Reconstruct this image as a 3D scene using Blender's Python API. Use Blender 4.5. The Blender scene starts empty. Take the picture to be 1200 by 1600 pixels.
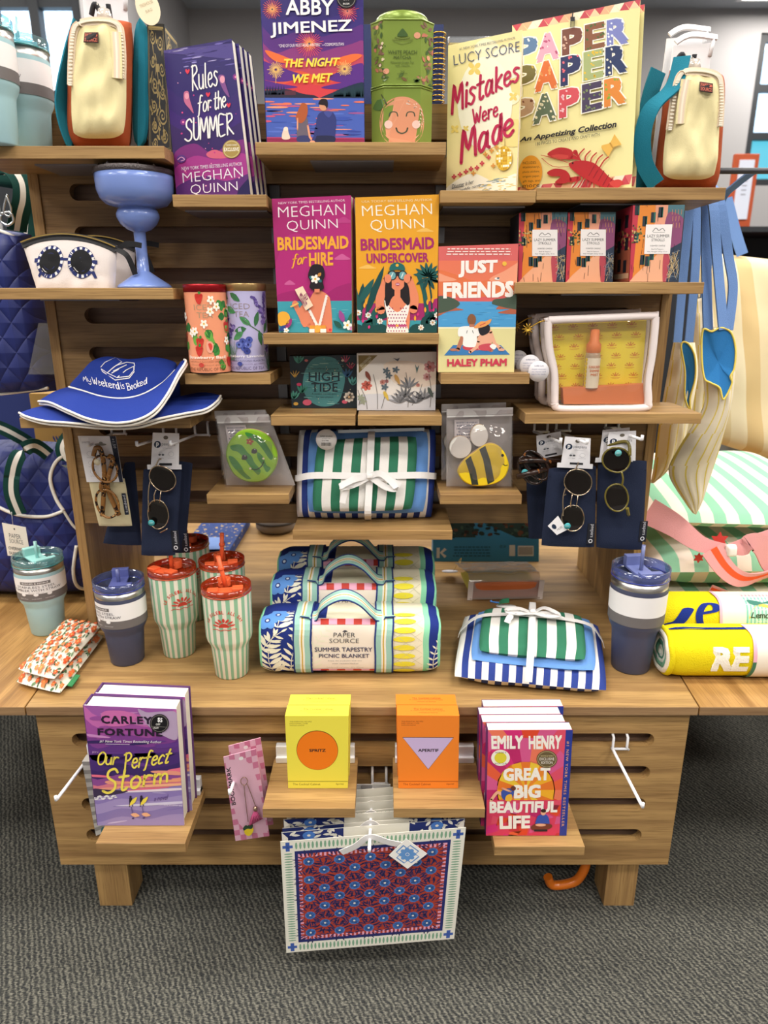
import bpy, math, random
import numpy as np
from mathutils import Vector, Matrix, noise
random.seed(11)
sc = bpy.context.scene
COL = sc.collection
R = math.radians
V = Vector

# ------------------------------------------------------------------ camera, world, lights, exposure
CH = 1.18                                   # eye height above the carpet
FPX, VH = 1080.0, 470.0                     # focal length in pixels, row of the horizon
TH = math.atan((800 - VH) / FPX)
CT, ST = math.cos(TH), math.sin(TH)
cam_d = bpy.data.cameras.new('camera')
cam = bpy.data.objects.new('camera', cam_d); COL.objects.link(cam)
cam.location = (0, 0, CH)
cam.rotation_euler = (math.pi / 2 - TH, 0, 0)
cam_d.sensor_fit = 'VERTICAL'; cam_d.sensor_height = 36; cam_d.lens = 36 * FPX / 1600
cam_d.clip_start = 0.01
cam_d.dof.use_dof = True; cam_d.dof.focus_distance = 1.2; cam_d.dof.aperture_fstop = 4.5
sc.camera = cam
sc.view_settings.view_transform = 'Standard'; sc.view_settings.look = 'None'
sc.view_settings.gamma = 1; sc.view_settings.use_curve_mapping = False
sc.view_settings.exposure = 0.0
sc.cycles.use_denoising = True
sc.cycles.max_bounces = 8; sc.cycles.transparent_max_bounces = 16
sc.cycles.caustics_reflective = False; sc.cycles.caustics_refractive = False
sc.cycles.sample_clamp_indirect = 4
w = bpy.data.worlds.new('world'); sc.world = w; w.use_nodes = True
w.node_tree.nodes['Background'].inputs[0].default_value = (.8, .9, 1, 1)
w.node_tree.nodes['Background'].inputs[1].default_value = .3
LIGHT_W = 39.0                               # watts of one ceiling light panel
LIGHT_COL = (1, .955, .88)
CEIL = 3.6
LIGHTS = [(x, y) for y in (-2.2, -.6, 1.0, 2.8, 4.6) for x in (-3.6, -1.2, 1.2, 3.6)] + [(3.55, 6.45)]

def rz(v):                                   # height over distance for a pixel row
    c = (800 - v) / FPX
    return (-ST + c * CT) / (CT + c * ST)
def at(u, v, Y):                             # point seen at (u, v) at distance Y
    c = (800 - v) / FPX; f = CT + c * ST
    return V(((u - 600) / FPX / f * Y, Y, CH + (-ST + c * CT) / f * Y))
def on(u, v, z):                             # point seen at (u, v) on the height z
    return at(u, v, (z - CH) / rz(v))
def project(p):
    x, y, z = p[0], p[1], p[2] - CH
    d = y * CT - z * ST; up = y * ST + z * CT
    return 600 + FPX * x / d, 800 - FPX * up / d

# ------------------------------------------------------------------ materials
def lin(h):
    h = h.lstrip('#'); o = []
    if len(h) == 3: h = ''.join(c * 2 for c in h)
    for i in (0, 2, 4):
        c = int(h[i:i + 2], 16) / 255
        o.append(c / 12.92 if c <= .04045 else ((c + .055) / 1.055) ** 2.4)
    return (*o, 1)
_M = {}
def new_mat(name):
    m = bpy.data.materials.new(name); m.use_nodes = True
    nt = m.node_tree; return m, nt, nt.nodes['Principled BSDF']
def P(hexc, rough=.5, metal=0.0, bump=0.0, bscale=300, spec=.4, coat=0.0):
    k = (hexc, rough, metal, bump, bscale, spec, coat)
    if k in _M: return _M[k]
    m, nt, b = new_mat('paint_' + hexc.lstrip('#'))
    b.inputs['Base Color'].default_value = lin(hexc); b.inputs['Roughness'].default_value = rough
    b.inputs['Metallic'].default_value = metal; b.inputs['Specular IOR Level'].default_value = spec
    b.inputs['Coat Weight'].default_value = coat
    if bump:
        t = nt.nodes.new('ShaderNodeTexCoord'); n = nt.nodes.new('ShaderNodeTexNoise'); bp = nt.nodes.new('ShaderNodeBump')
        n.inputs['Scale'].default_value = bscale; n.inputs['Detail'].default_value = 3
        bp.inputs['Strength'].default_value = bump; bp.inputs['Distance'].default_value = .002
        nt.links.new(t.outputs['Object'], n.inputs['Vector']); nt.links.new(n.outputs['Fac'], bp.inputs['Height'])
        nt.links.new(bp.outputs['Normal'], b.inputs['Normal'])
    _M[k] = m; return m
def cloth(hexc, bump=.35): return P(hexc, .85, 0, bump, 700, .2)
def weave(hexc, bump=.5): return P(hexc, .9, 0, bump, 1400, .15)
def clear(hexc, alpha=.25, rough=.08, key=''):
    k = ('clear', hexc, alpha, rough)
    if k in _M: return _M[k]
    m, nt, b = new_mat('clear_' + hexc.lstrip('#'))
    nt.nodes.remove(b)
    out = nt.nodes['Material Output']
    tr = nt.nodes.new('ShaderNodeBsdfTransparent'); tr.inputs[0].default_value = lin(hexc)
    df = nt.nodes.new('ShaderNodeBsdfDiffuse'); df.inputs[0].default_value = lin(hexc)
    gl = nt.nodes.new('ShaderNodeBsdfGlossy'); gl.inputs['Roughness'].default_value = rough
    m1 = nt.nodes.new('ShaderNodeMixShader'); m1.inputs[0].default_value = alpha
    m2 = nt.nodes.new('ShaderNodeMixShader'); lw = nt.nodes.new('ShaderNodeMapRange'); fc = nt.nodes.new('ShaderNodeLayerWeight'); fc.inputs['Blend'].default_value = .28
    lw.inputs['To Min'].default_value = .035; lw.inputs['To Max'].default_value = .7; nt.links.new(fc.outputs['Facing'], lw.inputs['Value'])
    nt.links.new(tr.outputs[0], m1.inputs[1]); nt.links.new(df.outputs[0], m1.inputs[2])
    nt.links.new(lw.outputs[0], m2.inputs[0]); nt.links.new(m1.outputs[0], m2.inputs[1]); nt.links.new(gl.outputs[0], m2.inputs[2])
    nt.links.new(m2.outputs[0], out.inputs[0])
    _M[k] = m; return m
def emit(hexc, s):
    k = ('emit', hexc, s)
    if k in _M: return _M[k]
    m, nt, b = new_mat('glow'); b.inputs['Base Color'].default_value = (0, 0, 0, 1)
    b.inputs['Emission Color'].default_value = lin(hexc); b.inputs['Emission Strength'].default_value = s
    _M[k] = m; return m
def oak(axis='x', c0='#9a6c3c', c1='#c79a63', c2='#7b5229', key=''):
    k = ('oak', axis, c0, c1)
    if k in _M: return _M[k]
    m, nt, b = new_mat('oak_' + axis)
    N = nt.nodes.new; L = nt.links.new
    tc = N('ShaderNodeTexCoord'); oi = N('ShaderNodeObjectInfo'); ad = N('ShaderNodeVectorMath'); ad.operation = 'MULTIPLY_ADD'
    cm = N('ShaderNodeCombineXYZ')
    for i in range(3): L(oi.outputs['Random'], cm.inputs[i])
    ad.inputs[1].default_value = (7.3, 5.1, 9.7)
    L(cm.outputs[0], ad.inputs[0]); L(tc.outputs['Object'], ad.inputs[2])
    s1 = {'x': (2.2, 38, 38), 'y': (38, 2.2, 38), 'z': (38, 38, 2.2)}[axis]
    s2 = {'x': (14, 420, 420), 'y': (420, 14, 420), 'z': (420, 420, 14)}[axis]
    def nz(scale, det, dist):
        mp = N('ShaderNodeMapping'); mp.inputs['Scale'].default_value = scale
        n = N('ShaderNodeTexNoise'); n.inputs['Scale'].default_value = 1; n.inputs['Detail'].default_value = det
        n.inputs['Distortion'].default_value = dist
        L(ad.outputs[0], mp.inputs[0]); L(mp.outputs[0], n.inputs['Vector']); return n
    a = nz(s1, 5, .6); g = nz(s2, 2, 0)
    r1 = N('ShaderNodeValToRGB'); r1.color_ramp.elements[0].position = .32; r1.color_ramp.elements[1].position = .66
    r1.color_ramp.elements[0].color = lin(c0); r1.color_ramp.elements[1].color = lin(c1)
    r2 = N('ShaderNodeValToRGB'); r2.color_ramp.elements[0].position = .34; r2.color_ramp.elements[1].position = .5
    r2.color_ramp.elements[0].color = (.45, .45, .45, 1); r2.color_ramp.elements[1].color = (0, 0, 0, 1)
    mx = N('ShaderNodeMixRGB'); mx.inputs[2].default_value = lin(c2)
    L(a.outputs['Fac'], r1.inputs[0]); L(g.outputs['Fac'], r2.inputs[0])
    L(r2.outputs[0], mx.inputs[0]); L(r1.outputs[0], mx.inputs[1]); L(mx.outputs[0], b.inputs['Base Color'])
    bp = N('ShaderNodeBump'); bp.inputs['Strength'].default_value = .12; bp.inputs['Distance'].default_value = .001
    L(g.outputs['Fac'], bp.inputs['Height']); L(bp.outputs[0], b.inputs['Normal'])
    b.inputs['Roughness'].default_value = .45; b.inputs['Specular IOR Level'].default_value = .35
    _M[k] = m; return m
def carpet():
    m, nt, b = new_mat('carpet')
    N = nt.nodes.new; L = nt.links.new
    tc = N('ShaderNodeTexCoord'); mp = N('ShaderNodeMapping'); mp.inputs['Scale'].default_value = (150, 420, 150)
    mp.inputs['Rotation'].default_value = (0, 0, R(32))
    n1 = N('ShaderNodeTexNoise'); n1.inputs['Scale'].default_value = 1; n1.inputs['Detail'].default_value = 3
    n2 = N('ShaderNodeTexNoise'); n2.inputs['Scale'].default_value = 600; n2.inputs['Detail'].default_value = 2
    n3 = N('ShaderNodeTexNoise'); n3.inputs['Scale'].default_value = 5
    L(tc.outputs['Object'], mp.inputs[0]); L(mp.outputs[0], n1.inputs['Vector'])
    L(tc.outputs['Object'], n2.inputs['Vector']); L(tc.outputs['Object'], n3.inputs['Vector'])
    ad = N('ShaderNodeMath'); ad.operation = 'MULTIPLY_ADD'; ad.inputs[1].default_value = .75
    L(n1.outputs['Fac'], ad.inputs[0])
    mr = N('ShaderNodeMapping'); mr.inputs['Rotation'].default_value = (0, 0, R(-28)); wv = N('ShaderNodeTexWave'); wv.inputs['Scale'].default_value = 34; wv.inputs['Distortion'].default_value = 5; wv.inputs['Detail'].default_value = 2; wv.inputs['Detail Scale'].default_value = 2.5
    L(tc.outputs['Object'], mr.inputs[0]); L(mr.outputs[0], wv.inputs['Vector'])
    m6 = N('ShaderNodeMath'); m6.operation = 'MULTIPLY_ADD'; m6.inputs[1].default_value = .2; m6.inputs[2].default_value = -.1; L(wv.outputs['Fac'], m6.inputs[0])
    m5 = N('ShaderNodeMath'); m5.operation = 'MULTIPLY'; m5.inputs[1].default_value = .3; L(n2.outputs['Fac'], m5.inputs[0])
    m7 = N('ShaderNodeMath'); m7.operation = 'ADD'; L(m5.outputs[0], m7.inputs[0]); L(m6.outputs[0], m7.inputs[1]); L(m7.outputs[0], ad.inputs[2])
    r = N('ShaderNodeValToRGB'); e = r.color_ramp.elements
    e[0].position = .36; e[0].color = lin('#303234'); e[1].position = .72; e[1].color = lin('#838177')
    x = e.new(.52); x.color = lin('#50504c')
    L(ad.outputs[0], r.inputs[0]); L(r.outputs[0], b.inputs['Base Color'])
    bp = N('ShaderNodeBump'); bp.inputs['Strength'].default_value = .8; bp.inputs['Distance'].default_value = .004
    L(ad.outputs[0], bp.inputs['Height']); L(bp.outputs[0], b.inputs['Normal'])
    b.inputs['Roughness'].default_value = 1; b.inputs['Specular IOR Level'].default_value = .05
    return m
def pattern(name, base, spots, scale, thr=.28, leaf=None, rough=.85):   # scattered printed blobs: voronoi cells over a plain cloth
    k = ('pat', name)
    if k in _M: return _M[k]
    m, nt, b = new_mat('print_' + name); N = nt.nodes.new; L = nt.links.new
    tc = N('ShaderNodeTexCoord'); cur = None
    cc = N('ShaderNodeRGB'); cc.outputs[0].default_value = lin(base); cur = cc.outputs[0]
    for i, (col, s, t) in enumerate(spots):
        mp = N('ShaderNodeMapping'); mp.inputs['Location'].default_value = (i * 3.3, i * 1.7, i * .9)
        vo = N('ShaderNodeTexVoronoi'); vo.inputs['Scale'].default_value = s
        nz = N('ShaderNodeTexNoise'); nz.inputs['Scale'].default_value = s * 1.5
        mxv = N('ShaderNodeMixRGB'); mxv.blend_type = 'ADD'; mxv.inputs[0].default_value = .012
        L(tc.outputs['Object'], mp.inputs[0]); L(tc.outputs['Object'], nz.inputs['Vector'])
        L(mp.outputs[0], mxv.inputs[1]); L(nz.outputs['Color'], mxv.inputs[2]); L(mxv.outputs[0], vo.inputs['Vector'])
        lt = N('ShaderNodeMath'); lt.operation = 'LESS_THAN'; lt.inputs[1].default_value = t; L(vo.outputs['Distance'], lt.inputs[0])
        mx = N('ShaderNodeMixRGB'); mx.inputs[2].default_value = lin(col); L(lt.outputs[0], mx.inputs[0]); L(cur, mx.inputs[1]); cur = mx.outputs[0]
    L(cur, b.inputs['Base Color']); b.inputs['Roughness'].default_value = rough
    _M[k] = m; return m

# ------------------------------------------------------------------ mesh building
def cr(pts, n=8, closed=False):              # smooth curve through points
    pts = [V(p) for p in pts]; N = len(pts); out = []
    for i in range(N if closed else N - 1):
        g = (lambda k: pts[k % N]) if closed else (lambda k: pts[min(max(k, 0), N - 1)])
        a, b, c, d = g(i - 1), g(i), g(i + 1), g(i + 2)
        for j in range(n):
            t = j / n
            out.append(.5 * ((2 * b) + (c - a) * t + (2 * a - 5 * b + 4 * c - d) * t * t + (3 * b - a - 3 * c + d) * t ** 3))
    if not closed: out.append(pts[-1].copy())
    return out
WL = {}                                      # world place of every empty
class MB:
    def __init__(s): s.v = []; s.f = []; s.mi = []; s.sm = []; s.mats = []; s.ix = {}
    def m(s, mat):
        if mat.name not in s.ix: s.ix[mat.name] = len(s.mats); s.mats.append(mat)
        return s.ix[mat.name]
    def face(s, pts, mat, sm=False):
        b = len(s.v); s.v += [tuple(p) for p in pts]; s.f.append(tuple(range(b, b + len(pts)))); s.mi.append(s.m(mat)); s.sm.append(sm)
    def mesh(s, verts, faces, mat, sm=False):
        b = len(s.v); s.v += [tuple(p) for p in verts]; k = s.m(mat)
        for f in faces: s.f.append(tuple(i + b for i in f)); s.mi.append(k); s.sm.append(sm)
    def grid(s, fn, nu, nv, mat, cu=False, sm=True):          # fn(u, v), mat a material or mat(i, j)
        b = len(s.v); U = nu if cu else nu + 1
        for j in range(nv + 1):
            for i in range(U): s.v.append(tuple(fn(i / nu, j / nv)))
        for j in range(nv):
            for i in range(nu):
                i2 = (i + 1) % U
                mm = mat(i, j) if callable(mat) else mat
                if mm is None: continue
                s.f.append((b + j * U + i, b + j * U + i2, b + (j + 1) * U + i2, b + (j + 1) * U + i)); s.mi.append(s.m(mm)); s.sm.append(sm)
    def hexa(s, q, d, mat, mats=None):                        # front quad TL TR BR BL + depth vector; mats = front back left right top bottom
        q = [V(p) for p in q]; d = V(d) if not isinstance(d, list) else d
        k = [p + d for p in q] if not isinstance(d, list) else [V(p) for p in d]
        F = dict(front=(q[3], q[2], q[1], q[0]), back=(k[0], k[1], k[2], k[3]), left=(k[3], q[3], q[0], k[0]),
                 right=(q[2], k[2], k[1], q[1]), top=(q[0], q[1], k[1], k[0]), bottom=(k[3], k[2], q[2], q[3]))
        for n, f in F.items(): s.face(f, (mats or {}).get(n, mat))
    def box(s, x0, x1, y0, y1, z0, z1, mat, mats=None):
        s.hexa([(x0, y0, z1), (x1, y0, z1), (x1, y0, z0), (x0, y0, z0)], (0, y1 - y0, 0), mat, mats)
    def lathe(s, prof, c, mat, n=40, a0=0.0, sm=True, tilt=None):   # prof [(r, z)], mat or mat(i, j)
        c = V(c)
        def fn(u, v):
            k = v * (len(prof) - 1); j = int(round(k)); r, z = prof[j]; a = a0 + u * 2 * math.pi
            p = V((r * math.sin(a), -r * math.cos(a), z))
            return c + (tilt @ p if tilt else p)
        s.grid(fn, n, len(prof) - 1, mat, cu=True, sm=sm)
    def tube(s, pts, r, mat, n=8, cap=True, flat=None):
        pts = [V(p) for p in pts]; N = len(pts)
        t0 = (pts[1] - pts[0]).normalized(); nrm = t0.orthogonal().normalized(); rings = []
        for i, p in enumerate(pts):
            t = (pts[min(i + 1, N - 1)] - pts[max(i - 1, 0)])
            t = t.normalized() if t.length > 1e-9 else t0
            nrm = (nrm - t * nrm.dot(t)); nrm = nrm.normalized() if nrm.length > 1e-6 else t.orthogonal().normalized()
            bi = t.cross(nrm); rr = r(i / (N - 1)) if callable(r) else r
            rings.append([p + (nrm * math.cos(2 * math.pi * k / n) + bi * math.sin(2 * math.pi * k / n)) * rr for k in range(n)])
        b = len(s.v)
        for q in rings: s.v += [tuple(p) for p in q]
        k0 = s.m(mat)
        for i in range(N - 1):
            for k in range(n):
                s.f.append((b + i * n + k, b + i * n + (k + 1) % n, b + (i + 1) * n + (k + 1) % n, b + (i + 1) * n + k)); s.mi.append(k0); s.sm.append(True)
        if cap:
            s.f.append(tuple(b + k for k in reversed(range(n)))); s.mi.append(k0); s.sm.append(False)
            s.f.append(tuple(b + (N - 1) * n + k for k in range(n))); s.mi.append(k0); s.sm.append(False)
    def strap(s, pts, wid, t, mats, wdir=None, fr=None):       # flat band along pts; mats across the width; wdir the width direction (vector or list)
        pts = [V(p) for p in pts]; N = len(pts)
        if not isinstance(mats, list): mats = [mats]
        fr = fr or [i / len(mats) for i in range(len(mats) + 1)]
        rows = []
        for i, p in enumerate(pts):
            tg = (pts[min(i + 1, N - 1)] - pts[max(i - 1, 0)]).normalized()
            wd = wdir[min(i, len(wdir) - 1)] if isinstance(wdir, list) else (wdir or V((1, 0, 0)))
            wd = V(wd); wd = (wd - tg * wd.dot(tg)).normalized(); nn = tg.cross(wd)
            ww = wid(i / (N - 1)) if callable(wid) else wid
            rows.append((p, wd * ww, nn * t / 2))
        for k, mt in enumerate(mats):
            f0, f1 = fr[k] - .5, fr[k + 1] - .5
            for i in range(N - 1):
                (p, a, n), (q, c, o) = rows[i], rows[i + 1]
                s.face([p + a * f0 + n, p + a * f1 + n, q + c * f1 + o, q + c * f0 + o], mt, True)
                s.face([p + a * f1 - n, p + a * f0 - n, q + c * f0 - o, q + c * f1 - o], mt, True)
                if k == 0: s.face([p + a * f0 - n, p + a * f0 + n, q + c * f0 + o, q + c * f0 - o], mt)
                if k == len(mats) - 1: s.face([p + a * f1 + n, p + a * f1 - n, q + c * f1 - o, q + c * f1 + o], mt)
        for (p, a, n), e in ((rows[0], 0), (rows[-1], 1)):
            s.face([p - a / 2 + n, p - a / 2 - n, p + a / 2 - n, p + a / 2 + n], mats[0])
    def soft(s, q, th, mat, nu=24, nv=24, rc=.12, p=5, wr=.0, ws=9, sd=0, bulge=None, both=True, bmat=None):
        # a stuffed cloth form: q = TL TR BR BL of its outline, th its thickness; returns the front surface for printing
        q = [V(x) for x in q]; n0 = (q[1] - q[0] + q[2] - q[3]).cross(q[0] - q[3] + q[1] - q[2]).normalized()
        def base(u, v):
            a, b = 2 * u - 1, 2 * v - 1
            a2, b2 = a * math.sqrt(max(0, 1 - rc * b ** 4)), b * math.sqrt(max(0, 1 - rc * a ** 4))
            u2, v2 = (a2 + 1) / 2, (b2 + 1) / 2
            return (q[3] * (1 - u2) + q[2] * u2) * (1 - v2) + (q[0] * (1 - u2) + q[1] * u2) * v2
        def prof(u, v):
            a, b = abs(2 * u - 1), abs(2 * v - 1)
            k = (max(0, 1 - a ** p) * max(0, 1 - b ** p)) ** .5
            return k * (bulge(u, v) if bulge else 1)
        def surf(u, v, h=0, sg=1):
            k = prof(u, v); z = th / 2 * k
            if wr: z += wr * k * noise.noise(V((u * ws + sd, v * ws * .8, sd * 1.7 + sg)))
            return base(u, v) + n0 * (z + h) * sg
        s.grid(lambda u, v: surf(u, v), nu, nv, mat)
        if both:
            b = len(s.v); s.grid(lambda u, v: surf(1 - u, v, 0, -1), nu, nv, bmat or mat)
        return lambda x, y, h: surf(min(max(x, 0), 1), min(max(y, 0), 1), h)
    def poly_ext(s, loops, mapf, d, mat):                      # flat outline with holes, extruded by d along mapf's third value
        c = bpy.data.curves.new('o', 'CURVE'); c.dimensions = '2D'; c.fill_mode = 'BOTH'; c.extrude = d / 2
        for pts in loops:
            sp = c.splines.new('POLY'); sp.points.add(len(pts) - 1)
            for a, b in zip(sp.points, pts): a.co = (b[0], b[1], 0, 1)
            sp.use_cyclic_u = True
        o = bpy.data.objects.new('o', c); me = o.to_mesh()
        vs = [mapf(*v.co) for v in me.vertices]; fs = [tuple(f.vertices) for f in me.polygons]
        o.to_mesh_clear(); bpy.data.objects.remove(o); bpy.data.curves.remove(c)
        s.mesh(vs, fs, mat)
    def build(s, name, parent=None, bevel=0, loc=None, seg=2, solid=0, smooth_angle=None):
        me = bpy.data.meshes.new(name)
        o = bpy.data.objects.new(name, me); COL.objects.link(o)
        base = WL[parent.name] if parent else (V(loc) if loc is not None else V((0, 0, 0)))
        a = np.array(s.v, dtype=float) - np.array(base)
        me.from_pydata([tuple(r) for r in a], [], s.f)
        for m in s.mats: me.materials.append(m)
        me.polygons.foreach_set('material_index', s.mi); me.polygons.foreach_set('use_smooth', s.sm)
        me.update()
        if parent: o.parent = parent; WL[o.name] = base
        else: o.location = base; WL[o.name] = base
        if bevel:
            wm = o.modifiers.new('weld', 'WELD'); wm.merge_threshold = 1e-5
            bm = o.modifiers.new('bevel', 'BEVEL'); bm.width = bevel; bm.segments = seg; bm.limit_method = 'ANGLE'; bm.angle_limit = R(40)
        if solid:
            wm = o.modifiers.new('weld', 'WELD'); wm.merge_threshold = 1e-5
            sm_ = o.modifiers.new('solid', 'SOLIDIFY'); sm_.thickness = solid
        return o

def tag(o, label, cat, group=None, kind=None):
    o['label'] = label; o['category'] = cat
    if group: o['group'] = group
    if kind: o['kind'] = kind
    return o
def thing(name, label, cat, loc, group=None):
    o = bpy.data.objects.new(name, None); COL.objects.link(o); o.location = loc; o.empty_display_size = .02
    WL[o.name] = V(loc); return tag(o, label, cat, group)
def struct(o): o['kind'] = 'structure'; return o
def dup(root, off, label, group=None, rz_=0):
    def cp(o, par):
        c = o.copy(); COL.objects.link(c); WL[c.name] = WL[o.name].copy()
        if par: c.parent = par
        for ch in list(o.children): cp(ch, c)
        return c
    r = cp(root, None); r.location = V(root.location) + V(off); r['label'] = label
    if rz_: r.rotation_euler = (0, 0, rz_)
    if group: r['group'] = group
    return r

# ------------------------------------------------------------------ printing flat art on a surface
def homog(src):
    dst = [(0, 1), (1, 1), (1, 0), (0, 0)]; A = []; B = []
    for (x, y), (X, Y) in zip(src, dst):
        A.append([x, y, 1, 0, 0, 0, -X * x, -X * y]); B.append(X)
        A.append([0, 0, 0, x, y, 1, -Y * x, -Y * y]); B.append(Y)
    h = np.linalg.solve(np.array(A, float), np.array(B, float)); return list(h) + [1]
_T = {}
def glyphs(body, bold, shear, sp):
    k = (body, bold, shear, sp)
    if k not in _T:
        c = bpy.data.curves.new('t', 'FONT'); c.body = body; c.offset = bold; c.shear = shear; c.resolution_u = 2; c.space_character = sp
        o = bpy.data.objects.new('t', c); me = o.to_mesh()
        vs = [(v.co.x, v.co.y) for v in me.vertices]; fs = [tuple(f.vertices) for f in me.polygons]
        o.to_mesh_clear(); bpy.data.objects.remove(o); bpy.data.curves.remove(c)
        _T[k] = (vs, fs)
    return _T[k]
HAND = {
 'R': [[(.1,0),(.1,1)],[(.0,.95),(.42,.98),(.52,.74),(.12,.48),(.6,0)]], 'u': [[(0,.6),(.02,.15),(.2,0),(.38,.15),(.4,.6),(.45,0)]],
 'l': [[(.1,1),(.08,.12),(.2,0)]], 'e': [[(.05,.3),(.4,.38),(.3,.6),(.08,.5),(.05,.15),(.25,0),(.45,.12)]],
 's': [[(.4,.55),(.2,.62),(.08,.48),(.35,.22),(.2,0),(0,.08)]], 'f': [[(.45,.95),(.28,1),(.2,.8),(.15,-.1),(.05,-.25)],[(0,.55),(.38,.58)]],
 'o': [[(.25,.6),(.05,.4),(.1,.05),(.3,0),(.45,.25),(.4,.5),(.25,.6)]], 'r': [[(.05,.6),(.05,0)],[(.05,.35),(.2,.58),(.4,.55)]],
 't': [[(.2,.95),(.17,.1),(.3,0),(.4,.08)],[(0,.62),(.4,.65)]], 'h': [[(.05,1),(.05,0)],[(.05,.3),(.22,.6),(.4,.45),(.42,0)]],
 'S': [[(.5,.85),(.35,1),(.1,.9),(.1,.65),(.45,.4),(.45,.1),(.2,0),(-.05,.12)]], 'm': [[(0,.6),(0,0)],[(0,.4),(.15,.6),(.27,.5),(.27,0)],[(.27,.4),(.42,.6),(.55,.5),(.57,0)]],
 'M': [[(0,0),(.08,1),(.3,.3),(.55,1),(.65,0)]], 'i': [[(.1,.6),(.1,0)],[(.1,.8),(.13,.88)]],
 'a': [[(.4,.5),(.2,.6),(.03,.3),(.12,0),(.32,.15),(.42,.6),(.42,.1),(.52,0)]], 'k': [[(.05,1),(.05,0)],[(.4,.6),(.08,.28),(.42,0)]],
 'W': [[(0,1),(.18,0),(.35,.7),(.52,0),(.75,1)]], 'd': [[(.4,.5),(.2,.6),(.03,.3),(.12,0),(.32,.15),(.42,1),(.42,0)]],
 'O': [[(.3,1),(.04,.7),(.06,.15),(.3,0),(.56,.25),(.56,.8),(.3,1)]], 'P': [[(.1,-.1),(.14,1)],[(0,.9),(.35,1),(.55,.8),(.4,.55),(.12,.5)]],
 'c': [[(.4,.5),(.22,.6),(.04,.35),(.12,.04),(.4,.08)]], 'n': [[(.05,.6),(.05,0)],[(.05,.35),(.22,.6),(.38,.45),(.4,0)]],
 'U': [[(.05,1),(.05,.2),(.25,0),(.45,.2),(.45,1)]], 'E': [[(.48,.97),(.05,.97),(.05,.03),(.5,.03)],[(.05,.52),(.36,.54)]],
 'y': [[(0,.6),(.05,.25),(.2,.15),(.38,.3)],[(.4,.6),(.36,0),(.2,-.3),(.02,-.2)]], 'B': [[(.1,0),(.1,1)],[(0,.95),(.4,.95),(.42,.6),(.1,.52),(.5,.45),(.45,.05),(.02,.02)]],
 'L': [[(.25,1),(.1,.4),(0,.05),(.2,.1),(.5,0)]], 'D': [[(.1,0),(.1,1)],[(0,.97),(.45,.85),(.52,.3),(.02,.02)]], 'b': [[(.05,1),(.05,.05),(.25,0),(.42,.25),(.3,.55),(.05,.4)]],
 'p': [[(.05,.6),(.03,-.3)],[(.05,.4),(.25,.6),(.42,.35),(.3,.02),(.06,.1)]], "'": [[(.05,1),(.02,.85)]]}
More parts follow.
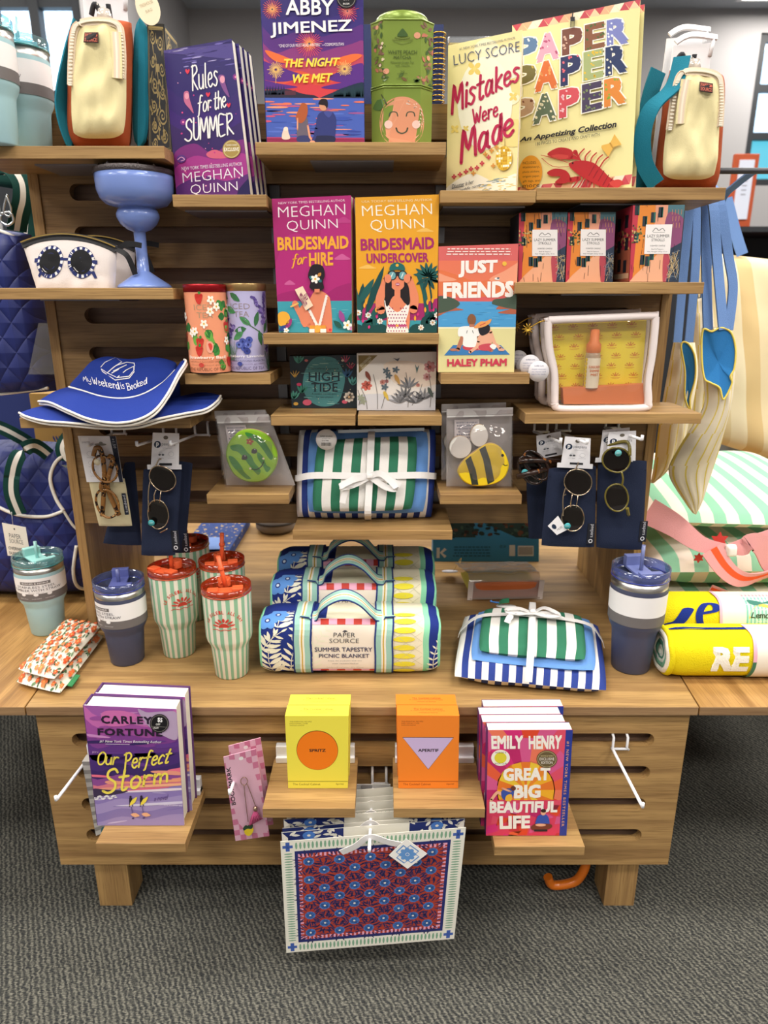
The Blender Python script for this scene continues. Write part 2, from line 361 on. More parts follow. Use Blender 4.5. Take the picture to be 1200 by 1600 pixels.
class Art:
    def __init__(s, mb, fn, quad=((0, 0), (1, 0), (1, 1), (0, 1)), h=.00015, step=.00004, rough=.5, mk=None, clip=True):
        s.mb = mb; s.fn = fn; s.H = homog(quad); s.h = h; s.step = step; s.mk = mk or (lambda c: P(c, rough)); s.clip = clip; s.rings = 0
    def uv(s, p):
        H = s.H; x, y = p[0], p[1]; w_ = H[6] * x + H[7] * y + 1
        X, Y = (H[0] * x + H[1] * y + H[2]) / w_, (H[3] * x + H[4] * y + H[5]) / w_
        if s.clip: X, Y = min(max(X, 0), 1), min(max(Y, 0), 1)
        return X, Y
    def pt(s, p): X, Y = s.uv(p); return s.fn(X, Y, s.h)
    def up(s): s.h += s.step
    def poly(s, pts, col, up=True):
        if up: s.up()
        s.mb.face([s.pt(p) for p in pts], s.mk(col))
    def blob(s, pts, col, n=5, up=True): s.poly([(p.x, p.y) for p in cr([(a, b, 0) for a, b in pts], n, True)], col, up)
    def sub(s, x0, y0, x1, y1, col, nx=12, ny=1):        # rectangle cut up so that it follows a curved surface
        s.up(); s.mb.grid(lambda u, v: s.pt((x0 + (x1 - x0) * u, y1 + (y0 - y1) * v)), nx, ny, s.mk(col), sm=True)
    def rect(s, x0, y0, x1, y1, col, up=True): s.poly([(x0, y0), (x1, y0), (x1, y1), (x0, y1)], col, up)
    def ell(s, cx, cy, rx, ry=None, col='#000000', n=20, rot=0, up=True, a0=0, a1=360):
        ry = rx if ry is None else ry; c, d = math.cos(R(rot)), math.sin(R(rot)); pts = []
        for i in range(n + (a1 - a0 != 360)):
            a = R(a0 + (a1 - a0) * i / n); x, y = rx * math.cos(a), ry * math.sin(a); pts.append((cx + x * c - y * d, cy + x * d + y * c))
        if s.rings:                                   # cut into rings so that it follows a curved surface
            if up: s.up()
            s.mb.grid(lambda u, v: s.pt((cx + (pts[int(round(u * n)) % len(pts)][0] - cx) * max(v, .01), cy + (pts[int(round(u * n)) % len(pts)][1] - cy) * max(v, .01))), n, s.rings, s.mk(col), sm=True); return
        s.poly(pts, col, up)
    def stroke(s, pts, wd, col, up=True, smooth=0, taper=False):
        if up: s.up()
        p = [V((a, b, 0)) for a, b in pts]
        if smooth: p = cr(p, smooth)
        N = len(p); L = []; Rr = []
        for i in range(N):
            t = p[min(i + 1, N - 1)] - p[max(i - 1, 0)]
            t = t.normalized() if t.length else V((1, 0, 0)); n = V((-t.y, t.x, 0))
            k = wd / 2 * ((.35 + .65 * math.sin(math.pi * (.12 + .8 * i / max(N - 1, 1)))) if taper else 1)
            L.append(p[i] + n * k); Rr.append(p[i] - n * k)
        m = s.mk(col); q = [s.pt(a) for a in L]; r = [s.pt(a) for a in Rr]
        for i in range(N - 1): s.mb.face([q[i], q[i + 1], r[i + 1], r[i]], m)
        if not taper and wd > 0:
            for e, j in ((p[0], 1), (p[-1], N - 2)):
                s.mb.face([s.pt((e.x + wd / 2 * math.cos(a * .7854), e.y + wd / 2 * math.sin(a * .7854))) for a in range(8)], m)
    def leaf(s, x, y, ang, ln, wd, col, up=False):
        c, d = math.cos(R(ang)), math.sin(R(ang))
        s.poly([(x + a * ln * c - b * wd * d, y + a * ln * d + b * wd * c) for a, b in ((0, 0), (.25, .38), (.55, .5), (.85, .25), (1, 0), (.85, -.25), (.55, -.5), (.25, -.38))], col, up)
    def flower(s, x, y, r, col, mid='#f0c040', n=5, rot=0):
        s.up()
        for i in range(n):
            a = R(rot + 360 * i / n); s.ell(x + r * .58 * math.cos(a), y + r * .58 * math.sin(a), r * .48, r * .34, col, 10, rot + 360 * i / n, False)
        s.ell(x, y, r * .26, None, mid, 8)
    def text(s, body, box, col, bold=0, shear=0, sp=1, up=True):   # box (x0, y0, x1, y1) or 4 points TL TR BR BL
        vs, fs = glyphs(body, min(bold, 0), shear, sp)
        if not vs: return
        if bold > 0:                                  # a heavier face: the letters laid down several times, slightly shifted
            n0, v0, f0 = len(vs), vs, fs; vs, fs = [], []
            for k, (dx, dy) in enumerate(((-1, -1), (1, -1), (1, 1), (-1, 1), (0, 0))):
                vs = vs + [(a + dx * bold, b + dy * bold) for a, b in v0]; fs = fs + [tuple(i + k * n0 for i in f) for f in f0]
        if up: s.up()
        xs = [a for a, b in vs]; ys = [b for a, b in vs]; x0, x1, y0, y1 = min(xs), max(xs), min(ys), max(ys)
        if len(box) == 4 and not isinstance(box[0], (tuple, list)):
            a, b, c, d = box; box = [(a, b), (c, b), (c, d), (a, d)]
        A, B, C_, D = [V((*p, 0)) for p in box]
        def mp(x, y):
            u, v = (x - x0) / (x1 - x0), (y - y0) / (y1 - y0)
            return s.pt((D * (1 - u) + C_ * u) * (1 - v) + (A * (1 - u) + B * u) * v)
        if bold > 0:
            h0 = s.h
            for k in range(5): s.mb.mesh([mp(*p) for p in vs[k * n0:(k + 1) * n0]], f0, s.mk(col)); s.h += .000012
            s.h = h0 + s.step
        else: s.mb.mesh([mp(*p) for p in vs], fs, s.mk(col))
    def hand(s, body, box, wd, col, gap=.12, slant=0, smooth=4):   # brush lettering
        x = 0; S = []
        for ch in body:
            if ch == ' ': x += .4; continue
            g = HAND[ch]; S += [[(a + x, b) for a, b in k] for k in g]
            x += max(a for k in g for a, b in k) + gap
        W = x - gap
        if len(box) == 4 and not isinstance(box[0], (tuple, list)):
            a, b, c, d = box; box = [(a, b), (c, b), (c, d), (a, d)]
        A, B, C_, D = [V((*p, 0)) for p in box]; s.up()
        for k in S:
            pp = []
            for a, b in k:
                u = (a + slant * b) / W; q = (D * (1 - u) + C_ * u) * (1 - b) + (A * (1 - u) + B * u) * b; pp.append((q.x, q.y))
            s.stroke(pp, wd, col, False, smooth)
def flat(q):                                  # printing surface of a flat (or twisted) quad TL TR BR BL
    q = [V(p) for p in q]; n = (q[1] - q[0] + q[2] - q[3]).cross(q[0] - q[3] + q[1] - q[2]).normalized()
    return lambda x, y, h: (q[3] * (1 - x) + q[2] * x) * (1 - y) + (q[0] * (1 - x) + q[1] * x) * y + n * h
def crop(sx, sy, k): return lambda *pts: [(sx + a * k, sy + b * k) for a, b in pts]
# ------------------------------------------------------------------ the room
def room():
    b = MB(); b.box(-6, 6, -4, 8, -.1, 0, carpet()); struct(b.build('floor'))
    b = MB(); wall = P('#a3a1a3', .9); ceil = P('#aeb4bc', .95)
    b.box(-6, 6, -4, 8, CEIL, CEIL + .1, ceil)
    struct(b.build('ceiling'))
    b = MB()                                                    # far wall with two window openings
    wins = [(3.3, 4.9, 2.2, 3.42)]
    xs = [-1.75, 3.3, 4.9, 6]
    for i in range(3):
        hole = [q for q in wins if q[0] == xs[i]]
        if hole:
            b.box(xs[i], xs[i + 1], 7.0, 7.15, 0, hole[0][2], wall); b.box(xs[i], xs[i + 1], 7.0, 7.15, hole[0][3], CEIL, wall)
        else: b.box(xs[i], xs[i + 1], 7.0, 7.15, 0, CEIL, wall)
    struct(b.build('wall_back'))
    b = MB(); near = [(-2.75, -1.88, 1.9, 3.5)]                   # the nearer stretch of the far wall at the left, and its return
    b.box(-6, -2.75, 5.0, 5.15, 0, CEIL, wall); b.box(-1.88, -1.7, 5.0, 5.15, 0, CEIL, wall); b.box(-2.75, -1.88, 5.0, 5.15, 0, 1.9, wall); b.box(-2.75, -1.88, 5.0, 5.15, 3.5, CEIL, wall); b.box(-1.75, -1.7, 5.15, 7.0, 0, CEIL, wall)
    struct(b.build('wall_left_return'))
    for n, x in (('left', -6.1), ('right', 6.0)):
        b = MB(); b.box(x, x + .1, -4, 8, 0, CEIL, wall); struct(b.build('wall_' + n))
    b = MB(); b.box(-6, 6, -4.1, -4, 0, CEIL, wall); struct(b.build('wall_front'))
    for k, (x0, x1, z0, z1, dy) in enumerate([(*near[0], -2.0), (*wins[0], 0)]):
        b = MB(); fr = P('#23262b', .5)
        for x in np.linspace(x0, x1 - .06, 4): b.box(x, x + .06, 7.02 + dy, 7.1 + dy, z0, z1, fr)
        for z in np.linspace(z0, z1 - .06, 4): b.box(x0, x1, 7.03 + dy, 7.09 + dy, z, z + .06, fr)
        o = struct(b.build('window_%d' % (k + 1)))
        b = MB(); b.face([(x0, 7.06 + dy, z0), (x1, 7.06 + dy, z0), (x1, 7.06 + dy, z1), (x0, 7.06 + dy, z1)], clear('#eaf6ff', .05)); p_ = b.build('pane', o)
        b = MB(); b.face([(x0 - .5, 7.6 + dy, z0 - .5), (min(x1 + .6, 6) if dy == 0 else x1 + .1, 7.6 + dy, z0 - .5), (min(x1 + .6, 6) if dy == 0 else x1 + .1, 7.6 + dy, CEIL - .01), (x0 - .5, 7.6 + dy, CEIL - .01)], emit('#cfe8ff', 3.2))
        b.face([(x0 - .4, 7.55 + dy, z0 - .45), (x1 + .09, 7.55 + dy, z0 - .45), (x1 + .09, 7.55 + dy, z0 + .5), (x0 - .4, 7.55 + dy, z0 + .5)], emit('#4fb4c4', 1.6))
        struct(b.build('daylight_sheet_%d' % (k + 1)))  # glowing sheets added behind the pane, standing in for outdoor daylight
    for i, (x, y) in enumerate(LIGHTS):
        t = thing('ceiling_light', 'recessed rectangular ceiling light panel glowing white', 'ceiling light', (x, y, CEIL - .03), 'ceiling lights')
        b = MB(); b.box(x - .62, x + .62, y - .32, y + .32, CEIL - .03, CEIL - .002, P('#d8dade', .5)); b.build('frame', t)
        b = MB(); b.box(x - .58, x + .58, y - .28, y + .28, CEIL - .034, CEIL - .031, emit('#fff6ea', 4)); b.build('diffuser', t)
        l = bpy.data.lights.new('lamp', 'AREA'); l.shape = 'RECTANGLE'; l.size = 1.14; l.size_y = .54; l.energy = LIGHT_W; l.color = LIGHT_COL
        o = bpy.data.objects.new('lamp', l); COL.objects.link(o); o.location = (0, 0, -.012); o.parent = t
    for u, v, Y, lb in ((318, 52, 5.6, 'small dark round smoke detector on the ceiling above the purple book at left'), (1057, 27, 5.6, 'small dark round smoke detector on the ceiling above the backpack at right')):
        Y = (CEIL - .04 - CH) / rz(v); p = at(u, v, Y); b = MB()
        b.lathe([(0, CEIL - .06), (.05, CEIL - .055), (.07, CEIL - .03), (.07, CEIL)], (p.x, p.y, 0), P('#30343a', .6), 20)
        tag(b.build('smoke_detector', loc=(p.x, p.y, CEIL)), lb, 'smoke detector')
room()

# background fixtures, out of focus behind the display
def bg_shelves():
    t = thing('bookcase', 'low dark bookcase of merchandise far behind the tote bags at right', 'bookcase', (2.9, 4.7, 0))
    dk = P('#23262c', .6); b = MB()
    b.box(1.95, 4.3, 4.95, 5.0, 0, 1.62, dk); b.build('back_board', t)
    for x in (1.95, 4.26): b = MB(); b.box(x, x + .04, 4.5, 4.95, 0, 1.62, dk); b.build('side', t)
    for z in (.5, .86, 1.2, 1.58):
        b = MB(); b.box(1.99, 4.26, 4.5, 4.95, z, z + .03, dk); b.build('shelf', t)
    cols = ['#c9a48c', '#d8d2c8', '#7d8aa0', '#b05a48', '#4a5a78', '#e0c8a0', '#8a4a3c', '#c8ccd0', '#36507a', '#b8907a']
    names = 0
    for z, h in ((.53, .2), (.89, .22), (1.23, .2)):
        x = 2.02
        while x < 4.02:
            wd = random.uniform(.09, .2); c = random.choice(cols); b = MB()
            b.box(x, x + wd - .012, 4.52, 4.72, z + .002, z + h * random.uniform(.75, 1.1), P(c, .6))
            o = b.build('boxed_gift', loc=(x, 4.52, z)); tag(o, 'blurred boxed gift on the dark bookcase behind the tote bags', 'box', 'boxed gifts on the far bookcase')
            x += wd
    # sign in an orange frame standing on the bookcase
    t = thing('sign_holder', 'white sign in an orange frame standing on the far bookcase', 'sign', (2.42, 4.6, 1.61))
    p = at(1141, 302, 4.6); q = at(1188, 240, 4.6)
    b = MB(); b.box(p.x, q.x, 4.6, 4.63, 1.61, q.z, P('#b04a20', .5)); b.build('frame', t, .004)
    b = MB(); b.box(p.x + .03, q.x - .03, 4.59, 4.6, 1.66, q.z - .035, P('#d6dcee', .5)); 
    for k in range(5): b.box(p.x + .06, q.x - .06, 4.588, 4.59, q.z - .13 - k * .025, q.z - .124 - k * .025, P('#8a8ea0'))
    b.build('sheet', t)
    t = thing('storage_rack', 'tall dark store rack behind the left backpack in front of the window', 'rack', (-1.75, 4, 0))
    b = MB()
    b.box(-2.05, -1.45, 4.0, 4.5, 0, 1.98, P('#1d2128', .7)); b.build('body', t)
    b = MB(); b.box(-2.08, -1.42, 3.97, 4.53, 1.98, 2.0, P('#15181e', .7)); b.build('top', t)
bg_shelves()

# ------------------------------------------------------------------ the display: tables, slatted stand
TZ = .485                                     # table top height
YP, YF = 1.38, 1.235                          # face of the slatted panel, front edge of its shelves
OX, OZ, OY = [oak(a_, '#8c6b44', '#b6925e', '#70532f') for a_ in 'xzy']
DK = oak('x', '#7c6150', '#957762', '#6a5040')
EDGE = oak('x', '#86684a', '#a58560', '#6f5238')
def slots(x0, x1, tops, h):
    L = []
    for zt in tops:
        r = h / 2; zc = zt - r; pts = []
        for i in range(9): a = R(90 + i * 22.5); pts.append((x0 + r + r * math.cos(a), zc + r * math.sin(a)))
        for i in range(9): a = R(-90 + i * 22.5); pts.append((x1 - r + r * math.cos(a), zc + r * math.sin(a)))
        L.append(pts)
    return L
def tables():
    t = thing('display_table', 'low oak display table with slotted front panel standing on carpet', 'table', (-.04, 1.2, 0))
    xl, xr = -.641, .563; yb = 2.35; k = .095
    b = MB()
    q = [(xl, 1.08), (xr, 1.08), (xr + k * (yb - 1.08), yb), (xl - k * (yb - 1.08), yb)]
    z0, z1 = TZ - .017, TZ
    b.hexa([(q[0][0], q[0][1], z1), (q[1][0], q[1][1], z1), (q[1][0], q[1][1], z0), (q[0][0], q[0][1], z0)],
           [V((q[3][0], q[3][1], z1)), V((q[2][0], q[2][1], z1)), V((q[2][0], q[2][1], z0)), V((q[3][0], q[3][1], z0))], OX, dict(front=EDGE))
    b.build('tabletop', t, .0008)
    b = MB(); X0, X1 = -.634, .557; Z0 = .122
    tops = [CH + rz(v) * 1.095 for v in (1146, 1197, 1247, 1295.5)]
    b.poly_ext([[(X0, Z0), (X1, Z0), (X1, z0), (X0, z0)]] + slots(-.575, .498, tops, .0285), lambda x, y, z: V((x, 1.104 + z, y)), .018, OX)
    b.build('front_panel', t)
    b = MB(); b.box(X0 + .02, X1 - .02, 1.128, 1.14, Z0 + .001, z0 - .001, DK); b.build('inner_panel', t)
    for x in (X0, X1 - .018):
        b = MB(); b.box(x, x + .018, 1.113, 2.3, Z0, z0, OY); b.build('side_panel', t)
    for ua, ub in ((152, 203), (946, 994)):
        x0, x1 = at(ua, 1380, 1.116).x, at(ub, 1380, 1.116).x
        for y in (1.1135, 2.15):
            b = MB(); b.box(x0, x1, y, y + .065, 0, Z0 + .02, OZ); b.build('leg', t, .001)
    for n, s, lb in (('left', -1, 'oak side table carrying the navy quilted bag at left'), ('right', 1, 'oak side table carrying the striped totes and yellow towels at right')):
        t = thing('side_table', lb, 'table', (s * 1.3, 1.6, 0))
        b = MB(); g = .0025
        if s < 0: q = [(-1.3, 1.08), (xl - g, 1.08), (xl - g - k * (yb - 1.08), yb), (-1.3, yb)]
        else: q = [(xr + g, 1.08), (1.3, 1.08), (1.3, yb), (xr + g + k * (yb - 1.08), yb)]
        b.hexa([(q[0][0], q[0][1], z1), (q[1][0], q[1][1], z1), (q[1][0], q[1][1], z0), (q[0][0], q[0][1], z0)],
               [V((q[3][0], q[3][1], z1)), V((q[2][0], q[2][1], z1)), V((q[2][0], q[2][1], z0)), V((q[3][0], q[3][1], z0))], oak('y', '#90693a', '#b98f56', '#70532f'), dict(front=EDGE))
        b.build('tabletop', t, .0008)
        for x in ((-1.28, -.86) if s < 0 else (.8, 1.22)):
            for y in (1.9, 2.25):
                b = MB(); b.box(x, x + .06, y, y + .06, 0, z0, OZ); b.build('leg', t)
tables()
def stand():
    t = thing('slatwall_stand', 'oak stand with slotted upright panel between two side boards on the table', 'display stand', (-.05, YP, TZ))
    b = MB(); x0, x1 = -.6275, .5285; zt, zb = CH + .318, CH - .446
    tops = [CH + .277 - k * .0725 for k in range(10)]
    shaded_oak = oak('x', '#785c3c', '#9a7b52', '#60482c')  # same oak, its colour darkened for the shade among the shelves
    b.poly_ext([[(x0, zb), (x1, zb), (x1, zt), (x0, zt)]] + slots(x0 + .052, x1 - .052, tops, .029), lambda x, y, z: V((x, YP + .009 + z, y)), .018, shaded_oak)
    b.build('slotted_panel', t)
    b = MB(); b.box(x0, x1, 1.416, 1.43, zb, zt, DK); b.build('back_panel', t)
    b = MB(); b.box(x0, x1, 1.75, 1.768, zb, zt, OX); b.build('rear_panel', t)
    b = MB(); b.box(x0 - .019, x1 + .019, YP, 1.77, zt, zt + .015, OX); b.build('top_board', t)
    for x in (x0 - .0195, x1 + .0005):
        b = MB(); b.box(x, x + .019, YP - .004, 1.77, TZ, zt - .0005, OZ); b.build('side_board', t, .0008)
    for u in (430, 688):
        x = at(u, 295, YP + .03).x; b = MB(); b.box(x - .009, x + .009, YP + .02, YP + .035, zb + .01, zt, P('#77777a', .4, .6)); b.build('metal_upright', t)
stand()
BR = P('#8d8a90', .45, .5); WH = P('#e9e9ee', .35)
SH = {}
def shelf(key, u0, u1, v, label, low=False, cov=.05, plate=True):
    yf, yb = (.957, 1.094) if low else (YF, YP)
    p, q = at(u0, v, yf), at(u1, v, yf); z = p.z; x0, x1 = p.x, q.x
    t = thing('display_shelf', label, 'shelf', ((x0 + x1) / 2, yb, z), 'oak shelves on the ' + ('table front' if low else 'slatwall'))
    b = MB(); b.box(x0, x1, yf, yb - .0008, z - .0185, z, OX); b.build('board', t, .0007)
    xc = (x0 + x1) / 2; b = MB()
    if low:
        b.box(xc - .072, xc + .072, yb - .014, yb - .001, z + .001, z + .032, WH); b.box(xc - .072, xc + .072, yb - .02, yb - .001, z + .001, z + .012, WH)
        b.build('wall_clip', t, .001)
    elif plate:
        b.box(xc - .07, xc + .07, yf + .045, yb - .001, z - .021, z - .0187, BR); b.build('mounting_plate', t)
    SH[key] = (x0, x1, z); return t
shelf('A', -60, 256, 228, 'top left oak shelf holding the light blue tumblers and left backpack')
shelf('B', 269, 416, 304, 'short oak shelf under the dark purple paperback with swimmers')
shelf('C', 398.5, 697, 222, 'oak shelf under the firework cover book and stacked green tins')
shelf('D', 688, 838, 297.5, 'short oak shelf under the cream paperback with red brush lettering')
shelf('D2', 839, 1135, 293, 'top right oak shelf under the big lobster book and right backpack')
shelf('E', -60, 270, 450, 'oak shelf under the white pouch with sunglasses print and blue goblet')
shelf('F', 806, 1101, 441, 'oak shelf under the three candle boxes')
shelf('G', 288, 422, 584, 'short oak shelf under the two tall tea tins')
shelf('H', 411, 686, 521, 'oak shelf under the pink and yellow paperbacks in the middle')
shelf('I', 689, 828, 583.5, 'short oak shelf under the beach couple paperback')
shelf('J', 30, 297, 653, 'oak shelf under the pile of blue visors')
shelf('K', 423, 555, 649, 'short oak shelf under the dark teal boxed game')
shelf('L', 559, 690.5, 649, 'short oak shelf under the white bird card box')
shelf('M', 821, 1097, 646, 'oak shelf under the yellow clear-front sunscreen pouch')
shelf('N', 322.5, 451, 772.5, 'short oak shelf under the watermelon cookie bags')
shelf('O', 688, 815.6, 773, 'short oak shelf under the bee cookie bags')
shelf('P', 457, 707, 829, 'lowest slatwall shelf under the tied striped pouch set')
shelf('Q', 149, 289, 1318, 'low oak shelf under the purple sunset beach hardcovers', True)
shelf('R', 410, 554.6, 1263.5, 'low oak shelf under the yellow recipe boxes', True)
shelf('S', 615, 758, 1263.5, 'low oak shelf under the orange recipe boxes', True)
shelf('T', 773, 914, 1323, 'low oak shelf under the pink and orange sunburst paperbacks', True)

def hook(tip, back, Yt, Yb, label, up=.008, prong=.03, r=.0028):
    a, c = at(*tip, Yt), at(*back, Yb)
    t = thing('display_hook', label, 'hook', c, 'white wire display hooks')
    b = MB(); d = (a - c).normalized()
    b.tube([c, c + V((0, -.004, 0)), a - d * .004, a, a + V((0, 0, up))], r, WH); b.build('peg', t)
    b = MB()
    for dx in (0, .026):
        x = c.x + dx
        b.tube([V((x, Yb + .012, c.z + prong)), V((x, Yb - .004, c.z + prong * .8)), V((x, Yb - .004, c.z + .002)), V((x + (.004 if dx else 0), Yb - .004, c.z - .002))], r * .9, WH)
    b.tube([V((c.x, Yb - .004, c.z)), V((c.x + .026, Yb - .004, c.z))], r * .9, WH)
    b.build('wall_clip', t); return t
hook((138, 697), (176, 677), 1.26, YP, 'white wire hook carrying the tortoiseshell reading glasses at left')
hook((214, 696), (257, 682), 1.225, YP, 'white wire hook carrying the left gold aviator sunglasses')
hook((266, 695), (306, 679), 1.225, YP, 'empty white wire hook under the right end of the visor shelf')
hook((876, 691), (834, 674), 1.235, YP, 'white wire hook carrying the sideways dark tortoiseshell sunglasses')
hook((917, 693), (868, 672), 1.21, YP, 'white wire hook carrying the right gold aviator sunglasses')
hook((1003, 687), (945, 668), 1.20, YP, 'white wire hook carrying the olive framed sunglasses')
hook((88, 1250), (141, 1180), .955, 1.095, 'long white wire hook left of the purple beach hardcovers')
hook((359, 1240), (377, 1188), .965, 1.095, 'white wire hook carrying the pink checked bookmarks')
hook((577, 1330), (582, 1222), .915, 1.095, 'long white wire hook carrying the patterned gift bags')
hook((1004, 1261), (956, 1168), .94, 1.095, 'long empty white wire hook on the right of the table front')
# ------------------------------------------------------------------ books and boxes
PAGE = P('#efe8da', .8, 0, .5, 900)
def px(q, Y):                                 # four pixels and their distances -> points
    Ys = Y if isinstance(Y, (list, tuple)) else [Y] * 4
    return [at(u, v, y) for (u, v), y in zip(q, Ys)]
def drop(q, z):                               # lower corners of a quad brought down (or up) on a shelf
    q = [V(p) for p in q]
    for i, j in ((3, 0), (2, 1)):
        t = (z - q[j].z) / (q[i].z - q[j].z); q[i] = q[j] + (q[i] - q[j]) * t
    return q
def book(name, label, cat, q, th, spine, art, quad, group=None, back=None, z=None, d=None, hard=False, rough=.4, cover='#ffffff', aq=None):
    if z is not None: q = drop(q, z + .0008)
    o = V((0, 0, CH)); pn = (q[2] - q[3]).cross(q[0] - q[3]); ry = q[1] - o; q[1] = o + ry * ((q[3] - o).dot(pn) / ry.dot(pn))   # keep the cover flat
    n = (q[1] - q[0]).cross(q[0] - q[3]).normalized(); dd = V(d).normalized() * th if d else -n * th
    dd.z = 0 if z is not None else dd.z
    base = (q[2] + q[3]) / 2 + dd / 2
    t = thing(name, label, cat, base, group)
    c = .0025 if hard else .0006
    e = dd.normalized() * c
    b = MB(); cm = P(cover, rough)
    b.hexa(q, e, cm); A = Art(b, flat(q), aq or quad, rough=rough); art(A); b.build('front_cover', t)
    b = MB(); q2 = [p + dd - e for p in q]; b.hexa(q2, e, P(back or spine, rough)); b.build('back_cover', t)
    b = MB(); sx = (q[1] - q[0]).normalized() * c
    b.hexa([q[0] - sx * .5, q[0] + sx * .5, q[3] + sx * .5, q[3] - sx * .5], dd, P(spine, rough)); b.build('spine', t)
    ins = .003 if hard else .0008
    X = (q[1] - q[0]).normalized() * ins; Z = (q[0] - q[3]).normalized() * ins
    qi = [q[0] + sx - Z + e, q[1] - X - Z + e, q[2] - X + Z + e, q[3] + sx + Z + e]
    b = MB(); b.hexa(qi, dd - e * 2, PAGE); b.build('pages', t)
    return t
def lines(A, x0, y0, x1, y1, n, col, seed=1, h=.55, dark=None):      # rows of tiny print too small to read
    rr = random.Random(seed); A.up(); dy = (y1 - y0) / n
    for i in range(n):
        m = rr.uniform(0, .12) * (x1 - x0); x = x0 + m; y = y0 + i * dy
        while x < x1 - m:
            w_ = rr.uniform(.03, .1) * (x1 - x0); A.rect(x, y, min(x + w_, x1 - m), y + dy * h, col, False); x += w_ + .02 * (x1 - x0)
def disc(A, x, y, r, c, c2, txt=None, tc='#ffffff', ring=None):
    A.ell(x, y, r, None, c, 28)
    if ring: A.ell(x, y, r * .9, None, ring, 28); A.ell(x, y, r * .84, None, c2, 28)
    for k, (s_, bx) in enumerate(txt or []): A.text(s_, bx, tc, .015, up=k == 0)

# --- dark purple paperbacks with swimmers
def art_swim(A):
    for i, (y, c) in enumerate(((237, '#2b2066'), (330, '#2c1f66'), (420, '#332069'), (500, '#3a2070'), (560, '#35205f'))):
        A.blob([(740, y), (850, y + 18), (950, y - 6), (1060, y + 14), (1200, y - 10), (1220, 930), (740, 930)], c, 4)
    A.rect(740, 180, 1200, 250, '#4b3f86')
    for i in range(34):
        x, y = random.uniform(765, 1080), random.uniform(190, 300); A.ell(x, y, random.uniform(12, 34), random.uniform(1.5, 4), random.choice(['#8f86c6', '#b9aede', '#3a2f7c', '#6c60ac']), 8, -9, False)
    A.blob([(800, 700), (900, 640), (990, 690), (1080, 640), (1180, 650), (1190, 920), (800, 920)], '#7a2a78')
    A.blob([(800, 770), (900, 700), (1010, 720), (1100, 690), (1190, 720), (1190, 850), (960, 860), (800, 860)], '#a33688')
    A.blob([(960, 690), (1000, 672), (1050, 690), (1100, 700), (1050, 715), (980, 712)], '#d2607c')
    A.blob([(820, 850), (940, 800), (1060, 830), (1190, 800), (1190, 920), (820, 920)], '#5c2a72')
    A.blob([(1120, 880), (1160, 830), (1190, 800), (1200, 920), (1120, 920)], '#241c50')
    for i in range(26): A.ell(random.uniform(780, 1160), random.uniform(320, 850), random.uniform(2, 5), None, random.choice(['#e0508c', '#c23a86', '#f0a8c8']), 6, 0, i == 0)
    for x, y in ((1105, 340), (850, 540)): A.ell(x, y, 14, None, '#7d2c86'); A.ell(x, y, 5, None, '#ff8fb6')
    A.blob([(855, 410), (875, 405), (882, 440), (900, 500), (880, 480), (856, 450)], '#c2698f'); A.ell(868, 425, 10, 14, '#e39ab0')
    A.blob([(1020, 340), (1050, 335), (1055, 370), (1075, 430), (1045, 400)], '#7f4a8a'); A.ell(1040, 352, 12, 16, '#e39ab0')
    for x, y in ((873, 320), (970, 418), (1070, 465)): A.blob([(x, y + 11), (x - 11, y - 3), (x - 5, y - 10), (x, y - 4), (x + 6, y - 10), (x + 10, y - 3)], '#d8344e')
    A.hand('Rules', [(892, 296), (1014, 276), (1018, 378), (892, 402)], 6.5, '#f6f1ee')
    A.hand('for', [(925, 424), (985, 412), (985, 486), (920, 498)], 6.5, '#f6f1ee'); A.hand('the', [(1000, 408), (1054, 396), (1058, 472), (998, 486)], 6.5, '#f6f1ee')
    A.hand('SUMMER', [(862, 530), (1090, 500), (1094, 598), (862, 630)], 7.5, '#f6f1ee')
    A.text('NEW YORK TIMES BESTSELLING AUTHOR', [(843, 752), (1137, 737), (1138, 754), (844, 769)], '#e8dfee')
    A.text('MEGHAN', [(846, 782), (1140, 760), (1143, 812), (850, 832)], '#efe6f2', -.012); A.text('QUINN', [(884, 842), (1114, 834), (1118, 890), (886, 902)], '#efe6f2', -.012)
    disc(A, 1085, 672, 45, '#a88d4c', '#a88d4c', [('EXCLUSIVE', (1048, 664, 1121, 682))], '#f8f3e4', '#d8c894')
    A.text('BARNES & NOBLE', (1060, 648, 1112, 656), '#f8f3e4'); A.ell(842, 712, 22, 20, '#5c3580'); A.stroke([(826, 716), (842, 704), (858, 716), (842, 722)], 4, '#d19ac0', smooth=3)
cA = crop(0, 0, 1 / 3)
q = px([(256, 79), (362, 60.5), (391, 300), (276, 303)], [1.288, 1.238, 1.238, 1.288])
zB = SH['B'][2]
q0 = book('paperback_book', 'dark purple paperback with brush lettered title and swimmers, front of its stack', 'book', q, .019, '#2a1f5c', art_swim, [(762, 237), (1087, 180), (1180, 905), (820, 910)], 'dark purple paperbacks', z=zB, d=(.1, 1, 0), cover='#2d2066')
names = ['second', 'third', 'fourth']
for i in range(3): dup(q0, (.003 + .004 * (i + 1), .0198 * (i + 1), 0), 'dark purple paperback, %s from the front in the stack at top left' % names[i], 'dark purple paperbacks')

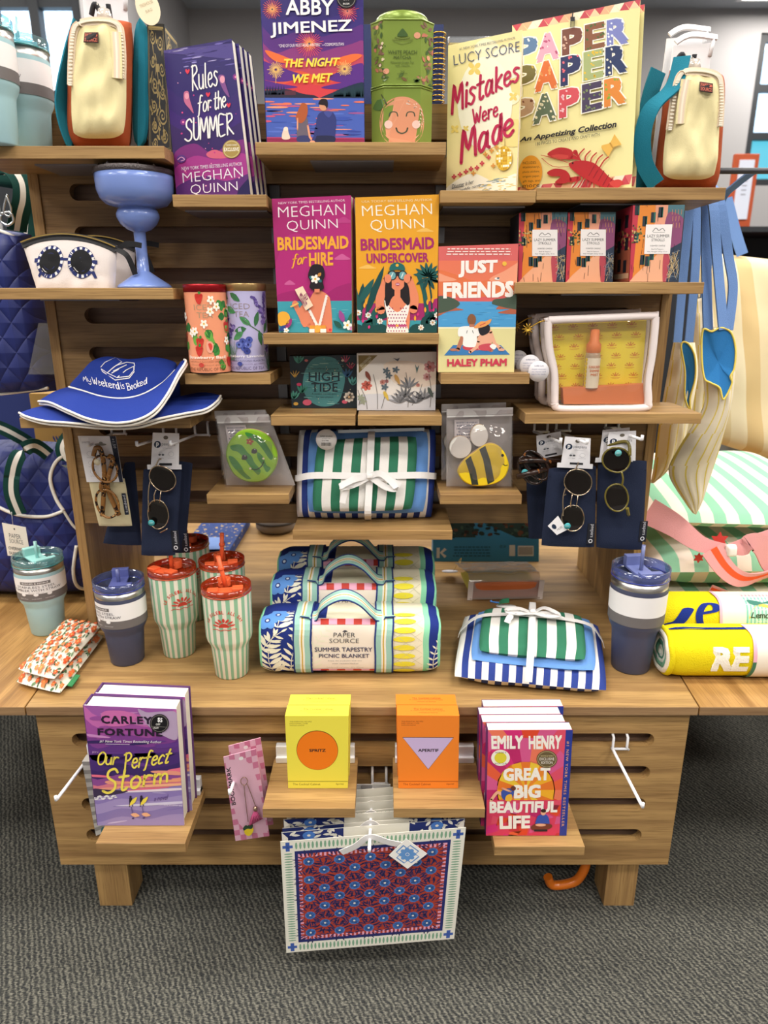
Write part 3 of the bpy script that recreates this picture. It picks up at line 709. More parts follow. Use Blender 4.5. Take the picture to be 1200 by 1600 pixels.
# --- firework book
def art_fire(A):
    A.rect(80, -60, 680, 790, '#33286e')
    for y, c in ((90, '#3b2c78'), (180, '#5a2f7e'), (260, '#8a3a7c'), (330, '#c2485e'), (390, '#e0583f'), (440, '#d9434a')):
        A.blob([(60, y), (180, y + 26), (300, y - 10), (420, y + 18), (560, y - 14), (720, y + 8), (720, 900), (60, 900)], c, 4)
    for pts in ([(90, 330), (160, 345), (260, 380), (330, 410), (220, 440), (100, 420)], [(470, 420), (560, 370), (660, 340), (660, 430), (560, 445)], [(90, 430), (200, 450), (300, 470), (120, 480)], [(430, 470), (560, 440), (660, 420), (660, 470), (520, 480)]): A.blob(pts, '#5b2f86')
    for pts in ([(120, 270), (220, 300), (300, 340), (180, 330)], [(480, 330), (600, 290), (655, 300), (560, 350)]): A.blob(pts, '#f0703c')
    def burst(x, y, r, c, n=26):
        A.up()
        for i in range(n):
            a = 2 * math.pi * i / n; k = r * random.uniform(.7, 1)
            A.stroke([(x + .15 * r * math.cos(a), y + .15 * r * math.sin(a)), (x + k * math.cos(a), y + k * math.sin(a))], 3, c, False)
    burst(160, 50, 62, '#d65a58'); burst(160, 50, 36, '#f0b070', 16); burst(575, 60, 66, '#d6485e'); burst(575, 60, 36, '#e88a80', 16); burst(365, 235, 80, '#e8506a', 34); burst(365, 235, 44, '#f6a05a', 20)
    burst(180, 375, 48, '#f5c37a'); burst(560, 370, 46, '#f5c37a'); A.stroke([(180, 400), (180, 450)], 3, '#e8b070')
    A.blob([(110, 505), (180, 490), (240, 480), (330, 505), (400, 516), (400, 545), (110, 550)], '#2c2a3e'); A.rect(205, 488, 290, 512, '#5a3040')
    A.blob([(430, 524), (500, 495), (560, 470), (670, 445), (670, 545), (430, 535)], '#22304a')
    A.up()
    for i in range(22): x = 120 + i * 5; A.poly([(x - 6, 510), (x, 470 + 14 * math.sin(i * 2)), (x + 6, 510)], '#242b40', False)
    for i in range(28): x = 500 + i * 6; A.poly([(x - 7, 520), (x, 490 - i * 1.8 + 10 * math.sin(i * 1.7)), (x + 7, 520)], '#1f3a44', False)
    A.rect(90, 528, 680, 745, '#4a62b8')
    for i in range(70):
        y = random.uniform(530, 740); t = (y - 530) / 210
        c = random.choice(['#e8765a', '#d0587a', '#f29a78']) if random.random() > t * 1.1 else random.choice(['#3d55b0', '#5b74cc', '#a05a98', '#37489c'])
        A.ell(random.uniform(110, 660), y, random.uniform(20, 80), random.uniform(2.5, 6), c, 10, 0, i % 10 == 0)
    A.rect(90, 742, 690, 800, '#8e2c52'); A.rect(90, 742, 690, 748, '#b0406a')
    # sitting couple seen from behind, and a dog
    A.blob([(300, 640), (330, 622), (355, 640), (360, 700), (368, 750), (305, 755), (296, 700)], '#6a6170'); A.blob([(305, 735), (365, 735), (372, 768), (300, 765)], '#3a3f6e')
    A.blob([(325, 556), (352, 566), (356, 610), (340, 650), (315, 665), (290, 640), (306, 590)], '#b05a34'); A.stroke([(357, 680), (368, 740), (385, 764)], 11, '#e6a080'); A.stroke([(300, 640), (300, 700)], 8, '#e6a080')
    A.blob([(412, 622), (445, 600), (490, 602), (512, 640), (510, 700), (498, 745), (415, 745), (402, 690)], '#343c7a'); A.blob([(445, 606), (470, 598), (492, 606), (472, 634)], '#454f96'); A.blob([(395, 735), (500, 735), (496, 770), (395, 765)], '#262a4c')
    A.ell(443, 570, 23, 28, '#d89a78'); A.blob([(415, 560), (430, 535), (460, 536), (468, 560), (462, 585), (452, 570), (430, 566)], '#231c22'); A.stroke([(404, 690), (396, 740), (380, 768)], 15, '#343c7a')
    A.ell(382, 766, 14, 7, '#e6a080'); A.blob([(215, 750), (222, 700), (232, 686), (246, 690), (250, 715), (258, 750)], '#f2d3c2'); A.ell(235, 697, 12, 10, '#f8e2d4')
    A.text('ABBY', (236, -2, 500, 82), '#fbf7f4', .015); A.text('JIMENEZ', [(148, 125), (598, 106), (602, 186), (152, 206)], '#fbf7f4', .015)
    A.text('“ONE OF OUR MUST-READ WRITERS.” —COSMOPOLITAN', [(196, 240), (555, 230), (556, 246), (197, 257)], '#f4e8ec')
    A.text('THE NIGHT', [(226, 318), (536, 310), (530, 356), (228, 366)], '#f8dc50', .03, .2); A.text('WE MET', [(274, 402), (495, 394), (494, 442), (272, 450)], '#f8dc50', .03, .2)
    disc(A, 570, -8, 55, '#16161a', '#16161a', [('OFF', (550, -8, 588, 4)), ('BN.COM', (552, 18, 586, 28))], '#e8e4e0', '#8a8480')
cB = crop(380, 0, 1 / 3.53)
q = px([(407.5, -12), (567, -12), (569.5, 221), (417.5, 222)], 1.26)
book('hardcover_book', 'hardcover book with fireworks, orange sunset lake and a sitting couple', 'book', q, .03, '#27307a', art_fire, [(97, -42), (660, -42), (669, 780), (132, 783)], z=SH['C'][2], hard=True, cover='#2a2c6e', rough=.3)

# --- cream paperback with red brush letters
def art_brush(A):
    A.rect(50, 150, 500, 1060, '#f3e3a4')
    for i in range(14): A.ell(random.uniform(80, 460), random.uniform(200, 800), random.uniform(40, 110), random.uniform(40, 90), random.choice(['#f6edc6', '#f8f1d6', '#efd98c']), 18)
    A.ell(275, 560, 150, 250, '#f9f3dc', 26)
    for x, y, r in ((215, 375, 40), (110, 690, 24), (430, 530, 26), (170, 690, 18)): A.flower(x, y, r, '#eccf6e', '#f0d880', 4, 45)
    A.blob([(60, 1000), (200, 930), (330, 980), (460, 950), (460, 1060), (60, 1060)], '#faf5e2')
    for i in range(46): A.ell(random.uniform(250, 440), random.uniform(965, 1036), random.uniform(6, 20), 2.2, random.choice(['#7f98a4', '#e0bf50', '#a9b8b4', '#f0dc90']), 8, 0, i % 12 == 0)
    A.text('#1 NEW YORK TIMES BESTSELLING AUTHOR', [(133, 264), (440, 204), (440, 216), (134, 278)], '#5a5a6e')
    A.text('LUCY SCORE', [(101, 303), (465, 228), (466, 284), (104, 357)], '#4c5272', -.012)
    A.hand('Mistakes', [(100, 460), (462, 322), (462, 440), (96, 610)], 14, '#bf2350'); A.hand('Were', [(208, 592), (345, 545), (345, 630), (212, 672)], 10, '#bf2350'); A.hand('Made', [(150, 700), (430, 590), (432, 730), (146, 870)], 17, '#bf2350')
    for k, (x, y) in enumerate(((108, 940), (140, 930), (172, 918), (200, 905), (232, 902), (260, 880), (296, 850), (312, 815), (278, 832), (340, 800), (322, 898), (214, 930))): A.flower(x, y, 13, '#c8324e' if k < 7 else '#d99a3c', '#e07a5c', 4, 0)
    A.stroke([(387, 755), (387, 800)], 3, '#8a7040'); A.ell(382, 862, 46, 66, '#e2b93c', 28); A.up()
    for i in range(-3, 4):
        for j in range(-4, 5):
            x, y = 382 + i * 12, 862 + j * 14
            if (i * 12 / 42) ** 2 + (j * 14 / 60) ** 2 < 1: A.rect(x - 5, y - 6, x + 5, y + 6, random.choice(['#f8edbe', '#d9a828', '#f2d468', '#c89420', '#fffbe8']), False)
    A.text('Disaster is her', [(97, 982), (216, 962), (216, 985), (98, 1003)], '#3a3a44', 0, .3); A.text('middle name.', [(138, 1008), (256, 986), (256, 1004), (140, 1020)], '#3a3a44', 0, .3); A.stroke([(100, 1002), (165, 994)], 2, '#3a3a44')
q = px([(700.5, 71), (816.5, 46.5), (806.5, 297), (697.5, 298)], [1.33, 1.25, 1.25, 1.33])
book('paperback_book', 'cream yellow paperback with red brush lettering and a gold mirror ball', 'book', q, .034, '#efdf9a', art_brush, [(72, 250), (480, 165), (447, 1045), (65, 1048)], z=SH['D'][2], d=(.25, 1, 0), cover='#f3e3a4')

# --- big craft book with a lobster
def art_lobster(A):
    A.rect(400, -40, 1160, 1080, '#efe6a6')
    def row(y0, y1, sk):
        A.up(); n = 13; wd = 740 / n
        for i in range(n):
            x = 420 + i * wd; s0, s1 = sk(x), sk(x + wd)
            A.poly([(x, y0 + s0), (x + wd, y0 + s1), (x + wd / 2, y1 + (s0 + s1) / 2)], ['#c84c58', '#e8b48c', '#f4ead0', '#d8686c'][i % 4], False)
            A.poly([(x + wd, y0 + s1), (x + wd * 1.5, y1 + s1), (x + wd / 2, y1 + (s0 + s1) / 2)], ['#e8b48c', '#f4ead0', '#c84c58', '#f0d0a8'][i % 4], False)
    row(135, 180, lambda x: -(x - 420) * .2); row(1000, 1050, lambda x: -(x - 420) * .06)
    pal = [['#5f7fa8', '#e3a9c0', '#7a4a3c', '#8a5a40', '#7f86c4'], ['#7a7248', '#dc7440', '#2d3560', '#a8b47c', '#2e3c66'], ['#b8977c', '#5f6f5a', '#d2525e', '#4b3f5c', '#e08a3c']]
    pal2 = [['#dfe6ee', '#c05a80', '#d8b4a0', '#4f6a3a', '#e8ecf8'], ['#c8b050', '#f2a868', '#e86a78', '#e8c040', '#e8e2d0'], ['#7a4a3c', '#e8e0c0', '#f4c8d0', '#7a8a5a', '#8ab040']]
    xs = [(440, 560), (556, 676), (694, 806), (820, 932), (944, 1068)]
    for r, (y, h) in enumerate(((222, 150), (372, 158), (548, 152))):
        for k, ch in enumerate('PAPER'):
            x0, x1 = xs[k]; x0 -= r * 7; x1 -= r * 7; s0, s1 = -(x0 - 430) * .205, -(x1 - 430) * .205
            bx = [(x0, y + s0), (x1, y + s1), (x1, y + h + s1), (x0, y + h + s0)]; a = [(p[0] + (-6 if i in (0, 3) else 6), p[1] + (-6 if i < 2 else 6)) for i, p in enumerate(bx)]
            A.text(ch, a, '#fbf8ee', .07); A.text(ch, bx, pal[r][k], .045)
            A.up()
            for j in range(26):     # printed dots inside the strokes of the letter
                x, yy = random.uniform(x0 + 8, x1 - 8), random.uniform(0, 1); fx = (x - x0) / (x1 - x0)
                ok = fx < .25 if ch in 'PRE' else abs(abs(fx - .5) - .5 * yy) < .1
                if ch in 'PR' and yy < .12: ok = True
                if ch == 'E' and (yy < .12 or yy > .88 or abs(yy - .5) < .06): ok = True
                if ok: A.ell(x, y + yy * (h - 14) + 7 - (x - 430) * .205, random.uniform(5, 9), random.uniform(4, 8), pal2[r][k], 8, random.uniform(0, 90), False)
    A.stroke([(756, 55), (752, 100)], 6, '#2a2a30'); A.rect(742, 98, 766, 122, '#2a2a30'); A.up()
    for x in (744, 750, 757, 764): A.stroke([(x, 120), (x - 2, 156)], 3, '#2a2a30', False)
    A.text('An Appetizing Collection', [(470, 742), (1000, 668), (1002, 716), (470, 772)], '#26242a', .03, .25)
    A.text('180 PAGES TO CREATE AND CRAFT WITH', [(556, 770), (904, 732), (905, 748), (557, 788)], '#4a4a44')
    A.ell(530, 925, 62, 88, '#e8a030', 26)
    for i, s_ in enumerate(('INCLUDES:', 'stationery,', 'photo stickers,', 'origami paper,', 'gift tags, and', 'more')): A.text(s_, (488, 868 + i * 24, 578 if i else 560, 882 + i * 24), '#3a3020', up=i == 0)
    r_, r2 = '#b8282e', '#cc4440'
    A.blob([(620, 830), (680, 802), (745, 815), (760, 850), (740, 868), (690, 858), (640, 850)], r_); A.blob([(640, 845), (690, 838), (740, 850), (700, 866)], r2); A.blob([(618, 930), (660, 912), (720, 925), (745, 965), (720, 990), (660, 985), (690, 955), (640, 950)], r_)
    A.stroke([(745, 850), (790, 865), (770, 830)], 26, r_); A.stroke([(740, 975), (790, 970)], 26, r_)
    A.blob([(735, 890), (800, 875), (870, 890), (920, 930), (960, 970), (1000, 1000), (985, 1028), (920, 1020), (840, 980), (770, 935)], r_)
    for x, y in ((860, 930), (885, 945), (912, 962), (938, 985), (960, 1002)): A.stroke([(x - 14, y + 26), (x + 2, y), (x + 18, y - 26)], 5, '#8f1c26', smooth=3)
    A.blob([(960, 1000), (1010, 985), (1040, 1005), (1000, 1030)], r2); A.up()
    for k in range(5): A.stroke([(810 + k * 22, 890 + k * 10), (790 + k * 35, 850 + k * 8), (820 + k * 34, 815 + k * 12)], 7, r_, False, 3); A.stroke([(800 + k * 18, 960 + k * 8), (770 + k * 26, 1000 + k * 4), (740 + k * 32, 1030)], 7, r_, False, 3)
    A.stroke([(745, 890), (680, 865), (585, 838)], 3, r_, smooth=3); A.stroke([(735, 905), (650, 900), (590, 855)], 3, r_, smooth=3); A.ell(757, 887, 5, None, '#201010')
    A.poly([(918, 800), (965, 790), (990, 742), (1030, 800), (985, 810), (955, 862), (915, 812)], '#e8b858'); A.stroke([(965, 790), (980, 815)], 8, '#c8943c')
q = px([(800.5, 39.5), (1001, -1), (987, 293), (803, 297)], [1.345, 1.25, 1.25, 1.345])
zz = SH['D2'][2]
q0 = book('craft_book', 'large cream craft book with a red lobster and patterned letters', 'book', q, .016, '#d8cf98', art_lobster, [(425, 140), (1140, -5), (1085, 1035), (440, 1045)], 'lobster craft books', z=zz, d=(.3, 1, 0), cover='#efe6a6')
dup(q0, (.013, .0185, 0), 'large craft book of the same lobster design standing behind the front copy', 'lobster craft books')

# --- the two paperbacks in the middle, and the beach couple
def art_hire(A):
    A.rect(600, 80, 1100, 920, '#b52a79'); A.blob([(640, 690), (760, 660), (900, 690), (1000, 640), (1100, 625), (1100, 740), (640, 740)], '#a3246e'); A.blob([(600, 90), (800, 150), (900, 330), (720, 330), (640, 500), (600, 600)], '#aa256f')
    A.rect(600, 722, 1100, 920, '#3f9fb0')
    for i in range(10): A.ell(random.uniform(680, 1060), random.uniform(760, 880), 24, 2, '#74bcc4', 8, 0, i == 0)
    for x, y, s_ in ((1030, 470, 46), (722, 615, 30), (1040, 250, 50)): A.blob([(x - s_, y + 10), (x - s_ * .5, y - s_ * .3), (x, y - s_ * .5), (x + s_ * .5, y - s_ * .2), (x + s_, y + 10)], '#cf5f9c' if s_ != 50 else '#be4087')
    A.text('NEW YORK TIMES BESTSELLING AUTHOR', [(655, 135), (1045, 118), (1046, 132), (656, 149)], '#f5d8e8')
    A.text('MEGHAN', [(652, 165), (1046, 145), (1048, 212), (655, 228)], '#f7e6ee', -.012); A.text('QUINN', [(702, 248), (1000, 236), (1004, 302), (705, 318)], '#f7e6ee', -.012)
    A.text('BRIDESMAID', [(650, 345), (1066, 338), (1068, 416), (652, 426)], '#f3ac3a', .03); A.text('HIRE', [(832, 440), (974, 434), (975, 514), (833, 520)], '#f3ac3a', .03)
    A.hand('for', [(733, 450), (812, 442), (810, 500), (735, 512)], 8, '#f3ac3a', slant=.25)
    sk = '#e98a68'
    A.blob([(848, 690), (870, 660), (900, 660), (945, 690), (958, 720), (966, 800), (968, 905), (935, 905), (930, 800), (925, 905), (835, 905), (838, 860), (800, 870), (770, 790), (800, 740), (830, 780), (835, 720)], sk, 3)
    A.stroke([(838, 862), (800, 830), (752, 740)], 28, sk, smooth=4); A.ell(752, 738, 17, 20, sk)
    A.up(); 
    for i in range(17):
        t = i / 16; A.flower(838 + t * 42, 780 + t * 80, 9, '#fbf6f0', '#f0e8e0', 5, i * 20); A.flower(935 - t * 40, 695 + t * 165, 9, '#fbf6f0', '#f0e8e0', 5, i * 30)
    A.rect(838, 862, 932, 882, '#e8a03c'); A.blob([(870, 868), (885, 860), (905, 878), (890, 905), (870, 905)], '#f0b04a'); A.rect(836, 882, 866, 905, '#fbf6f0'); A.rect(900, 882, 934, 905, '#fbf6f0')
    A.blob([(845, 520), (878, 506), (915, 522), (926, 570), (915, 610), (920, 650), (880, 664), (838, 645), (842, 610), (828, 575)], '#1f1a20'); A.rect(866, 652, 896, 672, sk)
    A.leaf(862, 590, 200, 28, 22, '#3a7f86'); A.leaf(885, 580, -50, 30, 20, '#c8863c'); A.leaf(888, 596, 40, 26, 20, '#2f7078'); A.flower(870, 594, 26, '#fbf6ee', '#f0c040')
    A.poly([(752, 655), (797, 634), (858, 748), (815, 776)], '#f7dcc0'); A.text('HELP', [(800, 690), (818, 674), (832, 706), (814, 722)], '#8a2a5c', .03); A.text('WANTED!', [(770, 700), (788, 668), (826, 738), (808, 760)], '#8a2a5c', .03); A.stroke([(730, 752), (770, 735)], 9, '#f0c068')
    A.blob([(655, 800), (680, 780), (712, 790), (725, 820), (712, 850), (665, 860)], '#f0b03c'); A.leaf(700, 880, 300, 70, 30, '#a0387c'); A.leaf(660, 890, 330, 60, 30, '#2c4a8a'); A.flower(703, 888, 16, '#fff', '#f0c040')
    A.leaf(1040, 850, 250, 80, 34, '#a04a94'); A.leaf(1060, 860, 300, 90, 34, '#2f6f4f'); A.leaf(1030, 880, 220, 70, 30, '#275a50'); A.leaf(1070, 890, 330, 60, 30, '#d08ab8'); A.flower(1060, 862, 28, '#fbf8f0', '#f0c040'); A.ell(958, 888, 9, 8, '#d83a50')
zH = SH['H'][2]
q = px([(424.8, 310.7), (548.5, 305.3), (550, 521), (436, 520)], [1.255] * 4)
q0 = book('paperback_book', 'pink paperback with a woman in a white dress seen from behind', 'book', q, .026, '#9c2468', art_hire, [(618, 115), (1082, 95), (1087, 905), (660, 900)], 'pink paperbacks', z=zH, d=(.12, 1, 0), cover='#b52a79')
dup(q0, (.004, .0275, 0), 'pink paperback standing directly behind the front pink copy', 'pink paperbacks')
def art_under(A):
    A.rect(40, 40, 560, 880, '#e9a52a'); A.rect(40, 690, 560, 880, '#b03072'); A.blob([(40, 780), (150, 730), (300, 690), (420, 700), (560, 660), (560, 760), (300, 790), (40, 830)], '#a82a6c'); A.rect(40, 790, 560, 880, '#3e9fae')
    for x, y in ((460, 262), (125, 478), (500, 545)): A.blob([(x - 46, y + 8), (x - 20, y - 8), (x + 6, y - 14), (x + 30, y - 4), (x + 50, y + 8)], '#f2c060')
    A.text('USA TODAY BESTSELLING AUTHOR', [(92, 88), (505, 76), (505, 90), (93, 101)], '#f8e2b0')
    A.text('MEGHAN', [(92, 118), (502, 104), (504, 168), (96, 180)], '#fbf3e2', -.012); A.text('QUINN', [(140, 200), (455, 194), (460, 258), (145, 276)], '#fbf3e2', -.012)
    A.text('BRIDESMAID', [(86, 312), (516, 300), (518, 372), (88, 382)], '#a8276a', .03); A.text('UNDERCOVER', [(120, 398), (482, 392), (484, 448), (122, 457)], '#a8276a', .03)
    g1, g2 = '#1f5a58', '#174848'
    for x, y, a, l in ((85, 760, -85, 190), (110, 780, -70, 330), (90, 800, -100, 200), (130, 790, -50, 260), (150, 800, -30, 190), (75, 700, -60, 180)): A.leaf(x, y, a, l, 44, random.choice([g1, g2]), True)
    A.stroke([(478, 790), (462, 640), (425, 520)], 26, g1, smooth=4); A.stroke([(505, 720), (500, 640), (485, 560)], 10, g2, smooth=4)
    for a in range(-170, 40, 24): A.leaf(480, 535, a, 88, 24, g1)
    for a in (20, 60, 110, 150): A.leaf(480, 540, a, 80, 24, g2)
    for x, y, a in ((440, 830, -60), (480, 850, -80), (520, 820, -110), (500, 800, -70), (90, 840, -40), (170, 830, -100), (120, 850, -70), (530, 850, -130)): A.leaf(x, y, a, 90, 42, random.choice([g1, g2, '#2f7a70']))
    for x in (60, 130, 200, 420, 490, 540): A.ell(x, 850, 50, 40, g2, 14)
    for x, y in ((75, 745), (132, 760), (200, 795), (440, 832), (510, 803), (535, 760)): A.flower(x, y, 17, '#f4f0ea', '#e8a03c', 7)
    for x, y in ((120, 700), (178, 745), (465, 745), (508, 690), (478, 700), (405, 795), (110, 720)): A.leaf(x, y, -90, 34, 14, '#f0a830')
    for x, y in ((100, 805), (135, 840), (420, 765), (512, 740), (180, 780)): A.leaf(x, y, -80, 22, 14, '#d8347c')
    sk = '#e98a66'
    A.stroke([(205, 730), (200, 660), (245, 545)], 50, sk, smooth=5); A.stroke([(395, 725), (400, 650), (360, 540)], 50, sk, smooth=5)
    A.blob([(258, 570), (235, 640), (228, 690), (260, 708), (345, 705), (370, 680), (362, 610), (345, 565)], '#211a1e'); A.blob([(255, 690), (300, 640), (345, 690), (372, 700), (360, 860), (245, 860)], sk); A.rect(284, 600, 318, 700, sk)
    A.blob([(225, 672), (248, 700), (300, 742), (345, 705), (372, 672), (366, 740), (350, 800), (362, 866), (242, 866), (248, 800), (235, 740)], '#f7f0ea'); A.up()
    for i in range(8):
        for j in range(9):
            x, y = 248 + i * 16 + (j % 2) * 8, 700 + j * 19
            if 240 < x < 358 and y > 715 + (25 if 280 < x < 318 else 0): A.ell(x, y, 4.2, None, '#a02a60', 7, 0, False)
    A.rect(245, 815, 356, 828, '#c04a80'); A.ell(300, 821, 9, 7, '#e8b040')
    A.ell(301, 560, 46, 56, sk); A.blob([(230, 580), (252, 500), (268, 585), (248, 700), (232, 690)], '#211a1e'); A.blob([(340, 585), (345, 560), (368, 600), (372, 690), (350, 690)], '#211a1e')
    A.blob([(256, 500), (262, 465), (300, 450), (338, 468), (342, 500), (300, 492)], '#1f6864'); A.ell(299, 467, 9, None, '#f0b03c'); 
    for x in (270, 331): A.ell(x, 527, 27, 29, '#222026'); A.ell(x, 527, 21, 23, '#6ea6ae'); A.stroke([(x - 8, 540), (x + 4, 512)], 6, '#d8eef0')
    A.rect(290, 505, 312, 530, '#222026'); A.ell(302, 578, 13, 9, '#b03a6a'); A.rect(292, 576, 312, 580, '#fbe8e8')
    A.ell(245, 545, 20, 26, sk); A.ell(357, 545, 20, 26, sk)
q = px([(555, 308.7), (686, 303.8), (682.5, 521), (558.5, 520.5)], 1.25)
book('paperback_book', 'yellow paperback with a woman looking through binoculars among palms', 'book', q, .028, '#c98c22', art_under, [(55, 70), (545, 52), (535, 862), (70, 862)], z=zH, cover='#e9a52a')
def art_beach(A):
    A.rect(530, 330, 1030, 1110, '#e87a5c'); A.rect(530, 330, 1030, 440, '#dd6a68'); A.rect(530, 600, 1030, 700, '#e06464')
    A.blob([(530, 500), (640, 520), (760, 560), (900, 545), (1030, 560), (1030, 640), (530, 640)], '#e5774a'); A.blob([(850, 540), (930, 500), (1030, 450), (1030, 560), (860, 560)], '#f0a080'); A.blob([(530, 510), (590, 530), (650, 555), (530, 560)], '#f0a080')
    A.rect(530, 680, 1030, 850, '#4f9fd6'); A.up()
    for i in range(30): A.ell(random.uniform(560, 990), random.uniform(690, 830), random.uniform(14, 50), 1.6, random.choice(['#6fb4e2', '#3f8cc4']), 8, 0, False)
    A.rect(530, 838, 1030, 1110, '#e6dda0'); A.rect(530, 832, 1030, 842, '#f2ecc4')
    A.blob([(530, 660), (600, 658), (660, 690), (640, 715), (690, 730), (600, 740), (530, 765)], '#b5644c'); A.blob([(530, 655), (610, 655), (668, 692), (620, 730), (530, 745)], '#4a5a4c')
    A.blob([(880, 725), (930, 690), (1030, 680), (1030, 750), (890, 748), (960, 725)], '#b5644c'); A.blob([(855, 690), (870, 668), (930, 660), (1030, 630), (1030, 720), (960, 722), (870, 700)], '#4a5a4c')
    A.text('JUST', [(662, 440), (890, 434), (884, 530), (660, 540)], '#fbf3ee', .045); A.text('FRIENDS', [(572, 568), (986, 558), (982, 655), (572, 664)], '#fbf3ee', .045)
    A.ell(930, 458, 13, None, '#f2c04a'); A.ell(886, 546, 15, 8, '#f4f0ea'); A.ell(892, 543, 8, 5, '#4a5a6a')
    lines(A, 588, 368, 975, 415, 3, '#fbe6e0', 4, .42)
    sk, s2 = '#c07c60', '#eeb093'
    A.poly([(628, 938), (905, 938), (960, 995), (575, 1000)], '#3f7fbc')
    A.stroke([(690, 870), (655, 965)], 24, sk); A.stroke([(775, 880), (812, 955), (850, 968)], 24, sk); A.blob([(690, 940), (790, 935), (800, 965), (700, 968)], '#cf4a56')
    A.blob([(660, 840), (700, 826), (780, 835), (795, 880), (765, 890), (770, 945), (690, 945), (685, 890), (658, 885)], '#fbf8f4'); A.ell(736, 788, 25, 34, '#8a5a3c'); A.rect(722, 815, 752, 832, sk); A.stroke([(710, 852), (706, 868)], 3, '#333'); A.stroke([(740, 852), (745, 868)], 3, '#333')
    A.blob([(770, 900), (800, 860), (850, 850), (862, 900), (845, 940), (850, 965), (775, 965)], s2); A.stroke([(845, 860), (870, 930), (905, 960)], 20, s2); A.stroke([(775, 915), (765, 950), (725, 980)], 18, s2); A.blob([(780, 940), (850, 930), (850, 968), (785, 968)], '#d0505e')
    A.blob([(778, 830), (836, 820), (838, 860), (800, 882), (780, 868)], '#26222a'); A.blob([(748, 836), (785, 800), (815, 798), (850, 784), (840, 810), (800, 832)], '#eda05c'); A.stroke([(785, 822), (815, 808)], 5, '#d04a4a'); A.blob([(840, 945), (860, 932), (880, 945), (865, 965)], '#fdfaf6')
    for x in (628, 910): A.ell(x, 966, 20, 8, s2 if x > 700 else sk)
    A.text('HALEY PHAM', [(592, 1022), (942, 1018), (940, 1062), (592, 1066)], '#cf3f58', .04)
q = px([(685.3, 385.2), (810, 380.7), (803, 583), (684.5, 583)], 1.25)
book('paperback_book', 'coral and blue paperback with a couple sitting on a beach towel', 'book', q, .028, '#c86458', art_beach, [(548, 357), (1013, 340), (985, 1100), (540, 1100)], z=SH['I'][2], cover='#e87a5c')

# --- lower shelf books
def art_storm(A):
    A.rect(340, 190, 1010, 990, '#8b4a96')
    for y, c in ((200, '#a05aa8'), (260, '#c46ab0'), (330, '#a1509e'), (400, '#7d3f8e'), (460, '#5f3482'), (540, '#472b72'), (600, '#3c2866'), (650, '#8a4a90'), (690, '#d87a8c'), (735, '#8d7ab8'), (800, '#a291c4'), (860, '#8a7ab4'), (910, '#9f8fc2')):
        A.blob([(330, y), (450, y + 16), (600, y - 12), (760, y + 14), (900, y - 8), (1020, y + 4), (1020, 1000), (330, 1000)], c, 4)
    for i in range(40):
        y = random.uniform(240, 960); A.ell(random.uniform(380, 980), y, random.uniform(40, 130), random.uniform(5, 14) * (.4 if y > 730 else 1), ('#c98ac4' if y < 420 else '#63398a' if y < 600 else '#e89a84' if y < 740 else '#c4b6dc') if i % 2 else ('#9a4f9c' if y < 420 else '#35245e' if y < 600 else '#e8708c' if y < 740 else '#7f6eae'), 14, random.uniform(-8, 8), i % 5 == 0)
    A.blob([(700, 230), (760, 250), (860, 245), (950, 260), (950, 420), (860, 400), (760, 330)], '#b8a0c0'); A.blob([(480, 250), (600, 240), (690, 270), (640, 330), (500, 330)], '#cf6fb0')
    for y, c in ((690, '#f0a07a'), (715, '#f6b48c'), (745, '#e8d8e4'), (830, '#d8d0e8')): A.blob([(560, y), (700, y - 6), (980, y - 10), (985, y + 4), (700, y + 7)], c)
    A.blob([(420, 720), (520, 730), (640, 742), (560, 760), (480, 765), (425, 770)], '#3d2f4e'); A.up()
    for i in range(20): A.ell(430 + i * 7, 775 + 10 * math.sin(i), 10, 4, '#f2eef4', 8, 0, False)
    A.text('CARLEY', [(470, 268), (790, 278), (792, 326), (475, 320)], '#2a1c34', .035, sp=1.15); A.text('FORTUNE', [(450, 348), (856, 356), (856, 404), (452, 392)], '#2a1c34', .035, sp=1.1)
    A.text('#1 New York Times Bestselling Author', [(464, 420), (850, 430), (850, 452), (464, 440)], '#f4ecf2', 0, .2); A.stroke([(500, 446), (650, 452)], 2, '#f4ecf2')
    A.hand('Our', [(450, 492), (580, 500), (572, 572), (450, 572)], 10, '#f3e05c', slant=.12); A.hand('Perfect', [(612, 506), (918, 480), (890, 572), (614, 606)], 11, '#f3e05c', slant=.1); A.hand('Storm', [(500, 600), (880, 606), (884, 690), (488, 752)], 15, '#f3e05c', slant=.08)
    A.text('a novel', [(803, 782), (893, 770), (892, 804), (803, 812)], '#5a3a80', 0, .3); A.text('JEN', [(416, 488), (455, 490), (455, 502), (416, 502)], '#c8a8d0')
    for x, dx in ((662, 0), (730, 6)):
        A.ell(x - 6, 778, 7, 8, '#2c1c30'); A.rect(x - 14, 784, x + 4, 812, '#221a30'); A.stroke([(x - 10, 810), (x - 12, 838)], 5, '#3a2838'); A.stroke([(x + 2, 810), (x + 8, 836)], 5, '#3a2838'); A.leaf(x - 12, 832, -48, 72, 24, '#f2dc50', True)
        A.stroke([(x, 842), (x + 6, 880)], 5, '#6a5a94'); A.leaf(x - 6, 884, 12, 60, 26, '#f0b48c', True); A.ell(x + 10, 910, 8, 5, '#4a3a70')
    A.text('author of a summer novel', [(866, 826), (982, 838), (982, 850), (866, 838)], '#e8e0f0')
    disc(A, 838, 318, 60, '#17161a', '#17161a', [('OFF', (816, 318, 844, 330)), ('BN.COM', (802, 340, 832, 352))], '#f4f2ee', '#77726e')
    A.text('$5', [(828, 278), (858, 284), (856, 316), (826, 310)], '#ffffff', .03); A.stroke([(788, 336), (890, 342)], 2, '#8a8680')
q = px([(130.5, 1102), (275.5, 1108), (288.3, 1293.5), (152.5, 1286)], .999)
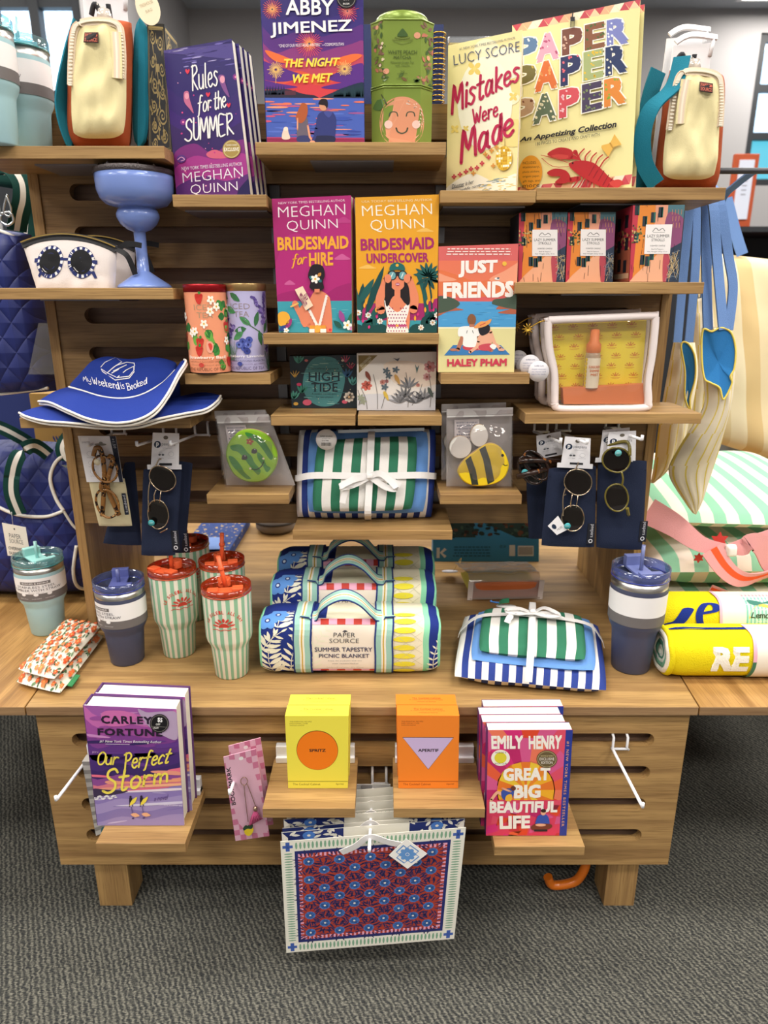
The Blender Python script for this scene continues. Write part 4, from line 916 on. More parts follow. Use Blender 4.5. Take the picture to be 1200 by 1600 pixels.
zQ = SH['Q'][2]
q0 = book('hardcover_book', 'hardcover book with a purple stormy beach cover, front of its stack', 'book', q, .035, '#5c3470', art_storm, [(362, 208), (942, 232), (993, 975), (450, 945)], 'purple beach hardcovers', z=zQ, hard=True, cover='#e6d8e4', rough=.35)
dup(q0, (.004, .037, 0), 'hardcover book of the same purple beach design standing behind the front copy', 'purple beach hardcovers')

def art_sun(A):
    A.rect(100, 200, 580, 760, '#d9365c'); cols = ['#d8307a', '#e8603c', '#e0506a', '#c02a6a', '#ee7a5c', '#e04a2c', '#d85a90', '#c8323c']
    A.up(); cx, cy = 320, 520; rr = random.Random(5)
    for ring, (r0, r1, n) in enumerate(((140, 260, 22), (260, 380, 26), (380, 560, 30))):
        for i in range(n):
            a, b_ = 2 * math.pi * (i + .3 * ring) / n, 2 * math.pi * (i + 1 + .3 * ring) / n
            A.poly([(cx + r0 * math.cos(a), cy + r0 * math.sin(a)), (cx + r1 * math.cos(a), cy + r1 * math.sin(a)), (cx + r1 * math.cos(b_), cy + r1 * math.sin(b_)), (cx + r0 * math.cos(b_), cy + r0 * math.sin(b_))], rr.choice(cols), False)
    for i in range(18):
        a, b_ = 2 * math.pi * i / 18, 2 * math.pi * (i + 1) / 18
        A.poly([(cx, cy), (cx + 145 * math.cos(a), cy + 145 * math.sin(a)), (cx + 145 * math.cos(b_), cy + 145 * math.sin(b_))], ['#f2b02c', '#e87a2c', '#f0c83c', '#ee8a30'][i % 4], False)
    A.rect(100, 570, 500, 760, '#dc3f62'); A.up()
    for i in range(18): x, y = rr.uniform(120, 480), rr.uniform(575, 740); A.poly([(x, y), (x + rr.uniform(30, 80), y + rr.uniform(-20, 20)), (x + rr.uniform(20, 70), y + rr.uniform(20, 60)), (x - 10, y + 40)], rr.choice(cols), False)
    A.poly([(519, 215), (560, 215), (524, 755), (484, 755)], '#2b3c96')
    A.text('#1 NEW YORK TIMES BESTSELLER', [(536, 278), (508, 700), (494, 700), (522, 278)], '#e8a878', .01, sp=1.3)
    wt = '#faf3ea'
    A.text('EMILY', [(150, 252), (308, 250), (306, 316), (152, 318)], wt, .04); A.text('HENRY', [(334, 252), (500, 248), (494, 316), (335, 318)], wt, .04)
    A.text('GREAT', [(208, 412), (442, 408), (438, 472), (210, 476)], wt, .045); A.text('BIG', [(262, 494), (394, 492), (392, 558), (262, 562)], wt, .045)
    A.text('BEAUTIFUL', [(142, 576), (478, 574), (474, 630), (142, 634)], wt, .045); A.text('LIFE', [(190, 648), (342, 644), (340, 708), (192, 712)], wt, .045)
    A.ell(196, 360, 46, 40, '#f6f2e4', 28); A.ell(196, 360, 30, 27, '#e3d43a', 24); A.text("REESE'S", (172, 330, 224, 338), '#333333'); A.text('BOOK CLUB', (168, 384, 226, 392), '#333333')
    A.ell(424, 366, 51, 44, '#6a5a3c', 28); A.ell(424, 366, 46, 39, '#c8b888', 28); A.ell(424, 366, 44, 37, '#6a5a3c', 28)
    A.text('EXCLUSIVE', (388, 358, 460, 372), wt); A.text('EDITION', (396, 376, 452, 389), wt); A.text('BARNES & NOBLE', (394, 346, 456, 353), '#d8c898')
    s2 = '#eeb090'; A.stroke([(150, 568), (180, 530), (205, 545)], 15, s2, smooth=3); A.blob([(200, 525), (235, 510), (262, 520), (250, 560), (210, 565)], '#3a54a8'); A.blob([(225, 545), (250, 540), (248, 572), (220, 570)], '#f0b83c'); A.ell(258, 510, 13, 12, '#6a3a30'); A.stroke([(205, 510), (245, 525)], 9, s2)
    A.blob([(372, 660), (385, 642), (420, 640), (434, 665), (430, 692), (370, 692)], '#3a56b0'); A.ell(405, 628, 13, 15, s2); A.ell(406, 620, 13, 9, '#3a2420'); A.blob([(345, 700), (370, 684), (440, 686), (444, 704), (400, 716), (355, 716)], '#7a3c2c'); A.ell(392, 690, 26, 7, s2); A.rect(360, 712, 425, 722, '#26202a')
q = px([(762.5, 1141), (895, 1140.3), (885, 1306), (759.3, 1306)], .982)
zT = SH['T'][2]
q0 = book('paperback_book', 'pink and orange sunburst paperback with blue edge strip, front of the row', 'book', q, .0222, '#5a2f70', art_sun, [(135, 225), (553, 222), (520, 745), (125, 745)], 'sunburst paperbacks', z=zT, cover='#d9365c')
for i, (dx, lb) in enumerate(((-.006, 'second'), (-.008, 'third'), (.002, 'fourth and rearmost'))):
    dup(q0, (dx, .0228 * (i + 1) + .001 * (i == 2), 0), 'pink and orange sunburst paperback, %s in the row on the low shelf' % lb, 'sunburst paperbacks')

# ------------------------------------------------------------------ cartons
def carton(name, label, cat, q, th, col, art, quad, group=None, z=None, top=None, side=None, rough=.5, sidem=None, bevel=.0006):
    if z is not None: q = drop(q, z + .0008)
    d = V((0, th, 0)); t = thing(name, label, cat, (q[2] + q[3]) / 2 + d / 2, group)
    b = MB(); m = P(col, rough); b.hexa(q, d, m); b.build('carton', t)
    b = MB(); b.face([p + V((0, -.0003, 0)) for p in (q[3], q[2], q[1], q[0])], m); A = Art(b, flat([p + V((0, -.0003, 0)) for p in q]), quad, rough=rough); art(A); b.build('front_panel', t)
    if top:
        b = MB(); tq = [V(p) + V((0, 0, .0003)) for p in (q[0] + d, q[1] + d, q[1], q[0])]; b.face([tq[3], tq[2], tq[1], tq[0]], m); A = Art(b, flat(tq), rough=rough); top(A); b.build('top_panel', t)
    if side:
        b = MB(); sq = [p + V((-.0003 if side[0] == 'l' else .0003, 0, 0)) for p in ((q[0] + d, q[0], q[3], q[3] + d) if side[0] == 'l' else (q[1], q[1] + d, q[2] + d, q[2]))]
        b.face([sq[3], sq[2], sq[1], sq[0]], m); A = Art(b, flat(sq), rough=rough); side[1](A); b.build('side_panel', t)
    return t
def cocktail(bg, win, word, drink, tri):
    def art(A):
        A.rect(-.1, -.1, 1.1, 1.1, bg)
        ink = '#5c4a14' if not tri else '#7a2c10'
        for i, s_ in enumerate(('THE ESSENTIAL RECIPES', 'EVERY DRINKS LOVER', 'SHOULD KNOW')): A.text(s_, (.07, .065 + i * .025, .42 - .06 * i, .08 + i * .025), ink, up=i == 0)
        if tri: A.poly([(.08, .285), (.915, .285), (.5, .735)], '#3a2a20'); A.poly([(.09, .292), (.905, .292), (.5, .728)], win)
        else: A.ell(.5, .465, .338, .274, '#5a3410', 40); A.ell(.5, .468, .332, .268, win, 40)
        A.text(word, (.37 if not tri else .335, .445, .635 if not tri else .67, .485), '#241a20', .03)
        A.rect(-.1, .898, 1.1, .906, '#8a8020' if not tri else '#a84a10'); A.rect(.03, .906, .97, 1.1, bg)
        A.text('The Cocktail Cabinet', (.08, .925, .54, .955), ink); A.text(drink, (.8, .925, .93, .955), ink)
    def top(A):
        A.rect(-.1, -.1, 1.1, 1.1, bg); ink = '#5c4a14' if not tri else '#7a2c10'
        A.text('The Cocktail Cabinet', (.27, .28, .75, .45), ink); A.text('A collection of classic recipes', (.22, .5, .78, .6), ink); A.text('mixed at home', (.35, .68, .66, .76), ink)
    return art, top
fr = [(0, 0), (1, 0), (1, 1), (0, 1)]
a_, t_ = cocktail('#ecdf4e', '#ee7c14', 'SPRITZ', 'Spritz', False)
q = px([(445.2, 1119), (544.5, 1119), (543.5, 1232), (450.5, 1232)], 1.007)
q0 = carton('recipe_box', 'yellow recipe box with orange round window, front of the pair', 'box', q, .032, '#ecdf4e', a_, fr, 'yellow recipe boxes', SH['R'][2], t_)
dup(q0, (.001, .0335, 0), 'yellow recipe box standing behind the front yellow one', 'yellow recipe boxes')
a_, t_ = cocktail('#f0852a', '#c9b3dc', 'APERITIF', 'Aperitif', True)
q = px([(620.3, 1118.5), (717.8, 1119), (715.8, 1231), (622.5, 1231)], 1.007)
q0 = carton('recipe_box', 'orange recipe box with lilac triangle window, front of the pair', 'box', q, .032, '#f08a2c', a_, fr, 'orange recipe boxes', SH['S'][2], t_)
dup(q0, (-.001, .0335, 0), 'orange recipe box standing behind the front orange one', 'orange recipe boxes')
def art_tide(A):
    A.rect(400, 60, 770, 360, '#22303a')
    A.blob([(520, 110), (560, 86), (620, 88), (655, 110), (690, 180), (680, 260), (650, 320), (580, 336), (520, 310), (485, 250), (490, 170)], '#4f8e92'); A.up()
    for i in range(40):
        x, y = random.uniform(500, 675), random.uniform(100, 325); A.ell(x, y, random.uniform(10, 30), 2, random.choice(['#7fb4b0', '#3d7880', '#9cc8c0']), 8, 0, False)
    A.text('Marcelina Leyvara', (512, 140, 660, 153), '#2a3a40'); A.text('HIGH', (512, 164, 664, 208), '#22303a', .01); A.text('TIDE', (525, 218, 655, 262), '#22303a', .01); A.stroke([(512, 206), (580, 222), (664, 205)], 5, '#22303a', smooth=5)
    A.text('A mystical memory game', (528, 268, 650, 279), '#2a3a40'); A.text('for two players', (548, 284, 632, 294), '#2a3a40')
    for x, y, c in ((440, 300, '#4f9a8a'), (478, 270, '#3d8a78'), (700, 190, '#3a6a9a'), (730, 230, '#5aa4a0'), (460, 120, '#4f9a8a')):
        for a in (-120, -95, -70, -50): A.leaf(x, y, a, 46, 13, c)
    for x, y, c in ((722, 150, '#c84a6a'), (445, 190, '#d8a84c'), (695, 115, '#c84a6a')):
        A.up()
        for a in (-130, -105, -80, -55): A.stroke([(x, y), (x + 34 * math.cos(R(a)), y + 34 * math.sin(R(a)))], 4, c, False)
    for x, y, r, c in ((500, 105, 9, '#d87a7a'), (465, 225, 12, '#d0406a'), (505, 315, 22, '#d8607a'), (690, 312, 14, '#d8607a'), (450, 322, 12, '#d8a84c'), (680, 105, 8, '#e0c8b8')): A.ell(x, y, r, r * .7, c, 12)
    A.flower(712, 288, 26, '#e8ddd0', '#d8b48c', 8)
    for i in range(24): A.ell(random.uniform(425, 745), random.uniform(90, 335), 2.2, None, '#d8c8a0', 5, 0, i == 0)
q = px([(452, 556.5), (556.5, 554.7), (558, 638.7), (456, 638.7)], 1.32)
carton('game_box', 'dark teal boxed game with sea plants around turquoise lettering', 'box', q, .03, '#1d2a34', art_tide, [(417, 83), (747, 78), (752, 343), (430, 343)], z=SH['K'][2], rough=.35)
def art_bird(A):
    A.rect(730, 50, 1160, 380, '#e9e2dc'); A.blob([(740, 300), (860, 280), (1000, 300), (1150, 270), (1150, 380), (740, 380)], '#d4d4da'); A.blob([(880, 130), (1000, 110), (1140, 150), (1140, 230), (960, 240)], '#efdccb')
    A.poly([(757, 80), (850, 80), (760, 172)], '#8a7440'); A.text('SELF-SEALING', [(762, 132), (812, 82), (820, 92), (770, 142)], '#f0e8d0'); A.text('ENVELOPES', [(772, 146), (818, 100), (826, 110), (778, 156)], '#f0e8d0')
    for x, y, c, r in ((797, 238, '#d06a5c', 26), (875, 220, '#c88a80', 14), (1110, 140, '#c88a8a', 30), (1095, 192, '#d8a0a0', 20), (895, 215, '#b07070', 10), (1050, 235, '#c88a80', 10)): A.flower(x, y, r, c, '#a04a40', 7)
    for x0, y0, x1, y1 in ((850, 360, 830, 180), (870, 355, 895, 180), (800, 360, 770, 250), (1000, 350, 990, 170), (1020, 340, 1070, 230), (1110, 350, 1105, 180), (760, 340, 755, 260)): A.stroke([(x0, y0), ((x0 + x1) / 2 + 8, (y0 + y1) / 2), (x1, y1)], 2.5, '#6f6a68', smooth=3)
    A.up()
    for x, y in ((985, 300), (960, 330), (1005, 250), (1080, 310), (1040, 330)):
        for a in range(-160, -10, 25): A.leaf(x, y, a, 62, 12, random.choice(['#7a7a7e', '#94949a', '#5f6064']))
    for x, y in ((893, 160), (885, 245), (905, 185), (940, 155), (780, 320), (770, 300)):
        for a in (0, 70, 140, 210, 290): A.leaf(x, y, a, 20, 11, '#5c6a74' if y < 300 else '#9aa08c')
    for x, y, c, r in ((803, 188, '#8a4a3c', 24), (945, 205, '#c89a58', 24), (890, 290, '#d8b850', 22), (1110, 272, '#55605c', 24)): A.blob([(x - r * .5, y - r), (x, y - r * .9), (x + r * .5, y), (x + r * .6, y + r * 1.2), (x, y + r * .5), (x - r * .4, y)], c)
    A.poly([(925, 92), (945, 100), (960, 92), (950, 112)], '#5c606c'); A.poly([(1035, 125), (1045, 145), (1056, 130), (1044, 175)], '#5f7a78')
q = px([(557.5, 552.2), (682, 549.6), (680, 646.2), (558.2, 646.2)], 1.29)
carton('card_box', 'white note card box printed with flowers and birds', 'box', q, .03, '#e4ddd8', art_bird, [(750, 70), (1143, 62), (1137, 367), (752, 367)], z=SH['L'][2], rough=.4)

def art_candle(x0, x1):
    def art(A):
        W = x1 - x0; X = lambda f: x0 + f * W
        A.rect(x0 - 20, 60, x1 + 20, 450, '#e78a38'); A.poly([(X(-.1), 90), (X(.12), 90), (X(.06), 450), (X(-.1), 450)], '#c23a4c')
        A.rect(X(.44), 80, X(.72), 300, '#e9a184'); A.rect(X(.68), 80, X(1.1), 260, '#4f7884'); A.blob([(X(.66), 170), (X(.8), 150), (X(1.05), 190), (X(1.05), 280), (X(.66), 290)], '#8a4a72')
        A.poly([(X(0), 450), (X(.12), 400), (X(.6), 305), (X(.74), 300), (X(.72), 450)], '#f0b08c'); A.poly([(X(.74), 300), (X(1.1), 270), (X(1.1), 450), (X(.7), 450)], '#2c3a50')
        A.blob([(X(.66), 330), (X(.74), 300), (X(.8), 340), (X(.76), 430), (X(.7), 440)], '#b84a58')
        A.up()
        for k in range(46): A.stroke([(X(random.uniform(.74, 1)), random.uniform(300, 430))] * 1 + [(X(random.uniform(.74, 1)), random.uniform(300, 430))], 1.6, random.choice(['#e8c890', '#8a9aa8', '#182230']), False)
        for fx, fy in ((.04, 120), (.2, 165), (.36, 150), (.05, 230), (.2, 320), (.38, 300), (.3, 325), (.5, 130)):
            A.rect(X(fx), fy, X(fx + .075), fy + 40, '#26323c'); A.rect(X(fx + .055), fy, X(fx + .09), fy + 40, '#2f6c60', False)
        for k in range(30): A.ell(X(random.uniform(0, .25)), random.uniform(200, 270), 4, None, random.choice(['#5f6a38', '#c8b070', '#2c3428']), 6, 0, k == 0)
        A.up()
        for k in range(22): x = X(random.uniform(0, 1)); y = random.uniform(100, 420); A.stroke([(x, y), (x + random.uniform(-4, 4), y + random.uniform(15, 50))], 1.6, '#2a2830', False)
        for k in range(10): A.rect(X(.76 + .02 * k), 140 + (k % 3) * 26, X(.77 + .02 * k), 160 + (k % 3) * 26, '#c8906a', False)
        A.rect(X(.27), 198, X(.79), 316, '#f1ebea'); A.stroke([(X(.41), 226), (X(.47), 212), (X(.53), 222), (X(.6), 214), (X(.65), 224)], 2.5, '#444', smooth=3); A.rect(X(.42), 229, X(.65), 230.5, '#555')
        A.text('LAZY SUMMER', (X(.31), 238, X(.75), 250), '#3a3a3e'); A.text('STROLLS', (X(.4), 254, X(.66), 265), '#3a3a3e'); A.text('SCENTED CANDLE', (X(.38), 280, X(.68), 286), '#5a5a5e'); A.text('Basil & Peppers', (X(.41), 294, X(.65), 300), '#5a5a5e'); A.text('Net Weight 227g / 8 oz', (X(.33), 304, X(.73), 310), '#5a5a5e')
    return art
def side_candle(A):
    A.rect(-.1, -.1, 1.1, 1.1, '#b23046'); A.rect(-.1, .55, 1.1, 1.1, '#a85a44'); A.up()
    for x, y in ((.15, .12), (.6, .1), (.2, .42), (.65, .4), (.25, .68), (.6, .7)): A.rect(x, y, x + .2, y + .17, '#26242e', False)
    for k in range(26): A.ell(random.uniform(0, 1), random.uniform(.3, .55), .04, .02, random.choice(['#c8b070', '#3a3428', '#e0a060']), 6, 0, k == 0)
    A.rect(.05, .88, .95, .95, '#d8b090')
zF = SH['F'][2]
for k, (q, ax, lb, sd, Y) in enumerate(((((811, 333), (886.5, 331.5), (881.5, 440), (809.5, 440)), (85, 305), 'leftmost of the three candle boxes printed with orange canal houses', None, 1.265),
                                   (((887.5, 332), (962, 331.5), (957, 440), (883.5, 440)), (305, 520), 'middle of the three candle boxes printed with orange canal houses', None, 1.265),
                                   (((989, 321), (1070, 320), (1058.5, 438.5), (983, 438.5)), (597, 828), 'rightmost and foremost of the three canal house candle boxes, red side showing', ('l', side_candle), 1.24))):
    a0, a1 = ax
    qd = [(a0, 122), (a1, 118), (a1 - 15, 430), (a0 - 2, 430)] if k < 2 else [(597, 122), (828, 122), (828, 430), (597, 430)]
    carton('candle_box', lb, 'box', px(q, Y), .085, '#2a2c36', art_candle(a0, a1), qd, 'canal house candle boxes', zF, side=sd)
# ------------------------------------------------------------------ drinkware and tins
STEEL = P('#c9c6c2', .28, 1.0)
def cyl_map(c, prof, a0, span, z0, z1):       # printing surface on a turned form: x across the span, y from z0 to z1
    def rad(z):
        for (r0, a), (r1, b) in zip(prof, prof[1:]):
            if a <= z <= b and b > a: return r0 + (r1 - r0) * (z - a) / (b - a)
        return prof[-1][0]
    def fn(x, y, h):
        z = z0 + (z1 - z0) * y; a = a0 + (x - .5) * span; r = rad(z) + h
        return V((c[0] + r * math.sin(a), c[1] - r * math.cos(a), c[2] + z))
    return fn
def lid_parts(t, c, r, z, H, col, plain, straw_h, ang=0, tilt=(0, 0), solid=False, ring=None):
    rim = clear(col, .1 if not solid else .3, .06)
    b = MB(); b.lathe([(r * 1.0, z), (r * 1.03, z + H * .12), (r * 1.03, z + H), (r * .97, z + H), (r * .95, z + H * .3), (r * .94, z + H * .12), (0, z + H * .1)], c, rim, 44); ld = b.build('lid', t); b = MB(); b.tube([V((c[0] + 1.01 * r * math.cos(a), c[1] + 1.01 * r * math.sin(a), c[2] + z + H * .1)) for a in np.linspace(0, 6.2832, 40)], .0016, clear(ring or col, .6, .1), 8, cap=False); b.build('lid_gasket', ld)
    m = P(plain, .4); b = MB(); ca, sa = math.cos(ang), math.sin(ang)
    W = lambda x, y, zz: V((c[0] + x * ca - y * sa, c[1] + x * sa + y * ca, c[2] + zz)); zt = z + H * .3
    def bar(x0, x1, y0, y1, z0, z1):
        b.hexa([W(x0, y0, z1), W(x1, y0, z1), W(x1, y0, z0), W(x0, y0, z0)], [W(x0, y1, z1), W(x1, y1, z1), W(x1, y1, z0), W(x0, y1, z0)], m)
    if solid:
        bar(-.55 * r, .55 * r, -.7 * r, -.2 * r, zt, zt + H * .45); bar(.28 * r, .72 * r, -.75 * r, -.35 * r, zt, zt + H * .9); bar(-.72 * r, -.28 * r, -.75 * r, -.35 * r, zt, zt + H * .75)
        b.tube([W(-.1 * r, .35 * r, zt), W(-.1 * r, .35 * r, zt + H * 1.1)], r * .27, m, 14); b.tube([W(-.1 * r, .1 * r, zt + H * .4), W(-.1 * r, .35 * r, zt + H * .9)], r * .16, m, 10)
    else:
        bar(-.34 * r, .34 * r, -.5 * r, .75 * r, zt, zt + H * .25); bar(-.34 * r, .34 * r, .5 * r, .78 * r, zt, zt + H * 1.15); bar(-.26 * r, .6 * r, -.55 * r, -.3 * r, zt, zt + H * .4)
    b.build('lid_slider', ld, .0012)
    b = MB(); p0 = W(0, 0, zt - H * .2); p1 = p0 + V((tilt[0], tilt[1], straw_h)); d = (p1 - p0)
    b.tube([p0, p1], .0036 if not solid else .0042, clear(plain, .85, .3) if not solid else m, 12)
    if solid: b.tube([p0 + d * .6, p0 + d * .62, p0 + d * .66, p0 + d * .68], lambda k: .0058, m, 12)
    b.build('straw', t)
def tumbler(c, h, r, col, lidc, slide, label, group, ang=0, straw=.06, text=True, rot=0.0):
    c = V(c); t = thing('tumbler', label, 'tumbler', c, group); m = P(col, .42)
    z = lambda k: h * k
    prof = [(0, 0), (r * .66, 0), (r * .7, z(.015)), (r * .8, z(.36)), (r * .83, z(.4)), (r * .94, z(.455)), (r * .985, z(.5)), (r * .985, z(.53)), (r * 1.0, z(.83))]
    b = MB(); b.lathe(prof, c, m, 48); b.build('body', t)
    b = MB(); b.lathe([(r * 1.0, z(.83)), (r * 1.005, z(.9)), (r * .94, z(.9))], c, STEEL, 48); b.build('steel_rim', t)
    sl = [(r * .992, z(.5)), (r * 1.012, z(.8))]; a0 = rot
    b = MB(); fn = cyl_map(c, sl, a0, 2 * math.pi, z(.5), z(.79)); b.grid(lambda u, v: fn(u, v, .0005), 64, 3, lambda i, j: P('#6f6a6a', .6) if j == 0 else P('#efedee', .55))
    A = Art(b, cyl_map(c, sl, a0, math.pi, z(.5), z(.79)), h=.0008, rough=.55)
    if text:
        A.sub(.3, .14, .7, .27, '#6f6a6a', 8); A.text('BARNES & NOBLE', (.33, .175, .67, .235), '#f2f0f0', .01)
        A.text('STAINLESS STEEL', (.24, .32, .76, .42), '#55535c'); A.text('TUMBLER WITH STRAW', (.16, .46, .84, .56), '#55535c'); A.text('20 oz / 591 ml', (.4, .6, .6, .64), '#8a888c')
        for k, x in enumerate((.33, .5, .67)): A.ell(x, .7, .032, .062, '#efedee', 14, up=k == 0)
        for k, x in enumerate((.33, .5, .67)): A.text(('BPA free', 'Vacuum insulated', 'Leak resistant')[k], (x - .06, .85, x + .06, .89), '#d8d4d4', up=k == 0)
    b.build('label_sleeve', t)
    lid_parts(t, c, r, z(.9), h * .1, lidc, slide, straw, ang, ring='#2f48b8' if col == NAVY else '#4fb0b4')
    return t
TEAL, NAVY = '#a8ced6', '#474c66'
def foot(u, v): p = on(u, v, TZ); return V((p.x, p.y, TZ))
tumbler(foot(76, 984), .178, .049, TEAL, '#cdeef0', '#9fd8d4', 'pale blue tumbler with clear lid beside the navy quilted bag', 'insulated tumblers', .8, .045, rot=.22)
tumbler(foot(200, 1030), .178, .0465, NAVY, '#aebcf0', '#5a62a0', 'slate blue tumbler standing left of the striped tumblers', 'insulated tumblers', .2, .035, rot=-.75)
tumbler(foot(984, 1041), .215, .052, NAVY, '#aebcf0', '#6a74a8', 'larger slate blue tumbler standing at the right end of the table', 'insulated tumblers', .1, .06, text=False, rot=.3)
zA = SH['A'][2]
for u, Y, lb in ((-4, 1.24, 'pale blue tumbler cut by the left picture edge on the top left shelf'), (50, 1.3345, 'pale blue tumbler next to the left backpack on the top left shelf')):
    p = at(u, 225, Y); tumbler((p.x, Y, zA), .178, .0448, TEAL, '#cdeef4', '#8fc6d0', lb, 'insulated tumblers', .5, .05, rot=-.7)

def striped_tumbler(c, h, r, label, face, ang, tilt, straw=.066):
    c = V(c); t = thing('striped_tumbler', label, 'tumbler', c, 'striped tumblers'); z = lambda k: h * k
    prof = [(0, 0), (r * .66, 0), (r * .7, z(.015)), (r * .79, z(.34)), (r * .82, z(.37)), (r * .93, z(.42)), (r * .965, z(.46)), (r * 1.0, z(.93)), (r * 1.0, z(.94))]
    g, wv = P('#8fbf9f', .35), P('#eee6d6', .35); n = 76
    b = MB(); b.lathe(prof, c, lambda i, j: (g if (i // 2) % 2 else wv) if j > 0 else wv, n)
    A = Art(b, cyl_map(c, prof, face, math.pi * .9, z(.46), z(.93)), h=.0004, rough=.4, mk=lambda k: P(k, .4))
    R_ = '#cf4436'
    for k, ch in enumerate('LE SOLEIL ALL DAY'):
        a = R(-74 + k * 9.2)
        if ch == ' ': continue
        x, y = .5 + .27 * math.sin(a), .62 - .36 * math.cos(a); ca, sa = math.cos(a), math.sin(a); w_, h_ = .014, .04
        rt = lambda dx, dy: (x + (dx * ca - dy * sa * .55), y + (dx * sa * 1.8 + dy * ca))
        A.text(ch, [rt(-w_, -h_), rt(w_, -h_), rt(w_, h_), rt(-w_, h_)], R_, .02, up=k == 0)
    A.ell(.5, .62, .075, .1, R_, 16, a0=180, a1=360); A.up()
    for k in range(7):
        a = R(-78 + k * 26); x, y = .5 + .12 * math.sin(a), .61 - .16 * math.cos(a); A.ell(x, y, .02, .05, R_, 8, math.degrees(a), False)
    A.stroke([(.33, .68), (.39, .66), (.45, .69), (.51, .665), (.57, .69), (.62, .66), (.68, .68)], .014, R_, smooth=3)
    b.build('body', t)
    lid_parts(t, c, r * .99, z(.94), h * .075, '#e0582a', '#f0683c', straw, ang, tilt, True)
    return t
striped_tumbler(foot(363, 1050), .184, .0455, 'green striped tumbler with orange lid, foremost of the four', .03, .15, (-.012, .004))
striped_tumbler(foot(281, 1018), .188, .046, 'green striped tumbler with orange lid, left one of the front pair', .62, -.5, (0, 0))
striped_tumbler((-.333, 1.327, TZ), .188, .0455, 'green striped tumbler with orange lid, directly behind the foremost one', .5, .2, (.004, .002))
striped_tumbler((-.438, 1.452, TZ), .184, .046, 'green striped tumbler with orange lid, rearmost beside the hanging sunglasses pouches', .5, -.6, (-.004, .0), .05)

def goblet():
    E = SH['E'][2]; Y = 1.29; xb = at(231.5, 447, Y).x - .006; c = V((xb, Y, E)); t = thing('goblet', 'light blue margarita shaped cup with glittery dark lid', 'cup', c)
    k = Y / 1080 / 1.07
    prof = [(0, 0), (.0455, 0), (.0465, .003), (.044, .006), (.02, .022), (.0118, .028), (.0105, .0285), (.0098, .06), (.0102, .093), (.0105, .0935), (.02, .097), (.03, .105), (.0355, .116), (.0358, .121), (.033, .128), (.03, .131), (.03, .1312), (.034, .132), (.05, .136), (.059, .145), (.0635, .158), (.0645, .172), (.0645, .184), (.0625, .184), (.06, .15), (0, .14)]
    b = MB(); b.lathe(prof, c, P('#7d95d8', .22, coat=.4), 64); b.build('bowl', t)
    b = MB(); b.lathe([(.065, .182), (.0665, .185), (.066, .19), (.06, .192), (0, .1925)], c, P('#4a4446', .25, .3, 1.0, 500), 48)
    for i in range(26):
        a, q = random.uniform(0, 6.28), random.uniform(.02, .058); b.lathe([(0, .1965), (.004, .192)], c + V((q * math.cos(a), q * math.sin(a), 0)), P(random.choice(['#6a6266', '#d8d0d0', '#3a3436']), .15, .6), 5)
    b.build('lid', t)
goblet()

def tea_tin(u, Y, h, r, bg, lidc, label, art, rot=0):
    z = SH['G'][2]; p = at(u, 580, Y); c = V((p.x, Y, z)); t = thing('tea_tin', label, 'tin', c, 'iced tea tins'); m = P(bg, .35, 0, 0, 300, .5)
    prof = [(0, 0), (r * .985, 0), (r, .004), (r, h - .012)]
    b = MB(); b.lathe([(0, 0), (r * .99, 0), (r * 1.01, .002)], c, P('#2a2422', .4), 40)
    b.lathe([(r * 1.0, .002), (r, h - .012)], c, m, 48)
    A = Art(b, cyl_map(c, prof, rot, math.pi, .002, h - .012), h=.0003, rough=.35); art(A); b.build('body', t)
    b = MB(); b.lathe([(r * 1.0, h - .013), (r * 1.03, h - .012), (r * 1.035, h - .002), (r * 1.02, h), (r * .95, h), (r * .93, h - .003), (0, h - .003)], c, P(lidc, .3, .7), 48); b.build('lid', t)
    return t
def art_straw(A):
    A.text('ICED', (.36, .155, .66, .225), '#b89878'); A.text('TEA', (.4, .25, .64, .32), '#b89878'); gs = ['#3f8a3c', '#2f7034', '#6fae4a']
    for x, y, r in ((.8, .12, .12), (.85, .3, .13), (.1, .15, .12), (.15, .42, .12), (.3, .58, .12), (.62, .56, .14), (.7, .68, .13), (.9, .75, .12), (.12, .72, .12), (.92, .5, .12), (.78, .88, .1), (.05, .9, .1)):
        A.up()
        for k in range(3): A.leaf(x, y, random.uniform(0, 360), r, r * .8, random.choice(gs))
    for x, y in ((.45, .08), (.88, .42), (.42, .62), (.4, .72), (.9, .86), (.08, .55)): A.blob([(x - .06, y - .04), (x, y - .055), (x + .06, y - .04), (x + .03, y + .05), (x, y + .075), (x - .04, y + .045)], '#c8342c'); A.leaf(x, y - .045, -60, .05, .04, '#3f8a3c')
    A.blob([(.52, .62), (.57, .6), (.62, .65), (.58, .75), (.52, .72)], '#f0a890'); A.blob([(.54, .64), (.58, .63), (.6, .67), (.57, .72)], '#d8483c')
    for x, y in ((.62, .1), (.7, .18), (.6, .24), (.5, .39), (.3, .5), (.85, .6), (.35, .48), (.15, .3), (.95, .2)): A.flower(x, y, .055, '#fbf4e8', '#e0b040', 5, 20)
    A.text('Strawberry Basil', (.2, .785, .8, .835), '#fdf2e4', .02); A.text('NATURALLY FLAVORED GREEN TEA', (.22, .85, .8, .87), '#8a4a2c'); A.text('hibiscus   sweet garden', (.24, .89, .78, .915), '#a86a4c'); A.ell(.42, .9, .04, .028, '#c8443c', 12); A.text('THE REPUBLIC OF TEA', (.22, .935, .78, .975), '#6a3a24')
